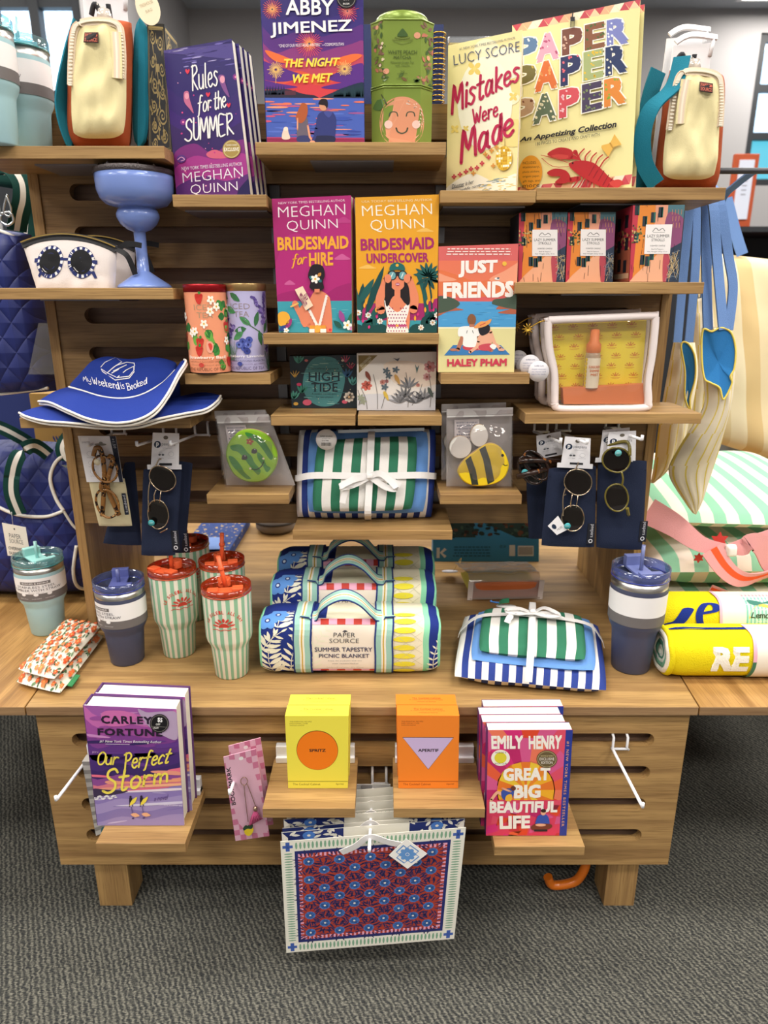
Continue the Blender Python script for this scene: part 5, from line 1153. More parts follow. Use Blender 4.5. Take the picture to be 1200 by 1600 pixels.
def art_lav(A):
    A.text('ICED', (.3, .155, .62, .225), '#9a8a90'); A.text('TEA', (.36, .25, .6, .32), '#9a8a90')
    A.stroke([(.95, .62), (.75, .5), (.6, .42), (.5, .36)], .014, '#4a6a4a', smooth=4)
    for x, y, a in ((.62, .42, -150), (.55, .46, 170), (.68, .44, -70), (.75, .48, 80), (.3, .03, 30), (.25, .1, 200), (.2, .2, 20), (.5, .5, 150), (.85, .52, -60)): A.leaf(x, y, a, .2, .085, random.choice(['#4a8a58', '#3a7048']), True)
    for pts in ([(.68, .08), (.75, .18), (.82, .3), (.86, .4)], [(.92, .02), (.88, .15), (.86, .35)], [(.32, .42), (.24, .55), (.2, .68)], [(.95, .62), (.9, .75)], [(.12, .2), (.2, .35)]):
        A.up(); pp = cr([(a, b, 0) for a, b in pts], 9)
        for q in pp: A.ell(q.x + random.uniform(-.035, .035), q.y, .032, .018, random.choice(['#5a4a90', '#6f5aa8', '#4a3c80', '#8a78c0']), 7, random.uniform(-40, 40), False)
    for x, y in ((.48, .62), (.56, .66), (.5, .7), (.58, .6), (.42, .66), (.54, .74), (.16, .28), (.18, .36), (.14, .44)): A.ell(x, y, .055, .042, random.choice(['#4a58a8', '#3c4690', '#6a78c8']), 12); A.flower(x, y, .018, '#2a3070', '#2a3070', 5)
    A.up()
    for i in range(30): x = random.uniform(.05, .38); A.stroke([(x, .86), (x + random.uniform(-.06, .1), random.uniform(.62, .78))], .006, random.choice(['#6a9a78', '#4a7a58']), False)
    for i in range(24): A.stroke([(.93, 1), (.93 + random.uniform(-.1, .08), random.uniform(.7, .95))], .007, '#3f6a54', False)
    A.text('Blueberry Lavender', (.2, .785, .82, .83), '#fbf8fa', .01); A.text('NATURALLY FLAVORED BLACK TEA', (.2, .85, .82, .87), '#3a3460'); A.text('hibiscus   sweet garden', (.22, .89, .8, .915), '#7a6a98'); A.ell(.42, .9, .04, .028, '#3f4a98', 12); A.text('THE REPUBLIC OF TEA', (.22, .935, .8, .975), '#4a4070')
tea_tin(329.5, 1.265, .15, .0362, '#ee9a74', '#a01c24', 'tall coral tea tin printed with strawberries, red lid', art_straw, .08)
tea_tin(390, 1.287, .152, .0358, '#b9b4dc', '#b09060', 'tall lilac tea tin printed with lavender and blueberries, bronze lid', art_lav, .0)
tea_tin(350, 1.343, .151, .031, '#d8845c', '#a01c24', 'tea tin with red lid half hidden behind the lilac and coral tins', lambda A: None)

def green_tin(z, h, label, art, lid):
    p0, p1 = at(580.5, 200, 1.262), at(675.5, 200, 1.262); x0, x1 = p0.x, p1.x; W = x1 - x0; c = .02; y0 = 1.262
    t = thing('matcha_tin', label, 'tin', ((x0 + x1) / 2, y0 + W / 2, z), 'square green tins')
    oct_ = [(x0 + c, y0), (x1 - c, y0), (x1, y0 + c), (x1, y0 + W - c), (x1 - c, y0 + W), (x0 + c, y0 + W), (x0, y0 + W - c), (x0, y0 + c)]
    m = P('#7f9440', .28, .25); b = MB()
    for i in range(8):
        a, e = oct_[i], oct_[(i + 1) % 8]; b.face([(*a, z), (*e, z), (*e, z + h), (*a, z + h)], m)
    b.face([(*a, z + h) for a in oct_], m); b.face([(*a, z) for a in reversed(oct_)], m)
    if lid:
        cx, cy = (x0 + x1) / 2, y0 + W / 2; rr = W * .42; b2 = MB(); b2.lathe([(rr, z + h + .0002), (rr * 1.02, z + h + .003), (rr * 1.02, z + h + .012), (rr * .95, z + h + .015), (0, z + h + .015)], (cx, cy, 0), m, 40); b2.build('lid', t)
    b.build('body', t); rim = MB()
    for zz in (z + h - .003, z + .0): rim.tube([V((a[0] + (cx_ - a[0]) * -.004, a[1], zz + .0015)) for a in oct_ + [oct_[0], oct_[1]] for cx_ in ((x0 + x1) / 2,)], .0013, m, 6)
    rim.build('rolled_rim', t)
    def fn(x, y, hh):                                 # wraps across the front and its two chamfers
        L = [c * 1.414, W - 2 * c, c * 1.414]; s_ = x * sum(L); P4 = [oct_[7], oct_[0], oct_[1], oct_[2]]; N_ = [(-.7, -.7), (0, -1), (.7, -.7)]
        for k in range(3):
            if s_ <= L[k] + 1e-9 or k == 2:
                f = min(s_ / L[k], 1); a, e = P4[k], P4[k + 1]; return V((a[0] + (e[0] - a[0]) * f + N_[k][0] * hh, a[1] + (e[1] - a[1]) * f + N_[k][1] * hh, z + h * y))
            s_ -= L[k]
    pm = MB(); A = Art(pm, fn, h=.0004, rough=.3); art(A); pm.build('printed_wrap', t)
    return t
def art_white(A):
    for i in range(60):
        s_ = random.choice([0, 1]); x = random.uniform(.0, .2) if s_ else random.uniform(.78, 1); A.leaf(x, random.uniform(.05, .97), random.uniform(0, 360), .1, .05, random.choice(['#3f5a2c', '#6a7a34', '#7a5a4a', '#a87a58', '#526a30', '#b8705a']), i % 10 == 0)
    for i in range(8): x = random.uniform(.2, .75); A.leaf(x, .9 + random.uniform(-.03, .05), random.uniform(180, 360), .1, .045, random.choice(['#526a30', '#3f5a2c', '#7a5a3a']), i == 0)
    for x, y, r in ((.7, .25, .045), (.28, .78, .04), (.12, .1, .03), (.9, .55, .035)): A.ell(x, y, r, r * 1.05, '#d8987a', 16)
    for x, y in ((.22, .36), (.2, .42), (.23, .6), (.18, .68)): A.flower(x, y, .025, '#eed8c0', '#c89a58', 5)
    A.blob([(.43, .26), (.47, .18), (.5, .15), (.53, .18), (.57, .26)], '#3f5a2c'); A.stroke([(.4, .28), (.5, .3), (.6, .28)], .012, '#6a7a3a'); A.stroke([(.38, .34), (.5, .38), (.62, .34)], .008, '#6a7a3a')
    A.text('HARNEY & SONS', (.36, .295, .64, .33), '#6a7438'); A.text('WHITE PEACH', (.3, .47, .7, .53), '#4a5a2a', .01); A.text('MATCHA', (.38, .55, .62, .6), '#4a5a2a', .01); A.text('Flavored Green Tea', (.34, .63, .66, .665), '#4a5a2a'); A.text('with Matcha', (.4, .68, .6, .71), '#4a5a2a'); A.text('20', (.47, .77, .53, .8), '#4a5a2a'); A.text('SACHETS', (.43, .81, .57, .83), '#4a5a2a'); A.text('NET WT 1.4 OZ', (.42, .88, .58, .9), '#4a5a2a')
def art_peach(A):
    A.ell(.5, .6, .335, .43, '#d89270', 44); A.ell(.5, .59, .3, .38, '#dc9a78', 40)
    A.leaf(.28, .26, 165, .26, .2, '#4a6a34', True); A.stroke([(.2, .13), (.25, .22), (.28, .3)], .022, '#4a5230', smooth=3)
    for x in (.38, .62): A.stroke([(x - .06, .5), (x - .045, .44), (x, .425), (x + .045, .44), (x + .06, .5)], .016, '#4a5240', smooth=4)
    A.stroke([(.42, .7), (.44, .76), (.5, .79), (.56, .76), (.58, .7)], .022, '#4a5240', smooth=4)
    for x in (.31, .7): A.ell(x, .64, .058, .07, '#e8c4b8', 18)
    A.up()
    for i in range(32):
        a = R(random.uniform(-80, 20)); r = random.uniform(.24, .32); A.ell(.5 + r * math.cos(a), .58 + r * 1.2 * math.sin(a), .012, .006, '#f2e0d0', 6, math.degrees(a) + 90, False)
zC = SH['C'][2]
H1 = (rz(130) - rz(222)) * 1.262 + 0.001
green_tin(zC, H1, 'square green tin with a smiling peach face, bottom of its stack', art_peach, False)
green_tin(zC + H1 + .0005, (rz(20) - rz(126)) * 1.262, 'square green tin printed with leaves and tea name, top of its stack', art_white, True)
# ------------------------------------------------------------------ pouches, bags, hats
def backpack(name, q, th, z, label, mirror, zipside):
    # q: outline TL TR BR BL of the body, front face
    q = drop(q, z + .002); n = V((0, 1, 0)) * th
    t = thing('mini_backpack', label, 'backpack', (q[2] + q[3]) / 2 + n / 2, 'cream and rust backpacks')
    body = cloth('#a8502e'); b = MB(); qc = [p + V((p.x * th / 2 / p.y, th / 2, 0)) for p in q]
    fn = b.soft(qc, th, body, 26, 30, .1, 6, .004, 7, 3); b.build('body', t)
    cen = lambda a, c: (q[3] * (1 - a) + q[2] * a) * (1 - c) + (q[0] * (1 - a) + q[1] * a) * c
    off = V((0, -.006, 0))
    pk = [cen(.07, .93) + off, cen(.93, .93) + off, cen(.96, .07) + off, cen(.06, .07) + off]
    cm = cloth('#e6d9a8', .25); b = MB()
    def bulge(u, v): return .55 + .45 * (1 - abs(2 * u - 1) ** 2) + .25 * math.exp(-((v - .12) / .12) ** 2)
    f2 = b.soft(pk, .03, cm, 36, 44, .2, 6, .007, 5, 9 if mirror else 4, bulge); fp = b.build('front_pocket', t)
    b = MB(); zp = P('#e2cdb4', .6); s_ = 1 if zipside == 'r' else 0
    path = [f2(.04 + .02 * math.sin(k), .5, 0) for k in (0,)]
    arc = [(.03, .45), (.03, .7), (.05, .92), (.15, .975), (.5, .985), (.85, .975), (.95, .92), (.97, .7), (.965, .5)]
    pts = cr([f2(a, c, .003) for a, c in arc], 8); b.strap(pts, .011, .002, [zp, P('#f2e4d0', .4), zp], wdir=V((0, 0, 0)) + V((1, 0, .4)), fr=[0, .35, .65, 1])
    for i in range(0, len(pts) - 1, 1):
        p = pts[i]; b.box(p.x - .0028, p.x + .0028, p.y - .0035, p.y, p.z - .0012, p.z + .0012, P('#f4ead8', .4))
    b.build('zipper', fp)
    b = MB(); za = .86 if zipside == 'r' else .2
    zl = cr([f2(za, .9, .003), f2(za + .02 * (1 if zipside == 'r' else -1), .7, .003), f2(za + .03 * (1 if zipside == 'r' else -.4), .5, .003)], 8); b.strap(zl, .016, .002, [cm, zp, P('#f2e4d0', .4), zp, cm]); b.build('side_zipper', fp)
    b = MB(); lq = [f2(.3 if not mirror else .47, .88, .004), f2(.56 if not mirror else .74, .875, .004), f2(.56 if not mirror else .74, .79, .004), f2(.3 if not mirror else .47, .795, .004)]
    b.hexa(lq, (0, .002, 0), P('#2a2326', .7)); A = Art(b, flat(lq), rough=.7); A.text('PAPER', (.08, .12, .66, .47), '#d8705a', .02); A.flower(.8, .3, .16, '#d8705a', '#d8705a', 6); A.text('SOURCE', (.08, .55, .92, .9), '#d8705a', .02); A.stroke([(.03, .06), (.97, .06), (.97, .94), (.03, .94), (.03, .06)], .02, '#b85a48'); b.build('logo_patch', fp)
    tl = cloth('#1d7288', .3); sd = -1 if mirror else 1
    b = MB()
    L = cen(.02 if not mirror else .12, .98); L2 = cen(.02 if not mirror else .0, .06)
    if not mirror:
        lp = cr([L + V((0, .03, 0)), L + V((-.018, .02, -.05)), L + V((-.036, .01, -.12)), L + V((-.028, .01, -.175)), cen(.02, .12) + V((0, .03, 0))], 8)
        b.strap(lp, .026, .003, tl, wdir=V((.35, 1, 0)))
    else:
        lp = cr([cen(.22, 1.04) + V((0, .0, 0)), cen(.12, .8) + V((-.004, -.012, 0)), cen(-.05, .62) + V((-.02, -.015, 0)), cen(-.1, .42) + V((-.022, -.01, 0)), cen(-.07, .2) + V((-.014, -.004, 0)), cen(.02, .02) + V((0, -.004, .002))], 8)
        b.strap(lp, .026, .003, tl, wdir=V((1, -.5, .25)))
    b.build('shoulder_strap', t)
    b = MB()
    if not mirror: b.soft([cen(1.0, 1.03) + V((0, .03, 0)), cen(1.05, .99) + V((.0, .05, 0)), cen(1.06, .06) + V((0, .05, 0)), cen(1.02, .03) + V((0, .03, 0))], .024, tl, 10, 20, .08, 5, .003, 5, 2)
    else: b.strap(cr([cen(.05, 1.02) + V((0, .06, 0)), cen(-.05, .8) + V((0, .06, 0)), cen(-.08, .5) + V((0, .06, 0)), cen(-.04, .05) + V((0, .06, 0))], 8), .03, .003, tl, wdir=V((1, .3, .1)))
    b.build('back_strap', t)
    b = MB(); k = cen(.5, 1.0) + V((0, .03, 0)); dk = P('#26262c', .7); dt = P('#e8e4dc', .6)
    for dx in (-.006, .004): b.tube(cr([k + V((dx, 0, -.005)), k + V((dx * 2 - .004, -.006, .02)), k + V((dx * 3 - .008, -.002, .006))], 8), .004, dk, 8)
    for i in range(12): a = i * .9; b.lathe([(0, .0012), (.0012, 0), (0, -.0012)], k + V((-.006 + .006 * math.cos(a), -.011, .002 + i * .0016)), dt, 6)
    cd_ = b.build('cord', t)
    b = MB(); b.lathe([(.0, -.012), (.009, -.01), (.0115, 0), (.009, .01), (0, .012)], k + V((0, -.016, -.001)), clear('#e8e0d8', .6), 16); b.build('cord_lock', cd_)
    return t
backpack('l', px([(109, 21), (207, 19), (203, 226), (107, 226)], 1.265), .06, SH['A'][2], 'cream and rust mini backpack on the top left shelf beside pale blue tumblers', False, 'r')
backpack('r', px([(1046, 95), (1132, 104), (1121, 290), (1022, 290)], 1.262), .06, SH['D2'][2], 'cream and rust mini backpack with teal strap on the top right shelf', True, 'l')
# white plastic carriers and tags behind the backpacks
def carrier(u, v, Y, label, s=1.0, zb=None):
    p = at(u, v, Y); t = thing('plastic_hanger', label, 'hanger', (p.x, Y, zb), 'white plastic hangers'); m = P('#e6e6ea', .35)
    b = MB(); w_ = .034 * s
    b.hexa([(p.x - w_, Y, p.z + .015), (p.x + w_ * .9, Y, p.z + .02), (p.x + w_, Y, zb), (p.x - w_ * 1.2, Y, zb)], (0, .003, 0), m); b.build('plate', t)
    b = MB(); b.strap(cr([V((p.x - w_ * .9, Y, p.z + .02)), V((p.x - w_ * .5, Y, p.z + .028)), V((p.x, Y, p.z + .031)), V((p.x + w_ * 1.1, Y, p.z + .027))], 6), .009, .004, m, wdir=V((0, .5, 1))); b.tube([V((p.x + w_ * .95, Y, p.z + .027)), V((p.x + w_ * .85, Y, p.z))], .0035, m, 8); b.build('hook_arm', t)
carrier(1082, 88, 1.335, 'white plastic hanger standing up directly behind the right backpack', zb=SH['D2'][2])
carrier(1072, 76, 1.352, 'second white plastic hanger further back behind the right backpack', zb=SH['D2'][2])
carrier(166, 16, 1.34, 'white plastic hanger behind the left backpack at the top of the photo', 1.1, zb=SH['A'][2])
def swing_tag(c, r, label, lines_, cord_to, col='#efe6d0', tilt=0, oval=1.25, ink='#8a8a9a'):
    c = V(c); t = thing('paper_tag', label, 'tag', c); b = MB(); pts = []
    for i in range(28): a = 2 * math.pi * i / 28; pts.append((r * math.cos(a), r * oval * math.sin(a)))
    ct, s2 = math.cos(tilt), math.sin(tilt); mp = lambda x, y, z: V((c.x + x * ct - y * s2, c.y + z, c.z + x * s2 + y * ct))
    b.poly_ext([pts], mp, .0012, P(col, .6))
    A = Art(b, lambda x, y, h: mp((x - .5) * 2 * r, (y - .5) * 2 * r * oval, -.0007 - h), rough=.6)
    for k, (s_, bx) in enumerate(lines_): A.text(s_, bx, ink, up=k == 0)
    b.build('card', t); b = MB(); b.tube(cr([mp(0, r * oval * .8, -.001), (mp(0, r * oval * .8, -.001) + V(cord_to)) / 2 + V((.003, -.003, 0)), V(cord_to)], 6), .0007, P('#c8a458', .4, .6), 6); b.build('cord', t); return t
p = at(231, 12, 1.285)
swing_tag(p, .0185, 'cream oval paper tag above the ornate black box', [('TREEHOUSE', (.2, .35, .8, .44)), ('BAG', (.35, .55, .65, .63))], p + V((-.03, .02, .03)), '#efe2c4', .35, 1.35, '#b8a888')

def art_ornate(A):
    A.rect(-.1, -.1, 1.1, 1.1, '#24252a'); g = '#a08c5c'
    A.stroke([(.06, .03), (.94, .03), (.94, .97), (.06, .97), (.06, .03)], .02, g); A.stroke([(.11, .045), (.89, .045), (.89, .955), (.11, .955), (.11, .045)], .008, g); A.up()
    def spiral(x, y, r, s_, n=22):
        A.stroke([(x + s_ * r * (1 - k / n) * math.cos(k * .55), y + r * .36 * (1 - k / n) * math.sin(k * .55)) for k in range(n)], .016, g, False)
    for x, y, r, s_ in ((.3, .1, .16, 1), (.72, .14, .17, -1), (.3, .28, .14, -1), (.74, .34, .16, 1), (.35, .46, .2, 1), (.72, .52, .15, -1), (.28, .62, .15, -1), (.66, .7, .2, 1), (.3, .78, .16, 1), (.72, .86, .16, -1), (.3, .91, .13, -1)): spiral(x, y, r, s_)
    for i in range(44): A.leaf(random.uniform(.14, .84), random.uniform(.06, .93), random.uniform(0, 360), random.uniform(.08, .16), .035, g)
    A.rect(.42, .3, .6, .36, g)
q = px([(230, 36), (256, 37.5), (269, 226), (232, 226)], 1.303)
carton('keepsake_box', 'black box with gold scrollwork between the left backpack and purple paperbacks', 'box', q, .075, '#2a2b30', art_ornate, fr, None, SH['A'][2], side=('r', art_ornate), rough=.45)

# white pouch with sunglasses print
def glasses_pouch(q, th, label, printed):
    z = SH['E'][2]; t = thing('zip_pouch', label, 'pouch', (q[2] + q[3]) / 2, 'white sunglasses print pouches'); b = MB(); m = cloth('#ebe0dc', .3)
    n = V((0, -1, 0))
    def base(u, v):
        lo = q[3] * (1 - u) + q[2] * u; hi = q[0] * (1 - u) + q[1] * u; hi = hi + V((0, 0, .017 * (1 - (2 * u - 1) ** 2)))
        return lo * (1 - v) + hi * v
    def surf(u, v, sg, h=0):
        k = (1 - abs(2 * u - 1) ** 6) ** .5 * (1 - v ** 2.2) ** .6; w_ = .002 * noise.noise(V((u * 6, v * 5, 2)))
        return base(u, v) + n * (sg * (th / 2 * k + w_ * k * 1.2) + h)
    b.grid(lambda u, v: surf(u, v, 1), 30, 18, m); b.grid(lambda u, v: surf(1 - u, v, -1), 30, 18, m)
    b.grid(lambda u, v: surf(u, 0, 1 - 2 * v), 30, 1, m)
    if printed:
        A = Art(b, lambda x, y, h: surf(x, y, 1, h), [(140, 560), (735, 560), (722, 835), (225, 835)], h=.0008, rough=.8); A.rings = 4
        nv = '#26306a'; A.stroke([(420, 692), (465, 692)], 14, nv)
        for cx in (344, 540):
            A.ell(cx, 700, 84, 90, nv, 36); A.up()
            for k in range(14):
                a, c = R(k * 25.7), R(k * 25.7 + 12); A.poly([(cx + 66 * math.cos(a), 700 + 71 * math.sin(a)), (cx + 82 * math.cos(a), 700 + 87 * math.sin(a)), (cx + 82 * math.cos(c), 700 + 87 * math.sin(c)), (cx + 66 * math.cos(c), 700 + 71 * math.sin(c))], '#f4efec', False)
            A.ell(cx, 700, 65, 70, '#131318', 36); A.stroke([(cx - 45, 735), (cx - 30, 752), (cx - 18, 758)], 4, '#e8e4e4')
        A.poly([(244, 672), (268, 674), (268, 698), (244, 696)], nv); A.poly([(612, 680), (636, 678), (636, 702), (612, 704)], nv); A.poly([(268, 770), (290, 740), (300, 760), (275, 782)], nv); A.poly([(600, 752), (620, 745), (638, 782), (622, 786)], nv)
    b.build('body', t)
    b = MB(); zpts = [base(i / 20, 1) + V((0, -.003, .001)) for i in range(21)]
    b.strap(zpts, .012, .003, P('#1d1d22', .6), wdir=V((0, .3, 1))); b.strap([p_ + V((0, -.004, .004)) for p_ in zpts], .002, .002, P('#c8a860', .3, .8), wdir=V((0, 1, 0))); b.build('zipper', t)
    b = MB(); e = q[1] + V((0, -.004, .002)); b.strap(cr([e, e + V((.02, -.006, -.012)), e + V((.03, -.004, -.042))], 6), .009, .0015, P('#15151a', .5), wdir=V((1, 0, .3))); b.strap(cr([e + V((.004, 0, 0)), e + V((.022, -.004, .008)), e + V((.045, -.002, .005))], 6), .009, .0015, P('#15151a', .5), wdir=V((0, 0, 1))); b.build('zipper_ribbon', t)
    return t
zE = SH['E'][2]
glasses_pouch(drop(px([(36, 384), (183, 391), (180, 449), (57, 449)], 1.272), zE + .0005), .04, 'white zip pouch printed with checked sunglasses, front one', True)
glasses_pouch(drop(px([(90, 388), (212, 390), (208, 449), (100, 449)], 1.354), zE + .0005), .024, 'white zip pouch half hidden behind the sunglasses print pouch', False)

# ---- blue visors
def visor(Y, crown, base, brim, label, printed, dz=0, z0=None):
    col = P('#22388c', .85, 0, .25, 900, .2); pip = P('#efeae2', .6)
    C3 = cr([at(u, v, y) for u, v, y in brim], 8); B3 = [None] * len(C3)
    bb = cr([at(u, v, y) for u, v, y in base], 16); nC = len(C3)
    B3 = [bb[min(int(i / (nC - 1) * (len(bb) - 1) + .5), len(bb) - 1)] for i in range(nC)]
    c0 = sum(C3, V()) / nC; t = thing('visor_hat', label, 'hat', V((c0.x, c0.y, SH['J'][2])), 'blue visor hats')
    b = MB(); dn = V((0, .004, -.004))
    for i in range(nC - 1):
        for k in range(6):
            f, g = k / 6, (k + 1) / 6; mid = lambda i_, s_: B3[i_].lerp(C3[i_], s_) + V((0, 0, .004 * math.sin(math.pi * s_)))
            b.face([mid(i, g), mid(i + 1, g), mid(i + 1, f), mid(i, f)], col, True); b.face([mid(i, f) + dn, mid(i + 1, f) + dn, mid(i + 1, g) + dn, mid(i, g) + dn], col, True)
    b.build('brim', t)
    b = MB(); b.tube(C3, .0021, pip, 8); b.tube([p_ + V((0, .004, -.0055)) for p_ in C3], .0021, pip, 8); b.build('piping', t)
    if crown:
        T3 = cr([at(u, v, y) for u, v, y in crown], 16); n = len(T3); BB = [bb[min(int(i / (n - 1) * (len(bb) - 1) + .5), len(bb) - 1)] for i in range(n)]
        def surf(u, v, h=0):
            k = u * (n - 1); i = min(int(k), n - 2); f = k - i
            lo = BB[i].lerp(BB[i + 1], f); hi = T3[i].lerp(T3[i + 1], f); p_ = lo.lerp(hi, v)
            return p_ + V((0, -1, .35)).normalized() * (.016 * math.sin(math.pi * min(1, v * .9 + .1)) * (1 - abs(2 * u - 1) ** 4) + .003 * noise.noise(V((u * 5, v * 3, 1))) + h)
        b = MB(); b.grid(lambda u, v: surf(u, v), 40, 16, col)
        def back(u, v):
            p_ = surf(u, 1); bk = V((p_.x * .8 + .2 * c0.x, 1.352, SH['J'][2] + .012)); return p_.lerp(bk, v) + V((0, .008, .012)) * math.sin(math.pi * v)
        b.grid(lambda u, v: back(u, v), 40, 8, col)
        if printed:
            A = Art(b, lambda x, y, h: surf(x, y, h), [(365, 100), (940, 100), (940, 270), (365, 270)], h=.001, rough=.6); wt = '#e8e6ea'
            O = lambda *pts: [(x, y) for x, y in pts]
            for pts in (O((582, 150), (600, 128), (648, 98), (672, 118), (640, 150), (612, 178), (585, 160)), O((612, 178), (650, 140), (690, 118), (716, 124), (720, 140), (690, 160), (650, 195), (612, 178)), O((650, 195), (700, 190), (720, 165), (718, 142)), O((585, 160), (590, 172), (640, 205), (700, 198), (722, 172)), O((640, 168), (690, 132)), O((630, 178), (660, 158))): A.stroke(pts, 3.6, wt)
            A.hand("My", [(480, 190), (525, 192), (525, 222), (480, 214)], 2.8, wt); A.hand('Weekend', [(536, 196), (648, 212), (648, 240), (536, 226)], 2.8, wt); A.hand('is', [(654, 212), (672, 212), (672, 238), (654, 238)], 2.8, wt); A.hand('Booked', [(682, 218), (770, 212), (770, 240), (682, 246)], 2.8, wt)
        b.build('crown', t)
        b = MB(); b.tube([p_ + V((0, -.004, 0)) for p_ in bb], .0019, pip, 8); b.build('seam_piping', t)
    return t
visor(0, [(110, 600, 1.30), (130, 578, 1.31), (145, 563, 1.32), (168, 557, 1.325), (200, 561, 1.325), (240, 558, 1.325), (272, 565, 1.32), (276, 576, 1.31)],
      [(109, 604, 1.285), (130, 610, 1.272), (160, 619, 1.26), (195, 622, 1.256), (225, 615, 1.26), (255, 598, 1.27), (275, 578, 1.285)],
      [(60, 627, 1.25), (78, 629, 1.22), (105, 641, 1.15), (140, 655, 1.115), (180, 661, 1.105), (215, 656, 1.105), (242, 641, 1.125), (262, 615, 1.18), (278, 585, 1.21), (290, 566, 1.24), (288, 562, 1.26)], 'royal blue visor with white book embroidery, top of the pile', True)
visor(0, None, [(95, 632, 1.29), (130, 640, 1.28), (180, 640, 1.28), (230, 632, 1.28), (270, 622, 1.285), (300, 615, 1.30)],
      [(30, 645, 1.22), (42, 651, 1.19), (70, 658, 1.155), (110, 661, 1.145), (160, 665, 1.14), (210, 664, 1.14), (250, 654, 1.15), (290, 646, 1.195), (320, 640, 1.22), (338, 628, 1.25), (345, 618, 1.265)], 'royal blue visor lying at the bottom of the pile, brim curled at both ends', False)

# ---- clear-front sunscreen pouch
def sun_print(A, x0, y0, x1, y1, nx, ny):
    A.rect(x0, y0, x1, y1, '#f6e544'); A.up(); A.up()
    for j in range(ny):
        for i in range(nx):
            x = x0 + (i + .5 + (.0 if j % 2 else -.25)) * (x1 - x0) / nx; y = y0 + (j + .6) * (y1 - y0) / ny; s_ = (x1 - x0) / nx * .26
            A.ell(x, y, s_ * .45, s_ * .5, '#d8902c', 8, 0, False, 180, 360)
            for k in range(5): a = R(-160 + k * 35); A.ell(x + s_ * .8 * math.cos(a), y + s_ * .7 * math.sin(a), s_ * .3, s_ * .14, '#d8902c', 6, math.degrees(a), False)
            A.rect(x - s_, y + s_ * .25, x + s_, y + s_ * .37, '#d8902c', False); A.rect(x - s_ * .7, y + s_ * .5, x + s_ * .7, y + s_ * .57, '#d8902c', False)
def sun_pouch():
    z = SH['M'][2]; K = crop(680, 480, 1 / 3)
    q = drop(px(K((528, 62), (1030, 40), (998, 466), (560, 466)), 1.268), z + .004); t = thing('clear_pouch', 'clear-front pouch with yellow sun print and spray bottle, front one on the shelf', 'pouch', (q[2] + q[3]) / 2 + V((0, .02, 0)), 'sunscreen pouches')
    d = V((0, .045, 0)); cen = lambda a, c, y=0: (q[3] * (1 - a) + q[2] * a) * (1 - c) + (q[0] * (1 - a) + q[1] * a) * c + V((0, y, 0))
    b = MB(); bq = [cen(.03, .97, .023), cen(.97, .97, .023), cen(.96, .08, .023), cen(.04, .08, .023)]; A = Art(b, flat(bq), h=0, rough=.7); sun_print(A, 0, 0, 1, 1, 5, 8); b.hexa([p_ + V((0, .001, 0)) for p_ in bq], (0, .002, 0), cloth('#e6d33a')); b.build('printed_back', t)
    b = MB(); b.hexa([cen(.1, .235, .0), cen(.96, .27, .0), cen(.95, .05, .0), cen(.1, .05, .0)], (0, .02, 0), P('#e98a5c', .6)); b.build('base_panel', t)
    b = MB(); tp = P('#efe3e2', .7); edge = [(.0, .08), (.02, .4), (-.01, .7), (0, .98), (.04, 1), (.5, 1.0), (.97, 1), (1.0, .97), (.995, .6), (.97, .3), (.99, .08), (.95, .01), (.5, 0), (.06, 0), (0, .06)]
    pts = cr([cen(a, c, -.002) for a, c in edge], 6, True); pts.append(pts[0]); ctr = cen(.5, .5); npt = len(pts); wd = [(pts[(i + 1) % (npt - 1)] - pts[(i - 1) % (npt - 1)]).cross(V((0, 1, 0))) for i in range(npt)]
    b.tube(pts, .0072, tp, 10, cap=False); b.build('front_binding', t); b = MB(); b.tube([p_ + V((0, .04, 0)) for p_ in pts], .0055, tp, 10, cap=False); b.build('back_binding', t)
    b = MB(); cl = clear('#fbf6ee', .03, .05); b.grid(lambda u, v: cen(.03 + .94 * u, .02 + .96 * v, -.004 - .007 * (math.sin(math.pi * u) * math.sin(math.pi * v)) ** .5 + .0025 * noise.noise(V((u * 6, v * 5, 1)))), 24, 24, cl)
    for e, (f, g) in enumerate((((0, 0), (1, 0)), ((0, 0), (0, 1)), ((1, 0), (1, 1)))): b.grid(lambda u, v: cen(f[0] + (g[0] - f[0]) * u, f[1] + (g[1] - f[1]) * u, .038 * v), 8, 2, cl)
    b.build('clear_panel', t)
    b = MB(); zpts = [cen(i / 10, 1.01, .036) for i in range(11)]; b.strap(zpts, .01, .004, cloth('#c87450'), wdir=V((0, 1, 0))); b.build('zipper', t)
    b = MB(); s_ = cen(-.03, .985, 0); g = P('#c8a040', .3, .9)
    for k in range(10): a = R(k * 36); b.tube([s_ + V((-.03, -.005, -.012)), s_ + V((-.03 + .011 * math.cos(a), -.005, -.012 + .011 * math.sin(a)))], lambda x: .0016 * (1 - .6 * x), g, 6)
    b.tube(cr([cen(.02, 1.0, 0), s_ + V((-.01, -.004, 0)), s_ + V((-.03, -.005, -.012))], 5), .0012, g, 6); b.build('sun_charm', t)
    for k, (dx, dy, dzz) in enumerate(((-.028, -.002, -.075), (-.014, -.012, -.085))):
        c = s_ + V((dx + .006, dy, dzz)); bt = MB(); r = .0185; bt.lathe([(0, 0), (r, 0), (r, .001), (0, .001)], c, P('#e9e6ec', .6), 28, tilt=Matrix.Rotation(R(90), 3, 'X'))
        A = Art(bt, lambda x, y, h: c + V(((x - .5) * 2 * r, -.0012 - h, (y - .5) * 2 * r)), rough=.6); A.text('SUPER SUN', (.28, .2, .72, .27), '#5a5f88')
        for m_, s2 in enumerate(('reapply sunscreen', 'on repeat and', 'stay in the shade')): A.text(s2, (.16, .36 + m_ * .12, .84, .43 + m_ * .12), '#8a8fb4', up=m_ == 0)
        bt.build('hang_tag', t)
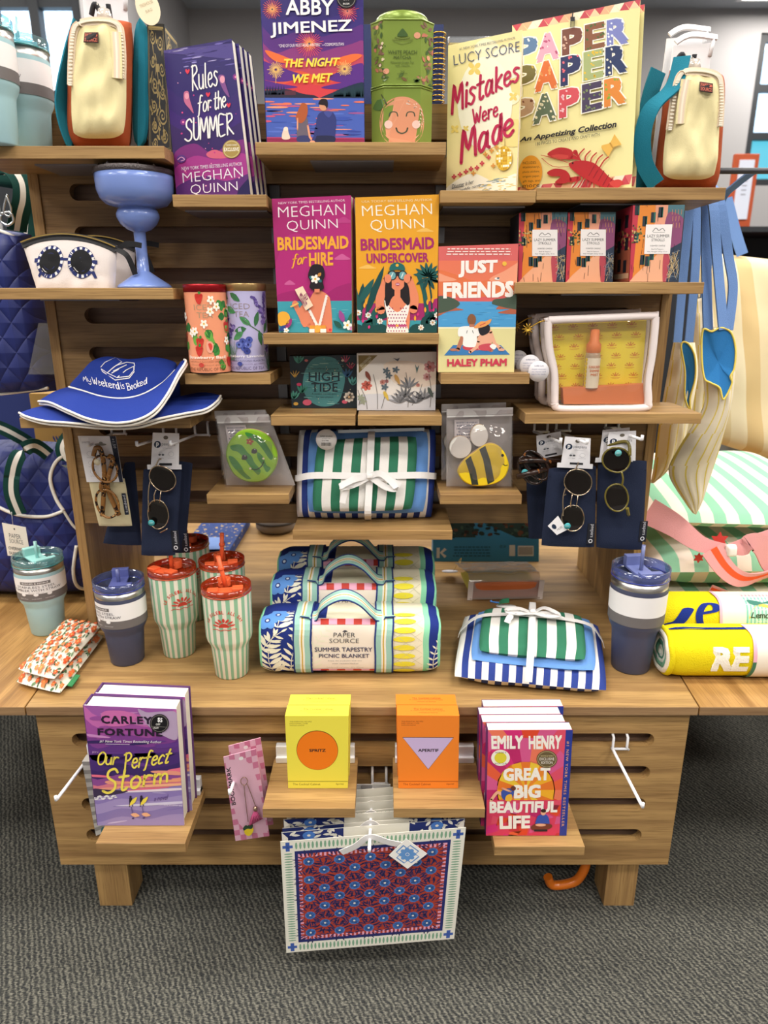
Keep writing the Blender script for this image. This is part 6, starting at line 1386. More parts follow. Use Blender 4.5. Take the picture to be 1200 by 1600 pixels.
    c = cen(.375, 0, .008); zb = cen(.38, .225).z; bt = thing('spray_bottle', 'clear spray bottle with orange cap inside the yellow pouch', 'bottle', V((c.x, c.y, zb)))
    r = .0135; H = (rz(538) - rz(600)) * 1.28
    b = MB(); b.lathe([(0, 0), (r, 0), (r, .058), (r * .95, .063), (r * .6, .066)], (c.x, c.y, zb), clear('#f2e2d2', .45, .05), 28)
    f = cyl_map((c.x, c.y, zb), [(r, 0), (r, .06)], 0, math.pi, .002, .055); b.grid(lambda u, v: f(.08 + .84 * u, v, .0003), 16, 1, P('#f6eee2', .5)); A = Art(b, f, h=.0006)
    for k, s2 in enumerate(('SUNSCREEN', 'SHIMMER', 'MIST')): A.text(s2, (.28 + .05 * k, .25 + .13 * k, .8 - .04 * k, .34 + .13 * k), '#e0865c', .02, up=k == 0)
    for k in range(8): A.ell(.14, .06 + k * .13, .07, .07, '#e8d040', 10, up=k == 0)
    b.build('body', bt); b = MB(); b.lathe([(r * .8, .062), (r * .95, .066), (r * .95, .078), (r * .62, .084), (r * .58, .104), (0, .105)], (c.x, c.y, zb), P('#e8854c', .4), 24); b.build('pump_cap', bt)
    return t
sp_ = sun_pouch()
dup(sp_, (-.011, .058, .004), 'clear-front sunscreen pouch standing behind the front one on the shelf', 'sunscreen pouches')
# ------------------------------------------------------------------ glasses on hooks
LEN = clear('#120b0a', .93, .03)
def spectacles(l1, l2, r1, r2, Y, label, rimc, rim_r, lens, arms, rot=0, dot=None, group='hanging sunglasses', metal=0, temple_side=-1, extra=None):
    # a pair hanging by one temple: l1 over l2 are the lens centres in pixels, r1 r2 their radii
    a, c = at(*l1, Y), at(*l2, Y); k = (Y - 0) / FPX / 1.0
    t = thing('sunglasses' if lens else 'reading_glasses', label, 'glasses', a, group); m = rimc
    ax = (c - a).normalized(); sx = V((ax.z, 0, -ax.x)) * -1
    def ring(ce, r, shape, flip):
        pts = []
        for i in range(30):
            th = 2 * math.pi * i / 30; x, y = math.cos(th), math.sin(th)
            sq = 1 + .1 * math.sin(2 * th + .9 * flip) * shape
            pts.append(ce + sx * (r[0] * k * x * sq) + ax * (r[1] * k * y * sq) + V((0, .004 * abs(x), 0)))
        return pts
    R1, R2 = ring(a, r1, 1, 1), ring(c, r2, 1, -1)
    for ce, rg in ((a, R1), (c, R2)):
        b = MB(); b.tube(rg + [rg[0], rg[1]], rim_r, m, 8, cap=False); b.build('rim', t)
        if lens:
            b = MB(); n = len(rg)
            b.face(rg, lens)
            b.build('lens', t)
    b = MB(); e1 = a + ax * r1[1] * k * .92; e2 = c - ax * r2[1] * k * .92; o = sx * r1[0] * k * .35 * temple_side
    b.tube(cr([e1 + o, (e1 + e2) / 2 + o * 1.2 + V((0, -.003, 0)), e2 + o], 5), rim_r * 1.1, m, 8)
    b.tube([e1 + o * -.2 + V((0, -.002, 0)), e2 + o * -.2 + V((0, -.002, 0))], rim_r * .8, m, 8) if metal else None
    b.build('bridge', t)
    for i, pts in enumerate(arms):
        b = MB(); w_ = rim_r * (1.2 if metal else 1.9); b.tube(cr([at(*p) for p in pts], 6), w_, m, 8); b.build('temple', t)
    if dot:
        u, v, col, s_ = dot; p = at(u, v, Y - .006); b = MB(); r = .0062
        b.lathe([(0, 0), (r, 0), (r, .0004), (0, .0004)], p, P(col, .5), 20, tilt=Matrix.Rotation(R(90), 3, 'X')); A = Art(b, lambda x, y, h: p + V(((x - .5) * 2 * r, -.0006 - h, (y - .5) * 2 * r)), rough=.5)
        if s_: A.text(s_, (.2, .42, .8, .58), '#e8f4f4')
        b.build('sticker', t)
    return t
def card(q, Y, label, art, group='white header cards', hole=None, flare=0):
    q = px(q, Y); t = thing('header_card', label, 'card', (q[0] + q[1]) / 2, group); b = MB(); m = P('#e9e7ec', .5)
    b.hexa(q, (0, .0012, 0), m); A = Art(b, flat(q), rough=.5); art(A); b.build('board', t)
    if flare:
        b = MB(); w_ = (q[2] - q[3]); b.hexa([q[3] - w_ * .12 + V((0, -.0002, .006)), q[2] + w_ * .1 + V((0, -.0002, .006)), q[2] + w_ * .1 + V((0, -.0002, -.003)), q[3] - w_ * .12 + V((0, -.0002, -.003))], (0, .0012, 0), m); b.build('lower_flap', t)
    return t
def art_card(A):
    A.ell(.5, .13, .09, .055, '#6a6258', 16); A.ell(.2, .33, .13, .1, '#20304a', 20); A.text('p', (.15, .27, .25, .41), '#f2f2f4', .03); A.text('peepers', (.36, .29, .86, .39), '#8a8c94'); A.text('by PeeperSpecs', (.4, .415, .74, .445), '#9a9ca4')
    A.ell(.34, .58, .07, .05, '#d8d8de', 14); A.ell(.3, .62, .05, .03, '#55585f', 10); A.ell(.42, .62, .05, .03, '#55585f', 10); A.ell(.72, .6, .1, .075, '#b8b8c0', 18); A.ell(.72, .6, .09, .066, '#ecebef', 18); A.text('UV 400', (.22, .7, .46, .73), '#a0a0a8'); A.text('polarized', (.6, .7, .84, .73), '#a0a0a8')
    A.rect(.3, .86, .76, .93, '#2a2a30')
def case(q, Y, th, col, label, tagt=None, group='soft glasses cases', art=None):
    q = px(q, Y); t = thing('glasses_case', label, 'pouch', (q[0] + q[1]) / 2, group); b = MB()
    fn = b.soft(q, th, cloth(col), 16, 24, .04, 8, .0015, 4, random.random() * 9)
    A = Art(b, fn, h=.0006, rough=.85); A.rect(.02, .09, .98, .1, '#141a2c' if col[1] == '2' else '#a8a080')
    if art: art(A)
    b.build('body', t)
    if tagt:
        e, u, v = tagt; p = fn(u, v, .0006); b = MB(); w_, h_ = .0085, .042; tq = [p + V((-w_ * .7, -.001, h_ / 2)), p + V((w_, -.001, h_ / 2)), p + V((w_, -.001, -h_ / 2)), p + V((-w_ * .7, -.001, -h_ / 2))]
        b.hexa(tq, (0, .001, 0), P('#141722', .7)); A = Art(b, flat(tq), rough=.7); A.text('peepers', [(.75, .04), (.75, .66), (.3, .66), (.3, .04)], '#c8c8d0'); A.ell(.5, .84, .28, .1, '#d8d8de', 14); A.ell(.5, .84, .17, .06, '#141722', 12); b.build('woven_label', t)
    return t
T = lambda *a: crop(100, 560, .31667)(*a)
TORT = pattern('tortoise', '#8f6232', [('#2a170d', 90, .42), ('#c8985a', 130, .2)], 1, rough=.2)
TORD = pattern('dark_tortoise', '#2c1a14', [('#8a5528', 60, .22), ('#120a08', 90, .3)], 1, rough=.2)
GOLD = P('#c8b49c', .2, 1.0); OLIVE = P('#6a5f26', .15, 0, 0, 300, .6)
# left group
NV = '#232b42'
case(T((300, 512), (350, 510), (385, 925), (190, 915)), 1.315, .008, NV, 'navy glasses case behind the beige one at left', None)
def art_beige(A): A.rect(.86, .3, .97, .75, '#1d2436'); A.text('peepers', [(.95, .34), (.95, .7), (.88, .7), (.88, .34)], '#c8c8d0')
case(T((118, 590), (300, 590), (338, 828), (172, 828)), 1.285, .008, '#cfc4a0', 'beige glasses case hanging below the reading glasses card', None, art=art_beige)
def art_read(A):
    A.rect(.08, .03, .26, .1, '#f4f2f6'); A.text('peepers', (.08, .12, .3, .16), '#a8a8b0'); A.ell(.56, .18, .16, .025, '#8a8880', 16); A.ell(.58, .15, .05, .03, '#8a8880', 12)
    for k in range(3): A.ell(.24, .38 + k * .2, .09, .055, '#c8c8ce', 18); A.ell(.24, .38 + k * .2, .078, .047, '#ebe9ee', 18); A.text(('blue light', 'lightweight', 'scratch free')[k], (.14, .45 + k * .2, .36, .475 + k * .2), '#a8a8b0')
    A.poly([(.84, 0), (1, 0), (1, 1), (.9, 1)], '#20263a'); A.text('+1.50', [(.95, .05), (.97, .26), (.9, .26), (.88, .05)], '#c8ccd8')
card(T((68, 383), (255, 383), (292, 610), (112, 610)), 1.278, 'large white card behind the tortoiseshell reading glasses', art_read)
spectacles((163, 733), (166.5, 787), (18, 23), (19.5, 22), 1.262, 'tortoiseshell reading glasses hanging over a beige case', TORT, .0024, None,
           [[(146, 712, 1.262), (150, 700, 1.262), (158, 705, 1.266), (163, 740, 1.27), (160, 806, 1.272)], [(170, 712, 1.262), (176, 720, 1.268), (168, 760, 1.272), (186, 805, 1.274)]], dot=(152, 722, '#d8cdb0', None), group=None)
case(T((560, 505), (636, 515), (598, 960), (540, 960)), 1.318, .008, NV, 'navy glasses case further back behind the left aviators', ('r', .95, .12))
case(T((390, 543), (582, 538), (550, 974), (380, 974)), 1.272, .008, NV, 'navy glasses case hanging behind the left gold aviators', ('r', .96, .18))
card(T((438, 366), (568, 370), (566, 540), (428, 540)), 1.266, 'white header card above the left gold aviators', art_card, flare=1)
spectacles((253, 748), (246, 804), (20, 22), (18.5, 23), 1.252, 'gold aviator sunglasses hanging at left in front of a navy case', GOLD, .0011, LEN,
           [[(232, 800, 1.252), (233, 760, 1.255), (246, 722, 1.262), (252, 717, 1.264)], [(262, 826, 1.252), (250, 832, 1.256)]], dot=(236.5, 817, '#3fa0a8', 'peepers'), metal=1)
# right group
case(((822, 752), (868, 735), (856, 842), (826, 842)), 1.318, .008, NV, 'navy glasses case behind the sideways tortoiseshell sunglasses')
card(((838, 681), (876, 674), (880, 710), (840, 718)), 1.29, 'white header card left of the right aviators, above sideways sunglasses', art_card, flare=0)
spectacles((830, 735), (838, 728), (24, 17), (30, 14), 1.262, 'dark tortoiseshell sunglasses hanging sideways beside the bee cookie bag', TORD, .0028, LEN,
           [[(812, 722, 1.262), (832, 719, 1.255), (880, 722, 1.28)], [(808, 745, 1.262), (835, 738, 1.25), (872, 730, 1.29)]], dot=(820, 738, '#3fa0a8', 'peepers'))
case(((857, 731), (932, 727), (929, 856), (845, 853)), 1.262, .009, NV, 'navy glasses case hanging behind the right gold aviators', ('r', .9, .18))
card(((883, 682), (923, 685), (921.5, 730), (876, 728)), 1.252, 'white header card above the right gold aviators', art_card, flare=1)
spectacles((904, 754), (896, 810), (21, 23), (20, 20.5), 1.24, 'gold aviator sunglasses hanging at right with a small white price tag', GOLD, .0011, LEN,
           [[(880, 806, 1.24), (881, 770, 1.244), (898, 736, 1.25), (904, 722, 1.252)], [(884, 772, 1.244), (880, 775, 1.25)]], dot=(886.5, 822, '#3fa0a8', 'peepers'), metal=1)
q = px(((856, 822), (872, 806), (886, 828), (870, 836)), 1.236); b = MB(); b.hexa(q, (0, .0008, 0), P('#ecebf0', .5)); A = Art(b, flat(q)); A.ell(.3, .35, .16, .2, '#20304a', 14); A.text('+0.00', (.3, .6, .8, .75), '#5a5a60')
tag(b.build('price_tag', loc=(q[0] + q[2]) / 2), 'small white price tag hanging from the right gold aviators', 'tag')
case(((934, 719), (1011.5, 719), (1003.6, 860), (931, 856)), 1.268, .009, NV, 'navy glasses case hanging behind the olive framed sunglasses', ('r', .96, .22))
card(((942, 672), (984, 668), (984, 719), (936, 720)), 1.262, 'rear white header card partly hidden above the olive framed sunglasses', art_card, flare=1)
card(((951, 675), (994, 673), (993, 720), (947, 720)), 1.252, 'front white header card above the olive framed sunglasses', art_card, flare=0)
spectacles((964, 719), (964.6, 778), (20.5, 22), (20, 21.5), 1.238, 'olive framed sunglasses with dark lenses hanging at the far right', OLIVE, .0017, LEN,
           [[(984, 712, 1.238), (983, 696, 1.245), (975, 690, 1.25), (948, 696, 1.255)], [(980, 794, 1.238), (982, 805, 1.245)]], dot=(966, 708, '#5aa8ac', 'peepers'), temple_side=1)

# ------------------------------------------------------------------ cookie bags
BAG = clear('#f4f0f0', .06, .06)
def cookie_bag(q, z, label, kind, group, Y):
    q = drop(q, z + .001); t = thing('cookie_bag', label, 'cookie', (q[2] + q[3]) / 2, group); b = MB()
    nz = lambda u, v, s_: .006 * noise.noise(V((u * 5 + s_, v * 6, s_))) * (1 - abs(2 * u - 1) ** 6)
    cen = lambda a, c: (q[3] * (1 - a) + q[2] * a) * (1 - c) + (q[0] * (1 - a) + q[1] * a) * c
    bul = lambda u, v: .018 * max(0, math.sin(math.pi * u)) ** .6 * max(0, math.sin(math.pi * min(1, v * 1.25))) ** .6
    b.grid(lambda u, v: cen(u, v) + V((0, -.004 - bul(u, v) + nz(u, v, 3), 0)), 26, 26, BAG); b.build('film', t)
    b = MB(); b.grid(lambda u, v: cen(1 - u, v) + V((0, .008 + nz(u, v, 8) * .4, 0)), 20, 20, clear('#e2dedd', .45, .12)); A = Art(b, lambda x, y, h: cen(x, y) + V((0, .0045 - h, 0)), rough=.6)
    A.rect(.12, .12, .5, .4, '#dcd8dc'); lines(A, .14, .15, .48, .38, 6, '#8f8f9c', 3)
    for k in range(12): A.rect(.2 + k * .02, .18, .2 + k * .02 + .01, .3, '#9a9aa6', k == 0)
    b.build('back_film', t)
    b = MB(); b.strap([cen(i / 12, .985) + V((0, -.003, 0)) for i in range(13)], .012, .002, clear('#eeeaea', .5, .2), wdir=V((0, 0, 1))); b.strap([cen(i / 12, .93) + V((0, -.003, 0)) for i in range(13)], .003, .002, clear('#ffffff', .6, .2), wdir=V((0, 0, 1))); b.build('zip_seal', t)
    def disc3(outline, col, y0, y1, name, art=None, dough='#d8b888'):
        o = cr([cen(a, c) + V((0, 0, 0)) for a, c in outline], 5, True); ctr = sum(o, V()) / len(o); bb = MB(); n = len(o); F = [p_ + V((0, y0, 0)) for p_ in o]; G = [p_ + V((0, y1, 0)) for p_ in o]; ins = [ctr + (p_ - ctr) * .95 + V((0, y0 - .0025, 0)) for p_ in o]
        dm = P(dough, .8)
        bb.face(list(reversed(G)), dm)
        for i in range(n):
            j = (i + 1) % n; bb.face([F[i], F[j], G[j], G[i]], dm, True); bb.face([ins[i], ins[j], F[j], F[i]], P(col, .45), True)
        bb.face(ins, P(col, .45))
        if art: A = Art(bb, lambda x, y, h: cen(x, y) + V((0, y0 - .0026 - h, 0)), [(0, 0), (1, 0), (1, 1), (0, 1)], rough=.4); art(A)
        bb.build(name, t)
    if kind == 'melon':
        mc, m1_ = at(395, 711, Y), at(435, 711, Y); cen = lambda a, c: V((mc.x + (a - .56) / .315 * (m1_.x - mc.x), (q[0] * (1 - a) + q[1] * a).lerp(q[3] * (1 - a) + q[2] * a, 1 - min(max(c, 0), 1)).y, mc.z + (c - .37) / .355 * (m1_.x - mc.x) * 1.06))
    circ = lambda cx, cy, rx, ry, n=14, w_=0: [(cx + rx * (1 + w_ * math.sin(k * 4)) * math.cos(2 * math.pi * k / n), cy + ry * (1 + w_ * math.sin(k * 4)) * math.sin(2 * math.pi * k / n)) for k in range(n)]
    if kind == 'melon':
        def am(A):
            g = '#3f8a3a'; S = lambda *p_: [(x, 1 - y) for x, y in p_]; mx = lambda x, y: (.56 + (x - .5) * .62, .63 + (y - .5) * .7)
            for pts in ([(.1, .3), (.3, .28), (.42, .42), (.5, .5), (.55, .62), (.66, .76), (.6, .85), (.45, .68), (.36, .55), (.24, .42), (.12, .38)], [(.4, .05), (.6, .1), (.75, .2), (.85, .35), (.92, .5), (.86, .56), (.72, .36), (.6, .22), (.46, .16)], [(.05, .5), (.15, .52), (.28, .68), (.34, .8), (.46, .92), (.36, .92), (.22, .8), (.1, .66)], [(.62, .42), (.72, .5), (.78, .66), (.86, .72), (.78, .8), (.7, .66), (.62, .54)]): A.blob([mx(*p_) for p_ in pts], g)
            for x, y in ((.36, .52), (.56, .4)): A.ell(*mx(x, y), .035, .034, '#1d1d1a', 16); A.ell(*mx(x - .03, y + .02), .02, .018, '#1d1d1a', 10); A.ell(*mx(x + .01, y - .03), .005, None, '#ffffff', 8)
            A.stroke([mx(.48, .74), mx(.58, .75), mx(.68, .69), mx(.73, .6)], .012, '#1d1d1a', smooth=4); A.ell(*mx(.46, .73), .015, .014, '#f0e4c0', 10); A.ell(*mx(.73, .54), .015, .014, '#f0e4c0', 10)
            A.flower(*mx(.48, .22), .045, '#a8482c', '#e0b03c', 5)
        disc3(circ(.56, .37, .315, .355, 16, .012), '#93c531', -.009, -.001, 'cookie', am)
    else:
        w2 = circ(.2, .54, .17, .145)
        disc3(w2, '#f0ede6', -.008, -.001, 'left_wing'); disc3(circ(.485, .685, .135, .14), '#f0ede6', -.008, -.001, 'right_wing')
        def ab(A):
            k = '#33382e'; I = lambda x, y: (x, y)
            A.poly([(.27, .62), (.35, .56), (.43, .75), (.47, .94), (.37, .94), (.33, .78)], k); A.poly([(.48, .48), (.57, .435), (.65, .63), (.71, .89), (.61, .935), (.58, .8), (.54, .62)], k)
            A.ell(.83, .56, .022, .02, '#2a2a24', 12); A.stroke([(.84, .67), (.87, .69), (.905, .685)], .01, '#2a2a24', smooth=3)
        disc3([(.155, .22), (.2, .33), (.3, .42), (.43, .5), (.56, .575), (.68, .59), (.8, .54), (.89, .43), (.93, .3), (.88, .17), (.76, .085), (.58, .045), (.4, .045), (.25, .1)], '#f0cf22', -.013, -.004, 'cookie', ab)
    return t
zN, zO = SH['N'][2], SH['O'][2]
m1 = cookie_bag(px(((339, 652), (420, 650), (459, 755), (352, 755)), 1.29), zN, 'watermelon cookie with smiling face in a clear bag, front one', 'melon', 'watermelon cookie bags', 1.29)
dup(m1, (-.012, .036, .003), 'watermelon cookie bag hidden behind the front watermelon one', 'watermelon cookie bags')
b1 = cookie_bag(px(((698, 642), (801, 639), (800, 755), (698, 760)), 1.285), zO, 'yellow bee cookie with black stripes in a clear bag, front one', 'bee', 'bee cookie bags', 1.285)
dup(b1, (-.007, .036, .004), 'bee cookie bag hidden behind the front bee one', 'bee cookie bags')

# ------------------------------------------------------------------ striped pouch sets
def pouch_set(q, th, label, lay, cfg, z=None):
    q = [V(p) for p in q]; n = (q[1] - q[0]).cross(q[0] - q[3]).normalized()
    t = thing('pouch_set', label, 'pouch', (q[2] + q[3]) / 2 if not lay else sum(q, V()) / 4 - n * th, 'tied striped pouch sets')
    nb, wt, lb, gr = cloth('#2c3e86'), cloth('#ece8e4'), cloth('#6694d4'), cloth('#34755a')
    cen = lambda a, c, h=0: (q[3] * (1 - a) + q[2] * a) * (1 - c) + (q[0] * (1 - a) + q[1] * a) * c + n * h
    b = MB(); b.soft([cen(0, 1, -th * .5), cen(1, 1, -th * .5), cen(1, 0, -th * .5), cen(0, 0, -th * .5)], th, lambda i, j: nb if (i // 3) % 2 else wt, 66, 24, .05, 7, .008, 4, 1 if lay else 5); b.build('large_pouch', t)
    def sub(a0, c0, a1, c1, h, tk, mat, nu, name, sd, sk=0):
        b = MB(); f = b.soft([cen(a0 + sk * .5, c1, h), cen(a1, c1 + sk, h), cen(a1 - sk * .2, c0 + sk * .4, h), cen(a0, c0, h)], tk, mat, nu, 24, .09, 6, .006, 4, sd); b.build(name, t); return f
    sub(*cfg[0], .004, .028, lb, 28, 'blue_pouch', 7)
    f = sub(*cfg[1], .022, .026, (lambda i, j: gr if (i // 5) % 2 == 0 else wt), 55, 'green_pouch', 3, cfg[2])
    b = MB(); rb = P('#f2efee', .4); vx = cfg[3]; hy = cfg[4]; top = .039
    surf = lambda a, c: cen(a, c, top if .1 < a < .92 and .06 < c < .9 else top * .25)
    b.strap(cr([cen(vx, 1.01, -th * .3), cen(vx, .97, .008), cen(vx, .88, top), cen(vx, .5, top + .002), cen(vx - .005, .1, top), cen(vx - .005, .01, .008), cen(vx - .005, -.02, -th * .3)], 6), .013, .001, rb, wdir=(q[1] - q[0]))
    b.build('vertical_ribbon', t); b = MB()
    b.strap(cr([cen(-.01, hy - .02, -th * .4), cen(.02, hy - .02, .006), cen(.16, hy + .01, top * .85), cen(vx, hy, top + .003), cen(.86, hy + .01, top * .85), cen(.975, hy, .006), cen(1.01, hy, -th * .4)], 6), .0125, .001, rb, wdir=(q[0] - q[3])); b.build('horizontal_ribbon', t)
    b = MB(); k = cen(vx, hy, top + .008)
    X, Z = (q[1] - q[0]).normalized(), (q[0] - q[3]).normalized(); W = lambda x, z_, h: k + X * x + Z * z_ + n * h
    for pts, wd in (([W(0, 0, 0), W(-.03, -.006, .012), W(-.055, -.02, .012), W(-.03, -.016, .005), W(0, 0, .002)], Z), ([W(0, 0, 0), W(.022, .004, .012), W(.05, -.022, .012), W(.03, -.02, .006), W(0, 0, .002)], Z), ([W(0, 0, 0), W(-.03, -.012, .005), W(-.045, -.03, .003), W(-.05, -.05, .001)], Z + X * .8), ([W(0, 0, 0), W(.03, -.004, .006), W(.058, -.018, .003)], Z)): b.strap(cr(pts, 6), .0115, .001, rb, wdir=wd)
    b.soft([W(-.006, .005, .006), W(.006, .005, .006), W(.006, -.005, .006), W(-.006, -.005, .006)], .008, rb, 6, 6); b.build('bow', t)
    return f, t, cen
K = crop(320, 530, .31667)
zP = SH['P'][2]
q = px(K((452, 440), (1150, 436), (1128, 905), (440, 912)), [1.33, 1.33, 1.285, 1.285]); q = drop(q, zP + .007)
f, t, cen = pouch_set(q, .05, 'tied pouch set in blue, green and white stripes standing on the lowest slatwall shelf', False, [(.09, .06, .94, .97), (.13, .08, .86, .86), .05, .535, .47])
b = MB(); b.strap([cen(.3 + i * .06, .955 + i * .002, .021) for i in range(11)], .006, .002, P('#b8bcc0', .3, .8), wdir=V((0, 0, 1))); b.build('zipper', t)
c = cen(.23, .86, .05); b = MB(); r = .0195; b.lathe([(0, 0), (r, 0), (r, .001), (0, .001)], c, P('#efecec', .6), 30, tilt=Matrix.Rotation(R(90), 3, 'X')); A = Art(b, lambda x, y, h: c + V(((x - .5) * 2 * r, -.0012 - h, (y - .5) * 2 * r)), rough=.6)
A.text('PAPER SOURCE', (.2, .3, .8, .37), '#44444a'); A.text('pouch set', (.3, .42, .7, .47), '#7a7a80'); A.text('SET OF THREE', (.28, .52, .62, .57), '#44444a'); A.up()
for k in range(16): A.rect(.26 + k * .03, .64, .26 + k * .03 + random.uniform(.008, .02), .8, '#2a2a2e', False)
b.build('hang_tag', t)
q = [on(725, 950, TZ + .05), on(938, 965, TZ + .046), on(952, 1066, TZ + .04), on(708, 1044, TZ + .042)]
f, t, cen = pouch_set(q, .038, 'tied pouch set in blue, green and white stripes lying on the table', True, [(.1, .1, .93, .93), (.15, .12, .86, .84), 0, .5, .62])
b = MB(); c = cen(.28, 1.0, .012); b.tube(cr([cen(.2, .93, .03), cen(.2, 1.0, .02), cen(.26, 1.02, .016)], 5), .002, P('#3f7fc8', .4), 8); b.strap(cr([cen(.26, .9, .03), cen(.28, .97, .026), cen(.33, 1.0, .026)], 5), .01, .001, P('#1f6a48', .5), wdir=V((.3, .3, 1))); b.build('zipper_ribbon', t)
b = MB(); b.lathe([(0, 0), (.021, 0), (.021, .001), (0, .001)], cen(.31, .98, .014), P('#efecea', .6), 26, tilt=Matrix.Rotation(R(-15), 3, 'X')); b.build('hang_tag', t)
# ------------------------------------------------------------------ picnic blankets
def blanket(x0, x1, y, dp, h, label, group):
    # a folded roll lying along x: front at y, depth dp, height h
    t = thing('picnic_blanket', label, 'blanket', ((x0 + x1) / 2, y + dp / 2, TZ), group); W = x1 - x0; yc, zc = y + dp / 2, TZ + h / 2 + .001
    PT = []
    for i in range(721):
        a = -math.pi / 2 - i / 360 * math.pi; ca, sa = math.cos(a), math.sin(a); PT.append((math.copysign(abs(ca) ** .5, ca) * dp / 2, math.copysign(abs(sa) ** .5, sa) * h / 2))
    CUM = np.concatenate([[0], np.cumsum([math.dist(a, c) for a, c in zip(PT, PT[1:])])])
    PY, PZ = [a for a, c in PT], [c for a, c in PT]
    def sec(v, grow=0, fat=1):            # v 0..1 around: 0 front bottom, up the front, over the top, down the back
        s_ = (v % 1.0) * CUM[-1]; y_, z_ = float(np.interp(s_, CUM, PY)), float(np.interp(s_, CUM, PZ))
        return (y_ * (1 + grow / (dp / 2)) * fat, z_ * (1 + grow / (h / 2)))
    def fn(u, v, g=0):
        s_ = 1 - .1 * (1 - min(1, u * 12)) ** 2 - .1 * (1 - min(1, (1 - u) * 12)) ** 2
        yy, zz = sec(v, g); return V((x0 + W * u + (.003 * noise.noise(V((v * 9, u, 1)))), yc + yy * s_, max(TZ + .0006, zc + zz * s_)))
    cream, blue, mint = cloth('#efe9cf', .3), cloth('#22337f', .3), cloth('#8fd8b0', .3)
    def mt(i, j): u = (i + .5) / 60; return blue if u < .36 or u > .955 else mint if u > .915 else cream
    b = MB(); b.grid(fn, 60, 100, mt)
    A = Art(b, lambda x, y, hh: fn(x, .11 + y * .36, hh + .0008), [(0, 0), (2.1, 0), (2.1, 1), (0, 1)], h=.0003, rough=.85); A.rings = 3
    rr = random.Random(3)
    def frond(x, y, a0, n, ln, wv='#e9e6d2'):            # a curved stem with paired leaves
        A.up(); a = a0
        for k in range(n):
            f = 1 - .5 * k / n
            for sd in (58, -58): A.leaf(x, y, a + sd, ln * f, ln * f * .3, wv)
            A.stroke([(x, y), (x + .085 * math.cos(R(a)), y + .085 * math.sin(R(a)))], .008, wv, False); x += .085 * math.cos(R(a)); y += .085 * math.sin(R(a)); a += 7
        A.leaf(x, y, a, ln * .5, ln * .16, wv)
    frond(.14, 1.0, -110, 7, .24); frond(.36, .95, -95, 6, .2); frond(.2, .3, -80, 5, .2); frond(.5, .45, -105, 5, .18); frond(.02, .62, -60, 4, .18); frond(.44, 1.02, -70, 4, .18)
    frond(.62, .9, -95, 8, .14); frond(2.05, .95, -95, 8, .1)
    for cx, cy in ((.2, .1), (.08, .2)):
        A.up()
        for k in range(6): a = R(k * 60); A.ell(cx + .07 * math.cos(a), cy + .07 * math.sin(a), .06, .05, '#5f94dc', 14, k * 60, False)
        A.ell(cx, cy, .035, .035, '#22337f', 12); A.ell(cx, cy, .02, .02, '#cfdcec', 10)
    A.up()
    for k in range(8): A.ell(1.7, .1 + .12 * k, .13, .04, '#e8dc3c', 18, 0, False)
    A.up()
    for k in range(7): A.stroke([(1.54 + .37 * m / 6, .3 * m / 6 + k * .17 - .15) for m in range(7)], .004, '#c4bf9c', False); A.stroke([(1.54 + .37 * m / 6, .3 - .3 * m / 6 + k * .17 - .15) for m in range(7)], .004, '#c4bf9c', False)
    b.build('body', t)
    for e, ux in ((0, .004), (1, .996)):              # folded layers seen at the two ends
        b = MB()
        for k in range(5):
            pts = [fn(ux, v / 24) for v in range(25)]; c = sum(pts, V()) / 25; f = 1 - .17 * k
            b.tube([c + (p_ - c) * f * .93 + V(((-.002 if e == 0 else .002) * (1 + .4 * k), 0, 0)) for p_ in pts], .0042, mint if k % 2 == 0 else (blue if k == 1 else cream), 6, cap=False)
        b.face([fn(ux, v / 24) for v in (range(24) if e else range(23, -1, -1))], cream); b.build('folded_layers', t)
    nv, gn, go, iv = '#2a3a78', '#9cc8bc', '#c8a83c', '#ece8dc'
    cols = [cloth(c_, .3) for c_ in (nv, gn, iv, go, iv, gn, nv)]; fr_ = [0, .09, .36, .45, .52, .62, .91, 1]
    for u in (.235, .695):
        b = MB(); pts = [fn(u, v / 40, .0022) for v in range(-6, 30)]; b.strap(pts, .036, .0018, cols, wdir=V((1, 0, 0)), fr=fr_); b.build('webbing_strap', t)
    b = MB()
    lab = lambda x, y, hh: fn(.29 + .37 * x, .135 + .275 * y, .0012 + hh)
    b.grid(lambda u, v: lab(u, v, 0), 16, 60, P('#efe5d8', .55)); A = Art(b, lab, h=.001, rough=.55)
    for y0_, y1_ in ((.02, .13), (.96, 1)):
        for k in range(8): A.sub(k / 8, y0_, (k + 1) / 8, y1_, '#c8382c' if k % 2 else '#f0b0cc', 2, 3); A.h -= A.step
    A.up(); A.up(); A.blob([(.46, .245), (.5, .225), (.54, .245), (.5, .252)], '#2a2a3a'); A.stroke([(.5, .24), (.5, .262)], .008, '#2a2a3a')
    A.text('PAPER', (.33, .265, .66, .345), '#3a3a44', -.005); A.text('SOURCE', (.27, .37, .72, .45), '#3a3a44', -.005); A.text('SUMMER TAPESTRY', (.04, .53, .92, .61), '#2c2f5a', .01); A.text('PICNIC BLANKET', (.1, .65, .87, .725), '#2c2f5a', .01)
    A.text('Enjoy the outdoors with this', (.24, .77, .75, .795), '#8a8688'); A.text('water resistant blanket!', (.3, .82, .7, .845), '#8a8688'); A.text('Unfolds to 60 x 60 inches / 152 x 152.4 cm', (.22, .9, .78, .92), '#a09c9c'); b.build('paper_band', t)
    b = MB(); a, c = fn(.31, .42, .004), fn(.66, .42, .004); tp = lambda p_, up_, fw: p_ + V((0, -fw, up_))
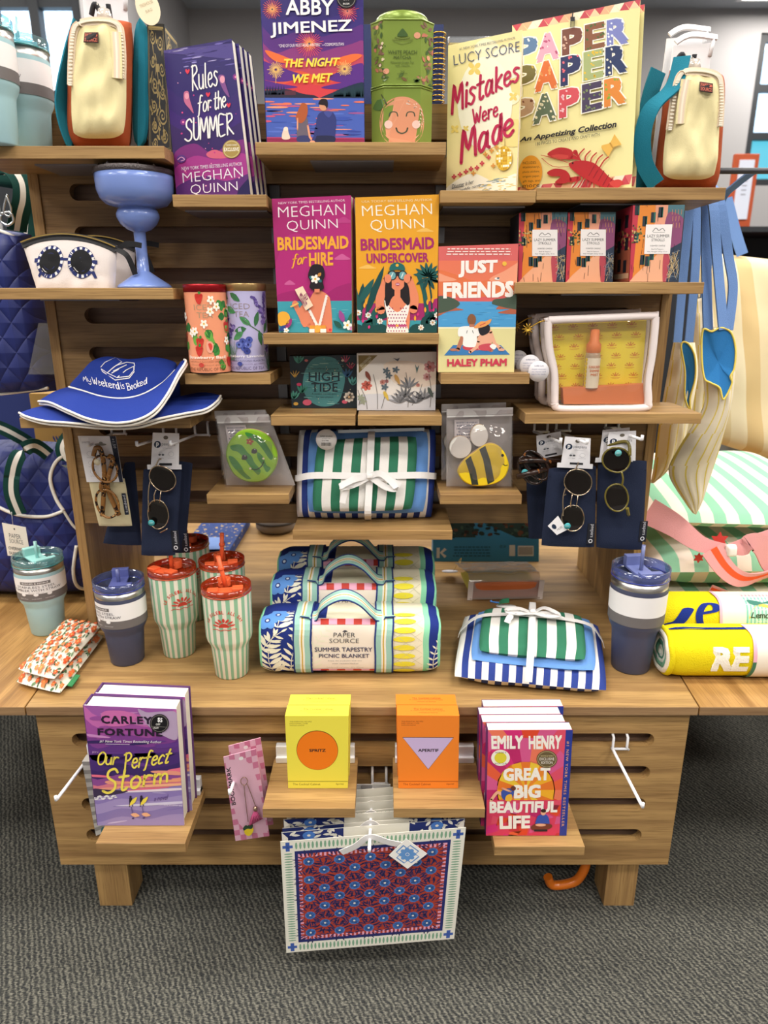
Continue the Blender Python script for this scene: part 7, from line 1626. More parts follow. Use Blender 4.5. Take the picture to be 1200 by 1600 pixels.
    pts = cr([a + V((-.028, .006, -.002)), a, a + (c - a) * .1 + V((0, -.012, .026)), a + (c - a) * .32 + V((0, -.026, .05)), a + (c - a) * .52 + V((0, -.03, .056)), a + (c - a) * .72 + V((0, -.024, .042)), a + (c - a) * .9 + V((0, -.012, .014)), c, c + V((.03, .006, -.002))], 8)
    n = len(pts); wd = [V((0, -.75, -.45)) if 5 < i < n - 6 else V((0, -.9, .2)) for i in range(n)]
    b.strap(pts, .026, .0018, cols, wdir=wd, fr=fr_); b.build('carry_handle', t); return t
xs = [(at(405, 1055, 1.19).x + .008, at(683, 1055, 1.19).x), (at(422, 955, 1.3).x + .004, at(678, 955, 1.3).x), (at(435, 920, 1.41).x, at(676, 920, 1.41).x)]
blanket(xs[0][0], xs[0][1], 1.182, .108, .118, 'folded picnic blanket with leaf print and paper band, foremost of three', 'picnic blankets')
blanket(xs[1][0], xs[1][1], 1.302, .105, .146, 'folded picnic blanket with leaf print, middle of the three on the table', 'picnic blankets')
blanket(xs[2][0], xs[2][1], 1.42, .105, .155, 'folded picnic blanket with leaf print, rearmost of the three below the slatwall', 'picnic blankets')

# ------------------------------------------------------------------ yellow towels
def towel(x0, x1, y, dp, h, z, label, art, band_u, band_art):
    t = thing('beach_towel', label, 'towel', ((x0 + x1) / 2, y + dp / 2, z), 'rolled yellow towels'); W = x1 - x0; yc, zc = y + dp / 2, z + h / 2 + .0008; m = P('#ead81e', .95, 0, .9, 500, .1)
    def fn(u, v, g=0):
        a = -math.pi / 2 - v * 2 * math.pi; ca, sa = math.cos(a), math.sin(a)
        s_ = 1 - .12 * (1 - min(1, u * 14)) ** 2
        return V((x0 + W * u + .005 * noise.noise(V((v * 7, u * 2, 5))), yc + math.copysign(abs(ca) ** .8, ca) * (dp / 2 + g) * s_, max(z + .0006, zc + math.copysign(abs(sa) ** .85, sa) * (h / 2 + g) * s_)))
    b = MB(); b.grid(fn, 40, 40, m); A = Art(b, lambda x, y_, hh: fn(x, y_ * .5, hh + .001), h=.0008, rough=.95, mk=lambda c: P(c, .95, 0, .6, 500, .1)); art(A); b.build('body', t)
    b = MB()
    for k, c in enumerate(('#efe7d8', '#6fa88c', '#e9efe6', '#4f8f78', '#dfe8dc')):
        pts = [fn(.0, v / 28) for v in range(29)]; ce = sum(pts, V()) / 29; f = .9 - .17 * k
        b.tube([ce + (p_ - ce) * f + V((-.004 + .0012 * k, 0, .004 * math.sin(k))) for p_ in pts], .0062, P(c, .95, 0, .8, 500), 6, cap=False)
    b.tube([fn(.0, v / 28) for v in range(29)], .006, m, 8, cap=False); b.build('rolled_end', t)
    b = MB(); f2 = lambda x, y_, hh: fn(band_u[0] + (band_u[1] - band_u[0]) * x, -.02 + .54 * y_, .0022 + hh); b.grid(lambda u, v: f2(u, v, 0), 14, 24, P('#efe8da', .55)); A = Art(b, f2, h=.0004, rough=.55); band_art(A); b.build('paper_band', t); return t
def band(A):
    A.sub(.0, .0, .03, .5, '#e8b0c4', 2, 10); A.sub(.0, .5, .03, 1, '#3f7a5c', 2, 10); A.sub(.97, 0, 1, 1, '#e8b0c4', 2, 14)
    A.up(); A.sub(.27, .1, .62, .74, '#bfe0d4', 10, 10); A.up(); A.up()
    for k in range(9): A.sub(.275 + .038 * k, .12, .29 + .038 * k, .72, '#7cc0b0', 1, 10); A.h -= A.step
    for k in range(9): A.rect(.28 + .038 * k, .07, .295 + .038 * k, .1, '#e89ab4', k == 0); A.rect(.28 + .038 * k, .74, .295 + .038 * k, .775, '#e89ab4', False)
    A.up(); A.up(); A.blob([(.3, .36), (.36, .26), (.45, .22), (.54, .26), (.6, .36), (.57, .5), (.49, .58), (.45, .62), (.4, .58), (.32, .48)], '#ecd054'); A.blob([(.3, .16), (.4, .18), (.45, .2), (.52, .18), (.6, .15), (.58, .22), (.47, .215), (.4, .24), (.32, .22)], '#2f7a6a')
    A.text('When Life Gives You', (.36, .28, .54, .3), '#fbf6e4'); A.hand('Lemons', (.32, .325, .58, .385), .011, '#3a4a34'); A.text('Read a Good', (.38, .41, .52, .43), '#fbf6e4'); A.hand('Book', (.34, .45, .57, .53), .013, '#3a4a34')
    A.text('BARNES & NOBLE', (.2, .8, .75, .825), '#44444c'); A.text('BEACH', (.22, .855, .5, .91), '#44444c', .0, .2); A.text('TOWEL', (.22, .935, .5, .98), '#44444c', 0, .2)
yl = at(1016, 1040, 1.2).x + .024
def art_re(A): A.text('RE', (.165, .32, .315, .62), '#f6f2e6', .05); A.blob([(.02, .0), (.2, .01), (.44, .0), (.44, .03), (.2, .04), (.05, .03)], '#22358c'); A.blob([(.25, .9), (.33, .87), (.42, .9), (.42, .94), (.28, .94)], '#22358c')
towel(yl, yl + .45, 1.158, .098, .093, TZ, 'rolled yellow towel lettered RE, in front of the other one', art_re, (.33, .84), band)
def art_ce(A):
    A.stroke([(.0, .5), (.04, .46), (.08, .42), (.11, .32), (.12, .27)], .05, '#22358c', smooth=5); A.stroke([(.17, .32), (.2, .31), (.235, .28), (.23, .2), (.19, .2), (.165, .35), (.18, .52), (.23, .56)], .03, '#22358c', smooth=5)
xb = at(1024, 960, 1.3).x
towel(xb, xb + .48, 1.272, .1, .112, TZ, 'rolled yellow towel with big blue letters lying behind the other towel', art_ce, (.25, .66), band)

# ------------------------------------------------------------------ striped totes folded in a pile on the right table
MINT, CRM, PNK, ORG = cloth('#8fc8a8', .3), cloth('#efe2d4', .3), cloth('#dc9a9a', .3), cloth('#e4572c', .3)
def tote(q, z0, th, label, sd, nu=64, wv=.003, stripes=4):
    t = thing('tote_bag', label, 'bag', ((q[2][0] + q[3][0]) / 2, q[2][1], z0), 'folded striped totes'); b = MB(); zc = z0 + th / 2
    b.soft([V((x, y, zc + dz)) for x, y, dz in q], th, lambda i, j: MINT if (i // stripes) % 2 else CRM, nu, 24, .06, 5, wv, 4, sd); b.build('body', t); return t
Y0 = 1.40
P3 = lambda u, v, z: (lambda p_: (p_.x, p_.y, 0))(on(u, v, z))
zz = TZ
tq = lambda a: [(.60, 1.70, a), (1.08, 1.72, a), (1.10, 1.42, 0), (.575, 1.40, 0)]
tote(tq(0), zz + .003, .03, 'mint striped folded tote at the bottom of the pile on the right table', 2)
tote(tq(.0), zz + .039, .036, 'mint striped folded tote second from the bottom of the pile at right', 6)
t3 = tote(tq(.0), zz + .081, .095, 'mint striped folded tote tied with the pink strap in the pile at right', 9)
t4 = tote([(.60, 1.80, .085), (.98, 1.80, .1), (1.10, 1.45, .005), (.567, 1.42, .03)], zz + .182, .055, 'mint striped folded tote on top of the pile below the hanging totes', 12, 72, .004)
def sun_mark(par, pts):
    b = MB(); r_ = P('#c83c34', .7)
    for p_ in pts:
        p_ = V(p_); b.hexa([p_ + V((-.016, 0, .016)), p_ + V((.016, 0, .016)), p_ + V((.016, 0, 0)), p_ + V((-.016, 0, 0))], (0, .001, 0), r_)
    return b
def straps():
    b = MB(); kn = at(1137, 857, 1.36)
    a0 = [at(1012, 798, 1.42), at(1052, 820, 1.39), at(1095, 850, 1.365), kn]
    b.strap(cr(a0, 8), lambda k: .058 - .042 * k ** 1.4, .003, [PNK, PNK], wdir=V((.25, .35, 1))); b.build('left_strap', t3); b = MB()
    b.strap(cr([kn, at(1165, 846, 1.36), at(1200, 834, 1.37), at(1250, 815, 1.38)], 8), .016, .003, PNK, wdir=V((0, .3, 1))); b.build('right_strap', t3); b = MB()
    b.strap(cr([kn, at(1160, 858, 1.35), at(1172, 848, 1.345), at(1190, 852, 1.345), at(1205, 875, 1.35), at(1225, 885, 1.36)], 8), lambda k: .018 + .045 * k, .003, PNK, wdir=V((.3, .2, 1))); b.build('strap_loop', t3); b = MB()
    b.strap(cr([at(1112, 858, 1.35), at(1130, 885, 1.335), at(1150, 902, 1.33), at(1172, 905, 1.335), at(1215, 892, 1.35), at(1250, 885, 1.36)], 8), lambda k: .046 - .024 * k, .003, [PNK, ORG, PNK], wdir=V((1, .1, .45)), fr=[0, .42, .75, 1]); b.build('striped_strap', t3)
    b = MB(); b.soft([kn + V((-.01, -.012, .012)), kn + V((.01, -.012, .014)), kn + V((.012, -.012, -.012)), kn + V((-.011, -.012, -.013))], .024, P('#efeae6', .5), 10, 10); b.build('white_tie', t3)
    b = MB(); b.strap(cr([at(1110, 920, 1.392), at(1125, 926, 1.392), at(1142, 933, 1.392), at(1160, 940, 1.392)], 6), .02, .003, [PNK, ORG, PNK], wdir=V((.6, 0, .5)), fr=[0, .4, .75, 1]); b.build('lower_strap', t3)
    for (u, v, s_, nm) in ((1124, 845, .02, 'sun_print'), (1092, 872, .012, 'letter_print')):
        p_ = at(u, v, 1.372); b = MB(); pts = []
        for k in range(12): r = s_ * (1 if k % 2 else .55); a = R(k * 30); pts.append(p_ + V((r * math.cos(a), 0, r * math.sin(a))))
        b.face(pts, P('#c83c34', .7)); b.face([p_ + V((0, .002, 0)) for p_ in reversed(pts)], P('#c83c34', .7)); b.build(nm, t3)
straps()

# ------------------------------------------------------------------ yellow striped totes hanging at the right
YW = [cloth('#e8dcc4', .3), cloth('#e0c860', .3)]; LB = cloth('#2f78b8', .3); DN = cloth('#6a8abf', .4)
def hang_tote(lab, body, open_, strap_px, sd, lin):
    # body: outline pixels (u, v, Y) left side top->bottom and right side top->bottom
    L, Rr = [cr([at(*p_) for p_ in s_], 10) for s_ in body]; n = min(len(L), len(Rr)); t = thing('tote_bag', lab, 'bag', (L[0] + Rr[0]) / 2, 'hanging yellow striped totes')
    L = [L[int(i * (len(L) - 1) / 39)] for i in range(40)]; Rr = [Rr[int(i * (len(Rr) - 1) / 39)] for i in range(40)]
    def sf(u, v, sg):
        k = v * 39; i = min(int(k), 38); f = k - i; a, c = L[i].lerp(L[i + 1], f), Rr[i].lerp(Rr[i + 1], f)
        return a.lerp(c, u) + V((0, -1, 0)) * sg * (.03 * math.sin(math.pi * u) ** .7 * math.sin(math.pi * min(1, .08 + v * .9)) ** .6 + .006 * noise.noise(V((u * 5, v * 5, sd))))
    b = MB(); st = lambda i, j: YW[1] if (i + int(1.2 * math.sin(j * .2))) % 7 == 0 else YW[0]
    b.grid(lambda u, v: sf(1 - u, v, 1), 30, 40, st); b.grid(lambda u, v: sf(u, v, -1), 30, 40, st); b.build('body', t)
    if open_:
        o = cr([at(*p_) for p_ in open_], 6, True); ce = sum(o, V()) / len(o); b = MB()
        for i in range(len(o)):
            p_, q_ = o[i], o[(i + 1) % len(o)]; b.face([p_, q_, q_.lerp(ce, .6) + V((0, .003, -.004)), p_.lerp(ce, .6) + V((0, .003, -.004))], LB, True); b.face([p_.lerp(ce, .6) + V((0, .003, -.004)), q_.lerp(ce, .6) + V((0, .003, -.004)), ce + V((0, .006, 0))], LB, True)
        b.build('lining', t); b = MB(); b.tube([p_ + V((0, -.001, 0)) for p_ in o + [o[0], o[1]]], .0018, P('#e8d060', .7), 6, cap=False); b.build('edge_piping', t)
    for s_ in strap_px:
        ry_ = 1.49 if sd == 4 else 1.511 if sd == 8 else 1.516
        b = MB(); tp_ = at(*s_[0]); b.strap(cr([V((tp_.x + .004, ry_, CH + .243)), V((tp_.x + .002, (tp_.y + ry_) / 2, (tp_.z + CH + .243) / 2 + .004))] + [at(*p_) for p_ in s_], 8), .02, .003, [DN, DN, DN], wdir=V((1, .25, 0)), fr=[0, .06, .94, 1]); b.build('strap', t)
    return t
hang_tote('yellow striped tote with bright blue lining, front one hanging at the right end',
          [[(1096, 512, 1.36), (1097, 560, 1.35), (1100, 600, 1.34), (1098, 640, 1.34), (1060, 700, 1.36), (1045, 740, 1.38), (1070, 785, 1.37), (1083, 802, 1.36)], [(1140, 512, 1.36), (1148, 550, 1.34), (1146, 600, 1.33), (1140, 640, 1.33), (1128, 690, 1.34), (1115, 730, 1.35), (1100, 775, 1.355), (1087, 803, 1.36)]],
          [(1098, 516, 1.31), (1112, 518, 1.305), (1126, 512, 1.305), (1142, 520, 1.31), (1149, 545, 1.308), (1147, 575, 1.305), (1141, 588, 1.302), (1143, 600, 1.302), (1130, 624, 1.298), (1124, 606, 1.298), (1110, 598, 1.302), (1100, 590, 1.306), (1096, 555, 1.308)],
          [[(1102, 312, 1.36), (1103, 400, 1.345), (1106, 515, 1.32)], [(1112, 312, 1.34), (1120, 400, 1.325), (1130, 515, 1.305)], [(1124, 312, 1.37), (1138, 400, 1.37), (1145, 450, 1.365), (1138, 515, 1.35)]], 4, True)
hang_tote('yellow striped tote with blue lining hanging behind the front one, beside the slatwall',
          [[(1052, 535, 1.5), (1040, 600, 1.49), (1030, 660, 1.48), (1020, 740, 1.48), (1016, 755, 1.48)], [(1086, 535, 1.5), (1090, 580, 1.48), (1078, 650, 1.46), (1065, 700, 1.47), (1024, 752, 1.48)]],
          [(1064, 540, 1.45), (1074, 536, 1.448), (1085, 556, 1.445), (1086, 590, 1.443), (1078, 622, 1.443), (1078, 640, 1.443), (1070, 620, 1.445), (1070, 580, 1.447)],
          [[(1078, 312, 1.48), (1068, 420, 1.47), (1058, 535, 1.455)], [(1090, 312, 1.49), (1086, 420, 1.48), (1076, 535, 1.47)]], 8, True)
hang_tote('yellow striped tote hanging rearmost, showing only its upper corner and edge',
          [[(1075, 470, 1.62), (1070, 560, 1.62), (1066, 640, 1.62), (1062, 700, 1.62)], [(1112, 460, 1.62), (1118, 560, 1.6), (1116, 640, 1.6), (1100, 700, 1.6)]], None,
          [[(1128, 312, 1.62), (1122, 360, 1.62), (1108, 400, 1.62), (1100, 470, 1.62)]], 12, True)
b = MB(); pl_ = [P('#e2d0a4', .9), P('#efe2c2', .9), P('#dcc08c', .9), P('#e8d6b0', .9)]
a, c = at(1088, 392, 1.97), at(1290, 415, 1.97); e, f = at(1290, 745, 1.97), at(1112, 690, 1.97)
t = thing('large_tote', 'large cream and tan striped tote hanging at the right picture edge', 'bag', (a + c) / 2)
b.soft([a, c, e, f], .1, lambda i, j: pl_[(i // 5) % 4], 40, 30, .02, 8, .02, 4, 3); b.build('body', t)
b = MB(); b.soft([at(1120, 668, 2.02), at(1300, 690, 2.02), at(1300, 762, 2.02), at(1128, 728, 2.02)], .09, cloth('#8f9cae'), 26, 16, .12, 4, .014, 5, 7); b.build('grey_blue_base', t)
b = MB(); b.strap(cr([at(1106, 310, 1.97), at(1112, 360, 1.96), at(1118, 396, 1.95)], 6), .03, .003, DN, wdir=V((1, 0, 0))); b.strap(cr([at(1135, 310, 1.97), at(1148, 360, 1.96), at(1160, 398, 1.95)], 6), .03, .003, DN, wdir=V((1, 0, 0))) ; b.build('strap', t)
b = MB(); xx, yy = .6, 1.5
b.tube([V((.556, yy, CH + .245)), V((1.25, yy, CH + .245))], .006, P('#55565a', .4, .7), 10); tag(b.build('hanging_rail', loc=(.9, yy, CH + .245)), 'grey metal rail carrying the hanging totes behind the top right shelf', 'rail')

# ------------------------------------------------------------------ navy quilted bags at the left
def quilt(col='#16246a'):
    k = ('quilt', col)
    if k in _M: return _M[k]
    m, nt, b_ = new_mat('quilted_cloth'); N = nt.nodes.new; L_ = nt.links.new
    b_.inputs['Base Color'].default_value = lin(col); b_.inputs['Roughness'].default_value = .55
    tc = N('ShaderNodeTexCoord'); hs = []
    for r in (38, -38):
        mp = N('ShaderNodeMapping'); mp.inputs['Rotation'].default_value = (0, R(r), 0); wv = N('ShaderNodeTexWave'); wv.inputs['Scale'].default_value = 8.5; wv.wave_profile = 'TRI'; wv.inputs['Distortion'].default_value = .8; wv.inputs['Detail'].default_value = 0; wv.inputs['Detail Scale'].default_value = .6
        L_(tc.outputs['Object'], mp.inputs[0]); L_(mp.outputs[0], wv.inputs['Vector']); pw_ = N('ShaderNodeMath'); pw_.operation = 'POWER'; pw_.inputs[1].default_value = .4; L_(wv.outputs['Fac'], pw_.inputs[0]); hs.append(pw_)
    mn = N('ShaderNodeMath'); mn.operation = 'MINIMUM'; L_(hs[0].outputs[0], mn.inputs[0]); L_(hs[1].outputs[0], mn.inputs[1])
    bp = N('ShaderNodeBump'); bp.inputs['Strength'].default_value = .5; bp.inputs['Distance'].default_value = .012; L_(mn.outputs[0], bp.inputs['Height']); L_(bp.outputs[0], b_.inputs['Normal']); _M[k] = m; return m
QN = quilt(); GW = [cloth(c_, .4) for c_ in ('#16403a', '#e6e2da', '#16403a')]; PIP = P('#e6e2da', .6); CHR = P('#c8ccd0', .2, 1.0)
def big_bag():
    z = TZ; t = thing('quilted_bag', 'navy quilted overnight bag with green and white straps on the left table', 'bag', (-.95, 1.55, z), 'navy quilted bags')
    q = [at(-90, 700, 1.5), at(124, 712, 1.5), at(136, 955, 1.47), at(-90, 880, 1.5)]; q = [V((p_.x, p_.y, p_.z)) for p_ in q]
    q[2].z = q[3].z = z + .001; q[2] = V((-.672, 1.47, z + .002)); q[3] = V((-1.2, 1.50, z + .002))
    dy = V((0, .125, 0)); b = MB(); f = b.soft([p_ + dy for p_ in q], .2, QN, 40, 36, .12, 5, .014, 6, 4); b.build('body', t)
    b = MB(); on_ = lambda *p_: cr([f(x, y, .003) for x, y in p_], 8)
    b.tube(on_((0.0, .78), (.2, .745), (.45, .63), (.6, .585), (.75, .58), (.85, .62)), .004, PIP, 8); b.tube(on_((.85, .62), (.8, .7), (.76, .82), (.78, .92), (.86, .965), (.97, .985)), .004, PIP, 8); b.tube(on_((.85, .62), (.89, .52), (.92, .47)), .003, PIP, 8); b.tube(on_((.9, .38), (.885, .2), (.9, .07), (.97, .03), (.995, .08)), .004, PIP, 8); b.build('piping', t)
    S_ = lambda *p_: cr([at(*k) for k in p_], 8)
    b = MB(); b.strap(S_((30, 803, 1.49), (18, 770, 1.48), (20, 735, 1.48), (30, 710, 1.49), (48, 697, 1.51), (62, 700, 1.54), (82, 716, 1.57), (92, 725, 1.6)), .032, .003, GW, wdir=[V((1, .2, .1))] * 14 + [V((.7, .4, .6))] * 14 + [V((.2, .5, .9))] * 40, fr=[0, .34, .66, 1]); b.build('front_handle', t)
    b = MB(); b.strap(S_((-30, 660, 1.6), (0, 668, 1.6), (25, 680, 1.6), (48, 695, 1.62), (70, 722, 1.64)), .03, .003, GW, wdir=V((.3, .5, .8)), fr=[0, .34, .66, 1]); b.build('rear_handle', t)
    b = MB(); b.strap(S_((110, 722, 1.56), (100, 712, 1.56), (98, 695, 1.57), (112, 672, 1.6)), .03, .003, GW, wdir=V((1, .2, .1)), fr=[0, .34, .66, 1]); ss_ = b.build('side_strap', t)
    b = MB(); b.strap([at(97, 729, 1.55), at(110, 729, 1.55)], .008, .003, CHR, wdir=V((0, 0, 1))); b.build('buckle', ss_)
    q2 = px([(3, 817), (40, 824), (48, 872), (12, 868)], 1.43); b = MB(); b.hexa(q2, (0, .001, 0), P('#ece4d8', .6)); A = Art(b, flat(q2), rough=.6); A.text('PAPER', (.22, .28, .72, .42), '#3a3a40', -.005); A.text('SOURCE', (.2, .45, .78, .58), '#3a3a40', -.005); A.text('OVERNIGHT', (.1, .7, .9, .8), '#2c2c34', .01); A.text('DUFFLE BAG', (.1, .86, .8, .95), '#2c2c34', .01); A.ell(.5, .12, .03, .03, '#3a3a40', 10)
    sw_ = b.build('swing_tag', t); b = MB(); b.tube([at(20, 820, 1.429), at(18, 800, 1.42)], .0006, P('#e8e8e8'), 5); b.build('tag_string', sw_)
big_bag()
def hung_bag():
    t = thing('quilted_bag', 'navy quilted bag hanging behind the left shelves beside the slatwall', 'bag', at(20, 480, 1.52), 'navy quilted bags')
    q = [at(-110, 345, 1.52), at(50, 365, 1.52), at(92, 612, 1.52), at(-110, 622, 1.52)]
    b = MB(); f = b.soft(q, .12, QN, 34, 40, .03, 7, .01, 5, 8); b.build('body', t)
    b = MB(); b.tube(cr([f(.05, .98, .003), f(.5, 1, .003), f(.8, .985, .003), f(.99, .94, .003)], 6), .0035, PIP, 8); b.build('top_piping', t); b = MB(); b.tube(cr([f(0, .03, .003), f(.5, .01, .003), f(.97, .03, .003)], 6), .0035, PIP, 8); b.build('bottom_piping', t)
    S_ = lambda *p_: cr([at(*k) for k in p_], 8)
    b = MB(); b.strap(S_((8, 272, 1.5), (22, 268, 1.48), (34, 285, 1.47), (36, 310, 1.47), (30, 335, 1.48), (26, 360, 1.5)), .036, .003, GW, wdir=V((1, .3, .2)), fr=[0, .36, .64, 1]); b.build('front_strap', t)
    b = MB(); b.strap(S_((46, 268, 1.56), (44, 310, 1.55), (40, 370, 1.54)), .036, .003, GW, wdir=V((1, .2, 0)), fr=[0, .4, .6, 1]); b.build('rear_strap', t)
    b = MB(); b.soft([at(-10, 262, 1.54), at(48, 258, 1.54), at(52, 300, 1.54), at(-10, 290, 1.54)], .03, GW[0], 12, 8); b.build('folded_webbing', t)
    b = MB(); b.tube(cr([at(10, 306, 1.462), at(17, 325, 1.46), at(15, 338, 1.46), at(6, 332, 1.46), at(8, 315, 1.462), at(12, 304, 1.462)], 6), .0022, CHR, 8); b.tube(cr([at(2, 335, 1.462), at(16, 332, 1.46), at(21, 345, 1.46), at(12, 352, 1.46), at(2, 346, 1.462)], 6, True), .0025, CHR, 8); b.build('carabiner', t)
    q2 = px([(60, 505), (76, 505), (86, 585), (44, 585)], 1.45); b = MB(); b.face(q2[::-1], clear('#d8d4d0', .12, .1)); b.build('clear_sleeve', t)
hung_bag()
b = MB(); pr = at(-60, 258, 1.62); b.tube([V((-1.2, 1.56, CH + .255)), V((-.65, 1.56, CH + .255))], .006, P('#55565a', .4, .7), 10); tag(b.build('hanging_rail', loc=(-.9, 1.56, CH + .255)), 'grey metal rail carrying the quilted bag behind the top left shelf', 'rail')
p0 = at(45, 605, 1.82); z1 = at(60, 615, 1.82).z; b = MB(); q = [V((at(46, 620, 1.82).x, 1.82, z1)), V((at(112, 620, 1.82).x, 1.82, z1)), V((at(112, 620, 1.82).x, 1.82, TZ)), V((at(46, 620, 1.82).x, 1.82, TZ))]
def art_gold(A):
    A.rect(-.1, -.1, 1.1, 1.1, '#b08a48'); A.blob([(.42, .36), (.5, .3), (.56, .36), (.62, .3), (.7, .36), (.86, .38), (.84, .52), (.4, .52), (.38, .42)], '#28387c'); A.rect(.38, .53, .88, .57, '#28387c'); A.up()
    for k in range(6): A.stroke([(.45 + .07 * k, .38), (.47 + .07 * k, .28), (.43 + .07 * k, .25)], .02, '#28387c', False, 3)
carton('gift_box', 'gold box with a blue ship print standing behind the quilted bag', 'box', q, .1, '#a8823f', art_gold, fr)
b = MB(); b.box(-1.22, q[0].x - .01, 1.86, 1.97, TZ, z1 + .02, P('#22306a', .6)); tag(b.build('storage_box', loc=(-1.0, 1.86, TZ)), 'dark blue box standing left of the gold ship print box', 'box')

# ------------------------------------------------------------------ floral cases on the table
def floral(q, z, th, label, tab):
    t = thing('glasses_case', label, 'pouch', sum((V(p_) for p_ in q), V()) / 4, 'orange floral glasses cases'); b = MB(); m = cloth('#ece4d2', .3)
    f = b.soft([V((p_.x, p_.y, z + th / 2)) for p_ in q], th, m, 20, 40, .06, 5, .003, 4, tab)
    A = Art(b, f, h=.0006, rough=.85); rr = random.Random(4 + tab); A.up()
    for k in range(150): A.leaf(rr.random(), rr.random(), rr.uniform(0, 360), rr.uniform(.05, .1), .03, rr.choice(['#5a7a54', '#6f8f68', '#48684a']), k % 15 == 0)
    for i in range(6):
        for j in range(10):
            x, y = (i + .5 * (j % 2) + rr.uniform(-.15, .15)) / 5.6, (j + .5) / 10
            if 0 < x < 1: A.flower(x, y, .062 if (i + j) % 3 == 0 else .036, rr.choice(['#e06a38', '#e8804a', '#d8582c']), '#f0b060', 6, rr.uniform(0, 60))
    for k in range(60): A.ell(rr.random(), rr.random(), .012, .008, '#d85a4a', 6, 0, k == 0)
    b.build('body', t)
    if tab == 1:
        p_ = f(1.0, .12, 0); b = MB(); d1 = (V(q[1]) - V(q[2])).normalized(); s1 = (V(q[2]) - V(q[3])).normalized(); b.hexa([p_ + s1 * .0 + d1 * .04, p_ + s1 * .012 + d1 * .04, p_ + s1 * .012, p_], (0, 0, -.002), cloth('#3f8a58')); b.build('side_tab', t)
z_ = TZ + .02
q1 = [on(95, 975, z_), on(163, 985, z_), on(93, 1076, z_), on(22, 1058, z_)]
floral(q1, TZ, .018, 'orange floral glasses case lying underneath another, green side tab', 1)
q2 = [on(103, 965, z_ + .016), on(160, 975, z_ + .016), on(84, 1060, z_ + .016), on(26, 1044, z_ + .016)]
floral(q2, TZ + .024, .018, 'orange floral glasses case lying on top of another on the table', 2)

# ------------------------------------------------------------------ things at the back of the table
q = px([(678, 770), (842, 770), (842, 879), (676, 880)], [1.86, 1.86, 1.80, 1.80]); q = drop(q, TZ + .0005)
def art_puzzle(A):
    A.rect(-.1, -.1, 1.1, 1.1, '#3f9ad2'); A.rect(.04, .03, .96, .66, '#101418'); A.rect(.05, .04, .95, .65, '#2c4a48'); rr = random.Random(8)
    for k in range(110): A.ell(rr.uniform(.09, .91), rr.uniform(.07, .62), rr.uniform(.01, .04), rr.uniform(.01, .03), rr.choice(['#1d3434', '#4a6a5c', '#5a3a2c', '#7a5240', '#24403c', '#3a2a24']), 9, rr.uniform(0, 90), k % 12 == 0)
    wt = '#e8f0f2'; A.rect(.035, .8, .065, .95, wt); A.poly([(.065, .87), (.11, .8), (.13, .83), (.09, .875), (.13, .92), (.11, .95)], wt); lines(A, .16, .78, .58, .95, 4, '#1f6890', 6, .5); A.text('C€ UK', (.63, .76, .69, .8), '#1d2a38'); A.rect(.72, .76, .775, .92, wt); A.rect(.8, .77, .95, .92, wt); A.up()
    for k in range(14): A.rect(.81 + k * .0095, .79, .814 + k * .0095, .9, '#22262c', False)
carton('puzzle_box', 'bright blue puzzle box with dark picture standing behind the slatwall gap', 'box', q, .05, '#2a7aa8', art_puzzle, fr)
for k, (c_, x0, x1, hh, lb) in enumerate((('#3a5a88', 553, 640, .017, 'bottom'), ('#4f7aa0', 556, 637, .014, 'middle'), ('#2c3a5c', 554, 642, .02, 'top'))):
    z = TZ + .0002 + (0, .0175, .032)[k]; xa, xb_ = at(x0, 860, 1.66).x, at(x1, 860, 1.66).x; t = thing('hardcover_book', '%s blue book in the flat stack behind the picnic blankets' % lb, 'book', ((xa + xb_) / 2, 1.7, z), 'flat blue books'); m = P(c_, .5)
    b = MB(); b.box(xa, xb_, 1.62, 1.76, z + hh - .002, z + hh, m); b.build('front_cover', t); b = MB(); b.box(xa, xb_, 1.62, 1.76, z, z + .002, m); b.build('back_cover', t); b = MB(); b.box(xa, xb_, 1.6195, 1.6215, z, z + hh, m); b.build('spine', t); b = MB(); b.box(xa + .003, xb_ - .003, 1.622, 1.757, z + .002, z + hh - .002, PAGE); b.build('pages', t)
# sunscreen pouch lying down
q = [on(697, 880, TZ + .062), on(833, 882, TZ + .06), on(842, 934, TZ + .004), on(733, 936, TZ + .004)]
t = thing('clear_pouch', 'clear pouch with orange base lying on the table before the blue puzzle box', 'pouch', (q[2] + q[3]) / 2, 'sunscreen pouches lying down')
b = MB(); a_, c_ = q[3], q[2]; up = V((0, .0, .046)); b.soft([a_ + up + V((.004, 0, 0)), c_ + up, c_ + V((-.004, 0, .002)), a_ + V((.004, 0, .002))], .014, P('#d9743f', .6), 14, 8, .03, 8); b.build('base_panel', t)
b = MB(); 
for p_ in (a_, c_): b.strap([p_ + V((0, -.01, .002)), p_ + V((.002, -.01, .05))], .012, .003, P('#e6d8d4', .7), wdir=V((1, 0, 0))); 
b.build('binding', t)
b = MB(); bk = V((-.02, .14, 0)); f = lambda u, v: a_.lerp(c_, u) + V((0, -.012, .004)) + V((-.022 * v * (1 - u), .16 * v, (.05 + .014 * math.sin(math.pi * v)) * math.sin(math.pi * min(1, .5 * v / .15)) ** .5 if v < .15 else .058 - .03 * (v - .15) + .006 * noise.noise(V((u * 6, v * 5, 3)))))
b.grid(f, 18, 18, clear('#e6dcd6', .3, .1)); b.build('clear_panel', t)
b = MB(); b.soft([a_ + V((-.01, .13, .018)), c_ + V((0, .13, .018)), c_ + V((0, .012, .012)), a_ + V((0, .012, .012))], .022, cloth('#b8a848'), 16, 12, .06, 5, .004); b.build('printed_back', t)
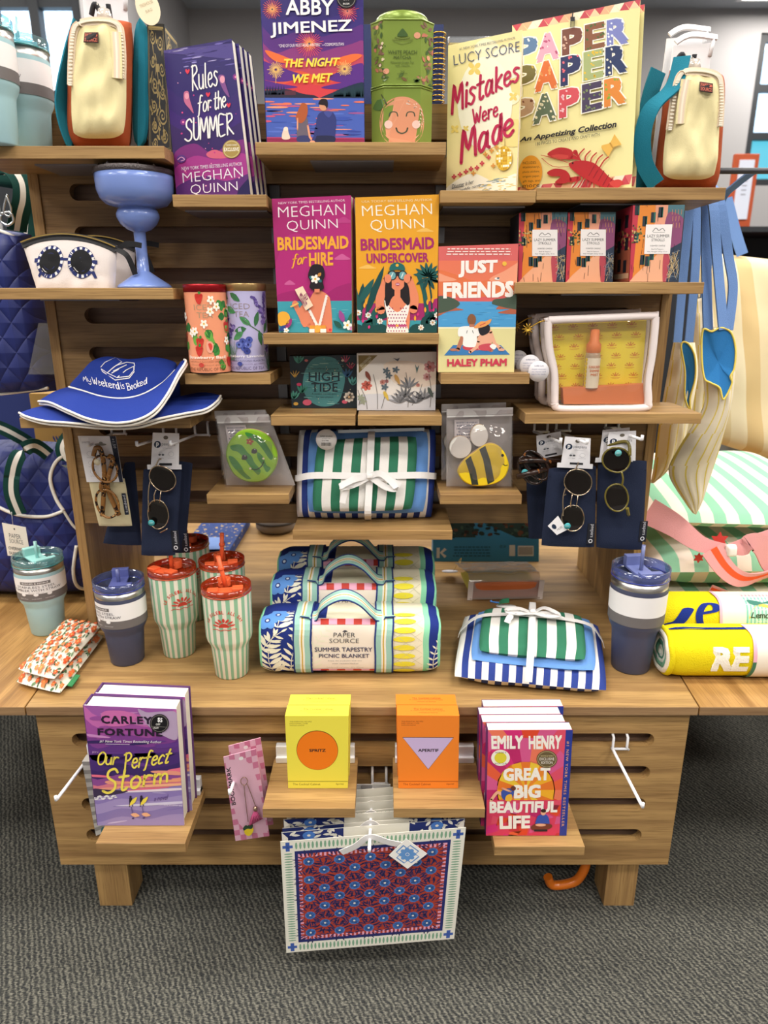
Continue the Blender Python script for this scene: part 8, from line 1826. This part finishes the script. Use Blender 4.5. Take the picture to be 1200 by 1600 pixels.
b = MB(); ce = on(703, 893, TZ + .018); b.lathe([(0, 0), (.021, 0), (.021, .001), (0, .001)], ce, P('#d8d4da', .6), 26, tilt=Matrix.Rotation(R(-12), 3, 'X')); b.build('hang_tag', t); b = MB(); b.tube(cr([ce + V((.01, 0, .003)), ce + V((.03, .02, .03)), f(.05, .9)], 5), .0008, P('#c8a458', .4, .6), 6); b.build('cord', t)
b = MB(); q = [on(372, 812, TZ + .03), on(372, 812, TZ + .03)]
x0, x1 = at(278, 862, 1.8).x, at(356, 862, 1.8).x; gm = pattern('gold_print', '#28407c', [('#c8a85c', 42, .2), ('#d8bc78', 75, .16), ('#1f3470', 60, .2)], 1)
t = thing('patterned_box', 'flat dark blue box with gold print behind the striped tumblers', 'box', ((x0 + x1) / 2, 1.5, TZ)); b = MB(); b.box(x0, x1, 1.772, 2.13, TZ + .0004, TZ + .022, P('#28407c', .6)); b.build('base', t, .001); b = MB(); b.box(x0 - .001, x1 + .001, 1.771, 2.131, TZ + .012, TZ + .03, gm); b.build('printed_lid', t, .002)
b = MB(); p_ = on(340, 872, TZ + .031); b.soft([V((x1 - .09, 1.9, TZ + .037)), V((x1 - .03, 1.9, TZ + .037)), V((x1 - .015, 1.8, TZ + .037)), V((x1 - .1, 1.8, TZ + .037))], .01, cloth('#7f9cd8'), 12, 12); tag(b.build('folded_cloth', loc=(x1 - .06, 1.85, TZ + .03)), 'light blue folded cloth on the flat blue and gold box', 'cloth')
c = on(428, 836, TZ); c = V((c.x, c.y + .05, TZ)); t = thing('zip_pouch', 'grey round pouch with dark stitching on the table behind the slatwall', 'pouch', c); b = MB(); b.lathe([(0, 0), (.05, .001), (.062, .012), (.064, .03), (.058, .05), (.04, .058), (0, .06)], c, cloth('#8a8480'), 32); b.build('body', t); b = MB(); b.lathe([(.0645, .03), (.066, .032), (.066, .035), (.0635, .037)], c, P('#3a3634', .8), 40); b.build('stitching', t)
# notebooks on top of the stand
zt = CH + .333
for k, (u0, u1, Y, v0, lb) in enumerate(((566, 692, 1.47, 38, 'navy spiral notebook with gold rings behind the green tins'), (700, 780, 1.5, 58, None))):
    if lb:
        xa, xb_ = at(u0, 100, Y).x, at(u1, 100, Y).x; zz_ = at(600, v0, Y).z; t = thing('spiral_notebook', lb, 'notebook', ((xa + xb_) / 2, Y, zt))
        for nm, y in (('front_cover', Y), ('back_cover', Y + .016)): b = MB(); b.box(xa, xb_, y, y + .002, zt, zz_, P('#1c2a5c', .5)); b.build(nm, t)
        b = MB(); b.box(xa + .002, xb_ - .004, Y + .002, Y + .016, zt + .001, zz_ - .002, PAGE); b.build('pages', t); b = MB(); z = zt + .01
        while z < zz_ - .005: b.tube([V((xb_ - .008 + .013 * math.cos(a), Y + .009 + .014 * math.sin(a), z)) for a in np.linspace(0, 6.2, 14)], .0011, P('#c8a040', .25, 1.0), 6); z += .0085
        b.build('spiral_binding', t)
    else:
        t = thing('sign_holder', 'small chrome sign holder behind the cream paperback', 'sign holder', (at(735, 58, Y).x, Y, zt)); xa, xb_ = at(u0, 60, Y).x, at(u1, 60, Y).x; z = at(740, 56, Y).z; b = MB(); b.box(xa, xb_, Y, Y + .02, z - .014, z, CHR); b.build('top_rail', t, .003); b = MB(); b.box(xa + .01, xa + .02, Y + .005, Y + .015, zt, z - .013, CHR); b.box(xb_ - .02, xb_ - .01, Y + .005, Y + .015, zt, z - .013, CHR); b.build('frame', t)
# ------------------------------------------------------------------ hanging on the table front
def bag_print(A):
    A.rect(0, 0, 1, 1, '#e9e6da'); g = '#7fa98c'; A.up()
    for k in range(38): x = .085 + k * .0225; A.ell(x, .045, .0065, .03, g, 8, 0, False); A.ell(x, .955, .0065, .03, g, 8, 0, False)
    for k in range(36): y = .11 + k * .0222; A.ell(.04, y, .024, .006, g, 8, 0, False); A.ell(.96, y, .024, .006, g, 8, 0, False)
    for x in (.038, .962):
        for y in (.05, .95): A.rect(x - .028, y - .012, x + .028, y + .012, '#3f5fae', False); A.rect(x - .011, y - .038, x + .011, y + .038, '#3f5fae', False)
    A.rect(.075, .09, .925, .91, '#232c6e'); A.rect(.092, .115, .908, .885, '#b2402e'); A.up()
    for k in range(34): x = .092 + k * .024; A.rect(x, .115, x + .012, .145, '#e8a8c4', False); A.rect(x, .855, x + .012, .885, '#e8a8c4', False)
    for k in range(24): y = .115 + k * .032; A.rect(.092, y, .112, y + .016, '#e8a8c4', False); A.rect(.888, y, .908, y + .016, '#e8a8c4', False)
    A.rect(.112, .145, .888, .855, '#a83c2c'); A.up(); rr = random.Random(2); F = []
    for j in range(9):
        for i in range(5 if j % 2 == 0 else 5):
            x = .15 + i * .17 + (j % 2) * .085; y = .185 + j * .08
            if x < .87: F.append((x, y))
    for x, y in F:
        for a in range(0, 360, 30):
            for r0, ln in ((.034, .052), (.05, .045)):
                aa = a + (15 if r0 > .04 else 0); A.leaf(x + r0 * math.cos(R(aa)), y + r0 * 1.25 * math.sin(R(aa)), aa + rr.uniform(-25, 25), ln, .0095, '#2a2a5c')
    A.up()
    for x, y in F:
        for k in range(9): a = R(k * 40); A.ell(x + .017 * math.cos(a), y + .02 * math.sin(a), .0145, .016, '#4a7ac4', 9, 0, False)
    A.up()
    for x, y in F: A.ell(x, y, .011, .013, '#2c4a94', 10, 0, False); 
    A.up()
    for x, y in F: A.ell(x, y, .007, .008, '#e8e4d8', 8, 0, False)
def leaf_print(A):
    A.rect(0, 0, 1, 1, '#e9e6da'); A.rect(0, .0, .34, .08, '#22306e'); A.rect(.7, 0, 1, .08, '#22306e'); A.up()
    for k in range(26): x = random.choice([random.uniform(.01, .33), random.uniform(.71, .99)]); A.leaf(x, random.uniform(.01, .07), random.uniform(0, 360), .05, .02, '#e9e6da', False)
    for x in (.15, .85): A.ell(x, .04, .035, .035, '#4a7ac4', 12); A.ell(x, .04, .01, .01, '#e8e4d8', 8)
def gift_bag(q, th, label, art, handle, tagged=False):
    q = [V(p_) for p_ in q]; t = thing('gift_bag', label, 'bag', (q[0] + q[1]) / 2, 'patterned gift bags'); d = V((0, th, 0)); m = P('#e6e2d8', .6)
    b = MB(); b.hexa(q, (0, .0008, 0), m); A = Art(b, flat(q), h=.0003, rough=.5); art(A); b.build('front_panel', t)
    q2 = [p_ + d + V((0, 0, .006)) for p_ in q]; b = MB(); b.hexa(q2, (0, .0008, 0), m); A = Art(b, flat(q2), h=.0003, rough=.5); leaf_print(A); b.build('back_panel', t)
    b = MB(); 
    for i, j in ((0, 3), (1, 2)): s_ = (q[1] - q[0]).normalized() * (.012 if i == 0 else -.012); b.face([q[i], q[i] + d * .5 + s_, q[j] + d * .5 + s_, q[j]], m); b.face([q[i] + d * .5 + s_, q2[i], q2[j], q[j] + d * .5 + s_], m)
    b.face([q[3], q[2], q2[2], q2[3]], m); b.build('gusset', t)
    b = MB(); rb = P('#eceaea', .35); hk, a, c = handle; 
    b.strap(cr([V(a), V(a).lerp(V(hk), .5) + V((0, -.001, -.002)), V(hk), V(c).lerp(V(hk), .5) + V((0, -.001, -.001)), V(c)], 8), .013, .001, rb, wdir=[V((0, -.2, 1))] * 40); b.build('ribbon_handle', t)
    if tagged:
        ce = at(636, 1335, q[0].y - .012); r = .032; tq = [ce + V((-.002, 0, r)), ce + V((r * 1.05, -.002, .003)), ce + V((.001, -.003, -r * .85)), ce + V((-r * .95, -.001, -.001))]; b = MB(); b.hexa(tq, (0, .0008, 0), P('#e9e6e2', .5)); A = Art(b, flat(tq), h=.0002, rough=.5); bl = '#5f8fc8'
        A.stroke([(.12, .3), (.3, .3), (.3, .12), (.7, .12), (.7, .3), (.88, .3), (.88, .7), (.7, .7), (.7, .88), (.3, .88), (.3, .7), (.12, .7), (.12, .3)], .05, bl); A.flower(.5, .5, .3, bl, '#e9e6e2', 8); A.ell(.5, .5, .06, None, bl, 10); b.build('gift_tag', t)
    return t
hx = at(577, 1300, .94)
def rod(y): a_, c_ = at(577, 1330, .915), at(582, 1222, 1.095); k = (y - a_.y) / (c_.y - a_.y); return a_.lerp(c_, k) + V((0, 0, .005))
Yb = .952
q = px([(438, 1315), (728, 1293), (709.6, 1466.6), (447.5, 1488.6)], [Yb, Yb, Yb + .01, Yb + .01])
gift_bag(q, .014, 'gift bag with red and blue flower print and green border, foremost on the hook', bag_print, (rod(Yb - .01), at(533, 1332, Yb - .006), at(640, 1322, Yb - .006)), True)
for k, (dy, dz, dx, lb) in enumerate(((.026, .004, .0, 'second'), (.052, .006, .004, 'third'), (.078, .012, .002, 'fourth'))):
    qk = [p_ + V((dx, dy, dz)) for i, p_ in enumerate(q)]
    gift_bag(qk, .014, 'patterned gift bag, %s from the front on the hook under the table' % lb, bag_print if k % 2 == 1 else leaf_print, (rod(Yb + dy - .001), at(530, 1316, Yb + dy), at(620, 1312, Yb + dy)))
b = MB(); q = px([(546, 1226), (610, 1226), (614, 1300), (546, 1300)], 1.075); b.hexa(q, (0, .002, 0), P('#d6d4d2', .6)); b.hexa([p_ + V((.022, -.002, 0)) for p_ in (q[0], q[0] + V((.02, 0, 0)), q[3] + V((.02, 0, 0)), q[3])], (0, .001, 0), clear('#e4e2e2', .4)); tag(b.build('bag_liner', loc=(q[0] + q[1]) / 2), 'plain grey paper bag hanging rearmost between the two middle low shelves', 'bag')

def bookmark(q, label):
    t = thing('bookmark', label, 'bookmark', (q[0] + q[1]) / 2, 'pink checked bookmarks'); b = MB(); b.hexa(q, (0, .0015, 0), P('#e0a8c0', .5)); A = Art(b, flat(q), rough=.5); A.rect(0, 0, 1, 1, '#e4b4ca'); A.up()
    for i in range(6):
        for j in range(15):
            if (i + j) % 2: A.rect(i / 6, j / 15, (i + 1) / 6, (j + 1) / 15, '#cf7a9c', False)
    A.ell(.52, .06, .07, .02, '#f4eef0', 12); A.text('BOOKMARK', [(.04, .56), (.04, .12), (.17, .12), (.17, .56)], '#3a2a34', .02); b.build('backing_card', t)
    n = (q[1] - q[0]).cross(q[0] - q[3]).normalized(); f = lambda x, y, h: flat(q)(x, 1 - y, h)
    b = MB(); g = P('#c8a890', .25, .9); b.tube([f(.52 + .1 * math.cos(a), .3 + .045 * math.sin(a), .003) for a in np.linspace(0, 6.3, 18)], .0007, g, 6); b.tube(cr([f(.5, .34, .003), f(.48, .5, .003), f(.46, .77, .003)], 6), .0007, g, 6); b.tube(cr([f(.6, .34, .003), f(.68, .48, .003), f(.74, .6, .003)], 6), .0007, g, 6); ch_ = b.build('chain', t)
    b = MB(); pk = P('#d05a8c', .6)
    for k in range(14): b.tube(cr([f(.74, .63, .006), f(.7 + .018 * k - .1, .7, .008 + .002 * (k % 3)), f(.62 + .03 * k - .12, .8 - .004 * k, .006)], 4), .0012, pk, 5)
    b.lathe([(0, -.004), (.0035, -.003), (.004, .003), (0, .005)], f(.74, .62, .006), g, 10); b.build('tassel', ch_)
    b = MB(); c = f(.44, .86, .004); A = Art(b, lambda x, y, h: c + (q[1] - q[0]) * (x - .5) * .36 + (q[0] - q[3]) * (y - .5) * .16 + n * h, rough=.25); A.blob([(.1, .55), (.3, .35), (.7, .35), (.95, .55), (.8, .85), (.5, 1), (.2, .85)], '#ecd030'); A.blob([(.1, .5), (.05, .3), (.3, .12), (.5, .2), (.75, .05), (.95, .25), (.8, .5), (.4, .42)], '#2c4a34'); b.build('lemon_charm', ch_); return t
q = px([(349, 1183), (400, 1170), (421, 1306), (368, 1314)], [.995, .995, 1.03, 1.03])
bookmark(q, 'pink checked bookmark with lemon charm and tassel, front one on its hook')
bookmark([p_ + V((.004, .022, .006)) for p_ in q], 'pink checked bookmark hanging right behind the front one')
q = px([(128, 1190), (165, 1190), (165, 1300), (150, 1306)], 1.05); b = MB(); t = thing('gift_bag', 'grey striped paper bag hanging behind the purple beach hardcovers', 'bag', (q[0] + q[1]) / 2); b.hexa(q, (0, .02, 0), P('#bdb9b4', .6)); A = Art(b, flat(q), rough=.6); A.up()
for k in range(9): A.rect(0, k / 9, 1, k / 9 + .05, '#8f8b88', False)
A.ell(.75, .96, .2, .05, '#2f6a70', 10); b.build('body', t)
b = MB(); S_ = [at(856, 1370, 1.1525), at(862, 1382, 1.1525), at(880, 1382, 1.1525), at(900, 1376, 1.1525), at(912, 1360, 1.1525), at(917, 1340, 1.1525), at(919, 1300, 1.1525)]
t = thing('umbrella', 'umbrella with orange hooked handle hanging behind the table front', 'umbrella', S_[-1]); b.tube(cr([V((p_.x, 1.1525, max(p_.z, .012))) for p_ in S_], 8), .0095, P('#d8701c', .25, coat=.4), 14); b.build('handle', t); b = MB(); p_ = S_[-1]; b.tube([p_ + V((0, .0, -.002)), p_ + V((.004, .0, .25))], lambda k: .008 + .014 * math.sin(math.pi * min(1, k * 1.1 + .05)), cloth('#3a4a6a'), 12); b.build('folded_canopy', t)
